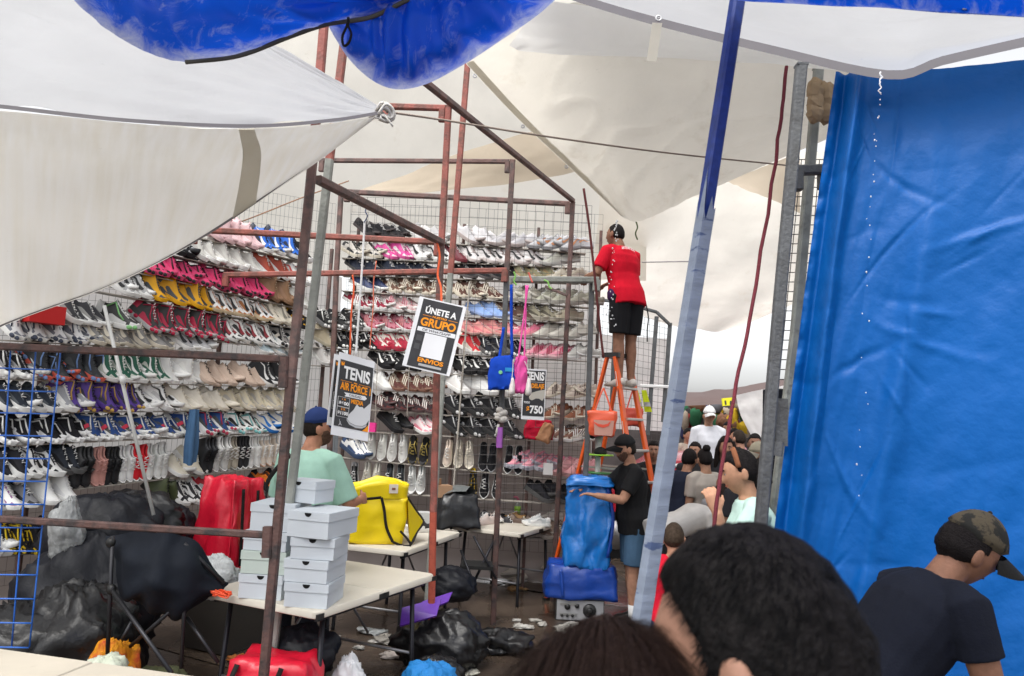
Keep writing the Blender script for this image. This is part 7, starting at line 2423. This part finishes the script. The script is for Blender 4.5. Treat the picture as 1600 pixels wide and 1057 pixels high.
back_person('far shopper in pink top left of the man in grey', 1146, 652, 11.6, 1.7, 190, z0=.2, top=(.5, .25, .3), bottom=('pants', (.03, .03, .03)), skin=(.36, .2, .13), face=True, build='f')
back_person('person in black hoodie at the back, left of the man in white cap', 1088, 690, 9.4, 1.70, 150, top=(.02, .02, .022), sleeve='long', bottom=('pants', (.03, .03, .03)), hair=('short', (.013, .010, .010)), skin=(.34, .18, .12))
back_person('far shopper in beige shirt at the left edge of the crowd', 1074, 668, 12.4, 1.72, 200, z0=.15, top=(.42, .36, .30), bottom=('pants', (.03, .03, .03)), skin=(.34, .18, .12))
back_person('far shopper in dark red top below the small yellow sign', 1126, 664, 12.0, 1.70, 170, z0=.2, top=(.25, .02, .03), bottom=('pants', (.03, .03, .03)), skin=(.36, .2, .13))
# the two heads nearest the camera
ph = atY(1262, 1040, .69)
person('man with short black hair, his big head filling the lower right foreground', (ph.x + .02, ph.y + .02), rad(54), 1.765, lean=2, head=(0, 10, 0), top=(.03, .03, .035), bottom=('pants', (.03, .03, .04)), hair=('short', (.008, .007, .007)), skin=(.27, .145, .10), vox=.006)  # skin set darker, putting the shade on the face into its colour
pw2 = atY(985, 1100, .72)
person('woman with long brown hair in the bottom foreground, seen from behind', (pw2.x, pw2.y), rad(12), 1.66, head=(0, 6, 0), top=(.05, .04, .05), bottom=('pants', (.03, .03, .04)), hair=('long', (.016, .009, .007)), skin=(.38, .2, .14), vox=.007, build='f')
def strands(label, n, ln, w, col, flow, seed, lift=.12, jit=.25):
    b = BONE[label]
    r = random.Random(seed)
    hc, Rh, hs = b['hc'], b['Rh'], b['hs']
    mb = MB()
    for _ in range(n):
        d = V((r.gauss(0, 1), r.gauss(0, 1), r.gauss(0, 1))).normalized()
        if d.z < hairline(d) + (.14 if d.y > .1 else .04):
            continue
        th = 1 + lift * r.uniform(.55, 1.0)
        p = V((d.x * HR.x, d.y * HR.y, d.z * HR.z)) * head_r(d) * (th - .03)
        f = flow(d)
        f = (f - d * f.dot(d)).normalized() + V((r.gauss(0, jit), r.gauss(0, jit), r.gauss(0, jit)))
        f = f - d * f.dot(d) * .8
        side = d.cross(f).normalized()
        pts = []
        c = p
        dd = f.normalized()
        L_ = ln * r.uniform(.6, 1.1)
        for i in range(4):
            pts.append(c)
            nd = (c).normalized()
            dd = (dd - nd * dd.dot(nd) * .7 + nd * .05 + V((0, 0, -.1 * i * (ln > .06)))).normalized()
            c = c + dd * L_ / 3
        ws = [w, w, w * .8, w * .15]
        vs = []
        for q, ww in zip(pts, ws):
            vs += [hc + Rh @ (q + side * ww) * hs, hc + Rh @ (q - side * ww) * hs]
        mb.add(vs, [(0, 1, 3, 2), (2, 3, 5, 4), (4, 5, 7, 6)])
    o = mb.build('hair_strands', cm(col, 'hair'), b['t'], True, world=False, kind='stuff')
strands('man with short black hair, his big head filling the lower right foreground', 26000, .020, .00045, (.004, .0038, .004), lambda d: V((0, .5, -.6)) + V((d.x, d.y, 0)) * .8, 3, .11, .22)
strands('woman with long brown hair in the bottom foreground, seen from behind', 22000, .13, .00035, (.016, .009, .007), lambda d: V((0, -.5, -1)) + V((d.x * .6, 0, 0)), 5, .13, .08)
strands('man in black T-shirt and camouflage cap bending before the blue tarp wall', 1500, .02, .0007, (.012, .010, .010), lambda d: V((0, -.2, -1)), 7, .11, .3) if False else None
# ------------------------------------------------------------------ beyond the stall
t = thing('canopy_tarp', 'dark plum awning over the far stalls below the pale sky', 'awning', atY(1130, 620, 16))
sheet([PY((980, 615, 16), (1080, 613, 16), (1150, 606, 16), (1210, 595, 16), (1330, 580, 16)), PY((980, 626, 15.2), (1080, 624, 15.2), (1150, 619, 15.2), (1210, 610, 15.2), (1330, 600, 15.2)), PY((980, 636, 15), (1080, 634, 15), (1150, 631, 15), (1210, 624, 15), (1330, 614, 15))], 30, 12, lambda u, v, p: nz((u * 12, v * 2, 3), 1) * .05).build('tarp_sheet', tarp_mat('plum tarp', (.12, .085, .08), .15), t, True)
plain('backing_sheet', 'white cloth hanging across the far stall right of the dark red rope', [PY((1150, 618, 13.5), (1185, 610, 13.5), (1240, 600, 13.5)), PY((1158, 650, 13.5), (1190, 650, 13.5), (1240, 650, 13.5)), PY((1185, 700, 13.5), (1210, 700, 13.5), (1240, 700, 13.5))], BACK, 16, 12, .04)
t = thing('market_stall', 'dim far stall crowded with hanging goods under the plum awning', 'stall', (4.6, 17.2, 0))
mb = MB()
mb.box((4.6, 17.6, 1.35), (9, .2, 2.7))
mb.build('back_wall', mat('dim stall cloth', (.06, .05, .05), rough=.9, var=.4, vscale=2), t)
r = random.Random(5)
for k in range(70):
    px, py = r.uniform(1050, 1200), r.uniform(630, 676)
    p = atY(px, py, 16.8 + r.uniform(-.5, .3))
    mb = MB()
    mb.ball(p, (r.uniform(.08, .2), .08, r.uniform(.1, .25)), 10, 8, lambda d: 1 + .4 * nz(d, 2.5, k))
    mb.build('hanging_goods', cm(r.choice([(.3, .03, .03), (.02, .02, .02), (.1, .1, .11), (.3, .25, .2), (.03, .12, .06), (.05, .05, .12), (.2, .1, .06), (.45, .3, .02)])), t, True)
mb = MB()
p = atY(1137, 628, 14.5)
mb.box(p, (.22, .05, .15), Matrix.Rotation(-.15, 3, 'Y'))
sg = tag(mb.build('price_sign', cm((.75, .70, .03), 'paper')), 'small yellow sign hanging among the far goods', 'sign')
for k, x in enumerate((-.05, .05)):
    mb = MB()
    mb.box(p + V((x, -.03, -.02)), (.03, .01, .08), Matrix.Rotation(-.15 + .2 * k, 3, 'Y'))
    mb.build('bold_stroke', cm((.05, .05, .05), 'paper'), sg)
# red car roof behind the crowd
cp = atY(1085, 700, 11.5)
t = thing('parked_car', 'red car with painted white roof reflection half hidden behind the crowd', 'car', (cp.x, cp.y, 0), 0)
CARR = mat('car paint', (.45, .012, .03), rough=.25, spec=.5, var=.03, coat=.6)
def car_ring(prof, y):
    return [V((x, y, z)) for x, z in prof]
prof = [(-2.05, .35), (-2.1, .75), (-1.9, .92), (-1.2, 1.02), (-.62, 1.42), (.3, 1.55), (1.0, 1.46), (1.6, 1.05), (2.0, .98), (2.1, .6), (2.05, .35)]
mb = MB()
rings = []
for y, sx_, zs_ in ((-.86, .97, .80), (-.84, 1, .95), (-.62, 1, 1), (0, 1, 1.02), (.62, 1, 1), (.84, 1, .95), (.86, .97, .80)):
    rings.append([V((cp.x + x * sx_, cp.y + y, .35 + (z - .35) * (zs_ if z > 1.0 else 1))) for x, z in prof])
mb.ring_loft(rings)
mb.build('car_body', CARR, t, True, sharp=45)
mb = MB()
mb.add([V((cp.x + x, cp.y - .87, z)) for x, z in ((-1.1, .98), (1.45, .99), (.95, 1.26), (.25, 1.33), (-.55, 1.24))], [(0, 1, 2, 3, 4)])
mb.build('side_window', mat('car glass', (.03, .035, .04), rough=.08, spec=.6, var=0), t)
mb = MB()
ribbon([V((cp.x + x, cp.y - .865, z)) for x, z in ((-1.15, 1.03), (-.58, 1.30), (.28, 1.40), (1.0, 1.32), (1.5, 1.04))], .05, (0, 0, 1), 24).build('roof_glint', cm((.72, .70, .68), 'plastic'), t, True)  # white ribbon stands for the reflection along the red roof
for x in (-1.3, 1.35):
    mb = MB()
    mb.tube([(cp.x + x, cp.y - .88, .32), (cp.x + x, cp.y - .68, .32)], .32, 20)
    w = mb.build('wheel', cm((.015, .015, .016), 'rubber'), t, True, sharp=40)
    mb = MB()
    mb.tube([(cp.x + x, cp.y - .89, .32), (cp.x + x, cp.y - .87, .32)], .20, 16)
    m2 = mb.mesh('rim', cm((.4, .4, .41), 'metal'), True, t.location)
    link('rim', m2, w)
mb = MB()
mb.tube([(cp.x - 1.7, cp.y - .88, .80), (cp.x - 1.98, cp.y - .80, .80)], [.05, .07], 10)
mb.build('headlight', cm((.6, .6, .6), 'plastic'), t, True)
# dark far walls either side so that the street closes off
for lab, x, y, w, m_ in (('grey market building far behind the stalls at left', -9, 24, 20, (.30, .28, .26)), ('grey market building far behind the stalls at right', 16, 26, 16, (.26, .25, .24))):
    t = thing('market_building', lab, 'building', (x, y, 0))
    mb = MB()
    mb.box((x, y, 1.3), (w, 3, 2.6))
    mb.build('wall', mat('render ' + lab[-5:], m_, rough=.9, var=.2, vscale=.6, bump=.2, bscale=6), t)
    for i in range(5):
        mb = MB()
        mb.box((x - w / 2 + w * (i + .5) / 5, y - 1.52, 1.1), (w / 7, .06, 2.2))
        mb.build('shutter', cm((.12, .13, .14), 'metal'), t)
# table of goods before the bending man
t = thing('goods_table', 'low table spread with small goods before the bending man', 'table', (2.05, 6.6, 0))
mb = MB()
mb.box((2.1, 6.75, .52), (.8, .7, .04))
mb.build('tabletop', cm((.45, .42, .4), 'paper'), t)
for x in (1.75, 2.45):
    for y in (6.45, 7.05):
        mb = MB()
        mb.tube([(x, y, .5), (x, y, 0)], .018, 8)
        mb.build('leg', DARKM, t, True)
r = random.Random(3)
for k in range(14):
    mb = MB()
    mb.box((2.1 + r.uniform(-.33, .33), 6.75 + r.uniform(-.28, .28), .56), (r.uniform(.06, .12), r.uniform(.05, .1), .04), RZ(r.uniform(0, 90)))
    tag(mb.build('packet', cm(r.choice([(.6, .6, .58), (.5, .1, .1), (.7, .55, .05), (.55, .4, .35)]), 'paper')), 'small packet on the low table before the bending man', 'packet', 'packets on the low goods table')
mb = MB()
c = V((1.98, 6.62, .60))
mb.tube([c + V((0, 0, -.04)), c + V((0, 0, .04))], [.09, .12], 18)
tag(mb.build('bowl', cm((.75, .5, .02), 'plastic'), None, True, sharp=40), 'yellow bowl on the low table under the bending man', 'bowl')
# water pouring off the tarps
WATER = mat('water drops', (.86, .88, .90), rough=.08, spec=.6, var=0, trans=.35)
def drip(label, pts, n, r0, seed, spread):
    r = random.Random(seed)
    P = spts([atY(*p) for p in pts], 100)
    top = P[0]
    t = thing('water_drip', label, 'water', top)
    mb = MB()
    m_ = 14
    mb.tube([P[i] + V((nz((i, 0, seed), .5) * .012, 0, 0)) for i in range(m_)], [r0 * 1.3 * (1 - .6 * i / m_) * (1 + .4 * nz((i, 3, seed), .7)) for i in range(m_)], 8)
    mb.build('stream', WATER, t, True)
    mb = MB()
    for k in range(n):
        f = (k + r.random()) / n
        p = P[min(100, int(12 + f * 88))] + V((r.gauss(0, spread * (.4 + f)), r.gauss(0, spread), r.gauss(0, .01)))
        s = r0 * r.uniform(.45, 1.15)
        mb.ball(p, (s, s, s * r.uniform(1.0, 1.7)), 8, 6)
    mb.build('drops', WATER, t, True, kind='stuff')
drip('stream of drops falling from the beige tarp in front of the red shirt', [(964, 344, 6.62), (961, 370, 6.62), (957, 420, 6.62), (955, 480, 6.62), (957, 512, 6.62)], 38, .0065, 3, .018)
drip('thin stream of drops falling from the hem in front of the blue tarp wall', [(1376, 113, 2.95), (1374, 160, 2.95), (1368, 230, 2.95), (1360, 320, 2.95), (1356, 430, 2.95), (1345, 640, 2.95), (1330, 780, 2.95)], 30, .0032, 8, .012)
bpy.data.scenes.remove(tmp_scene)
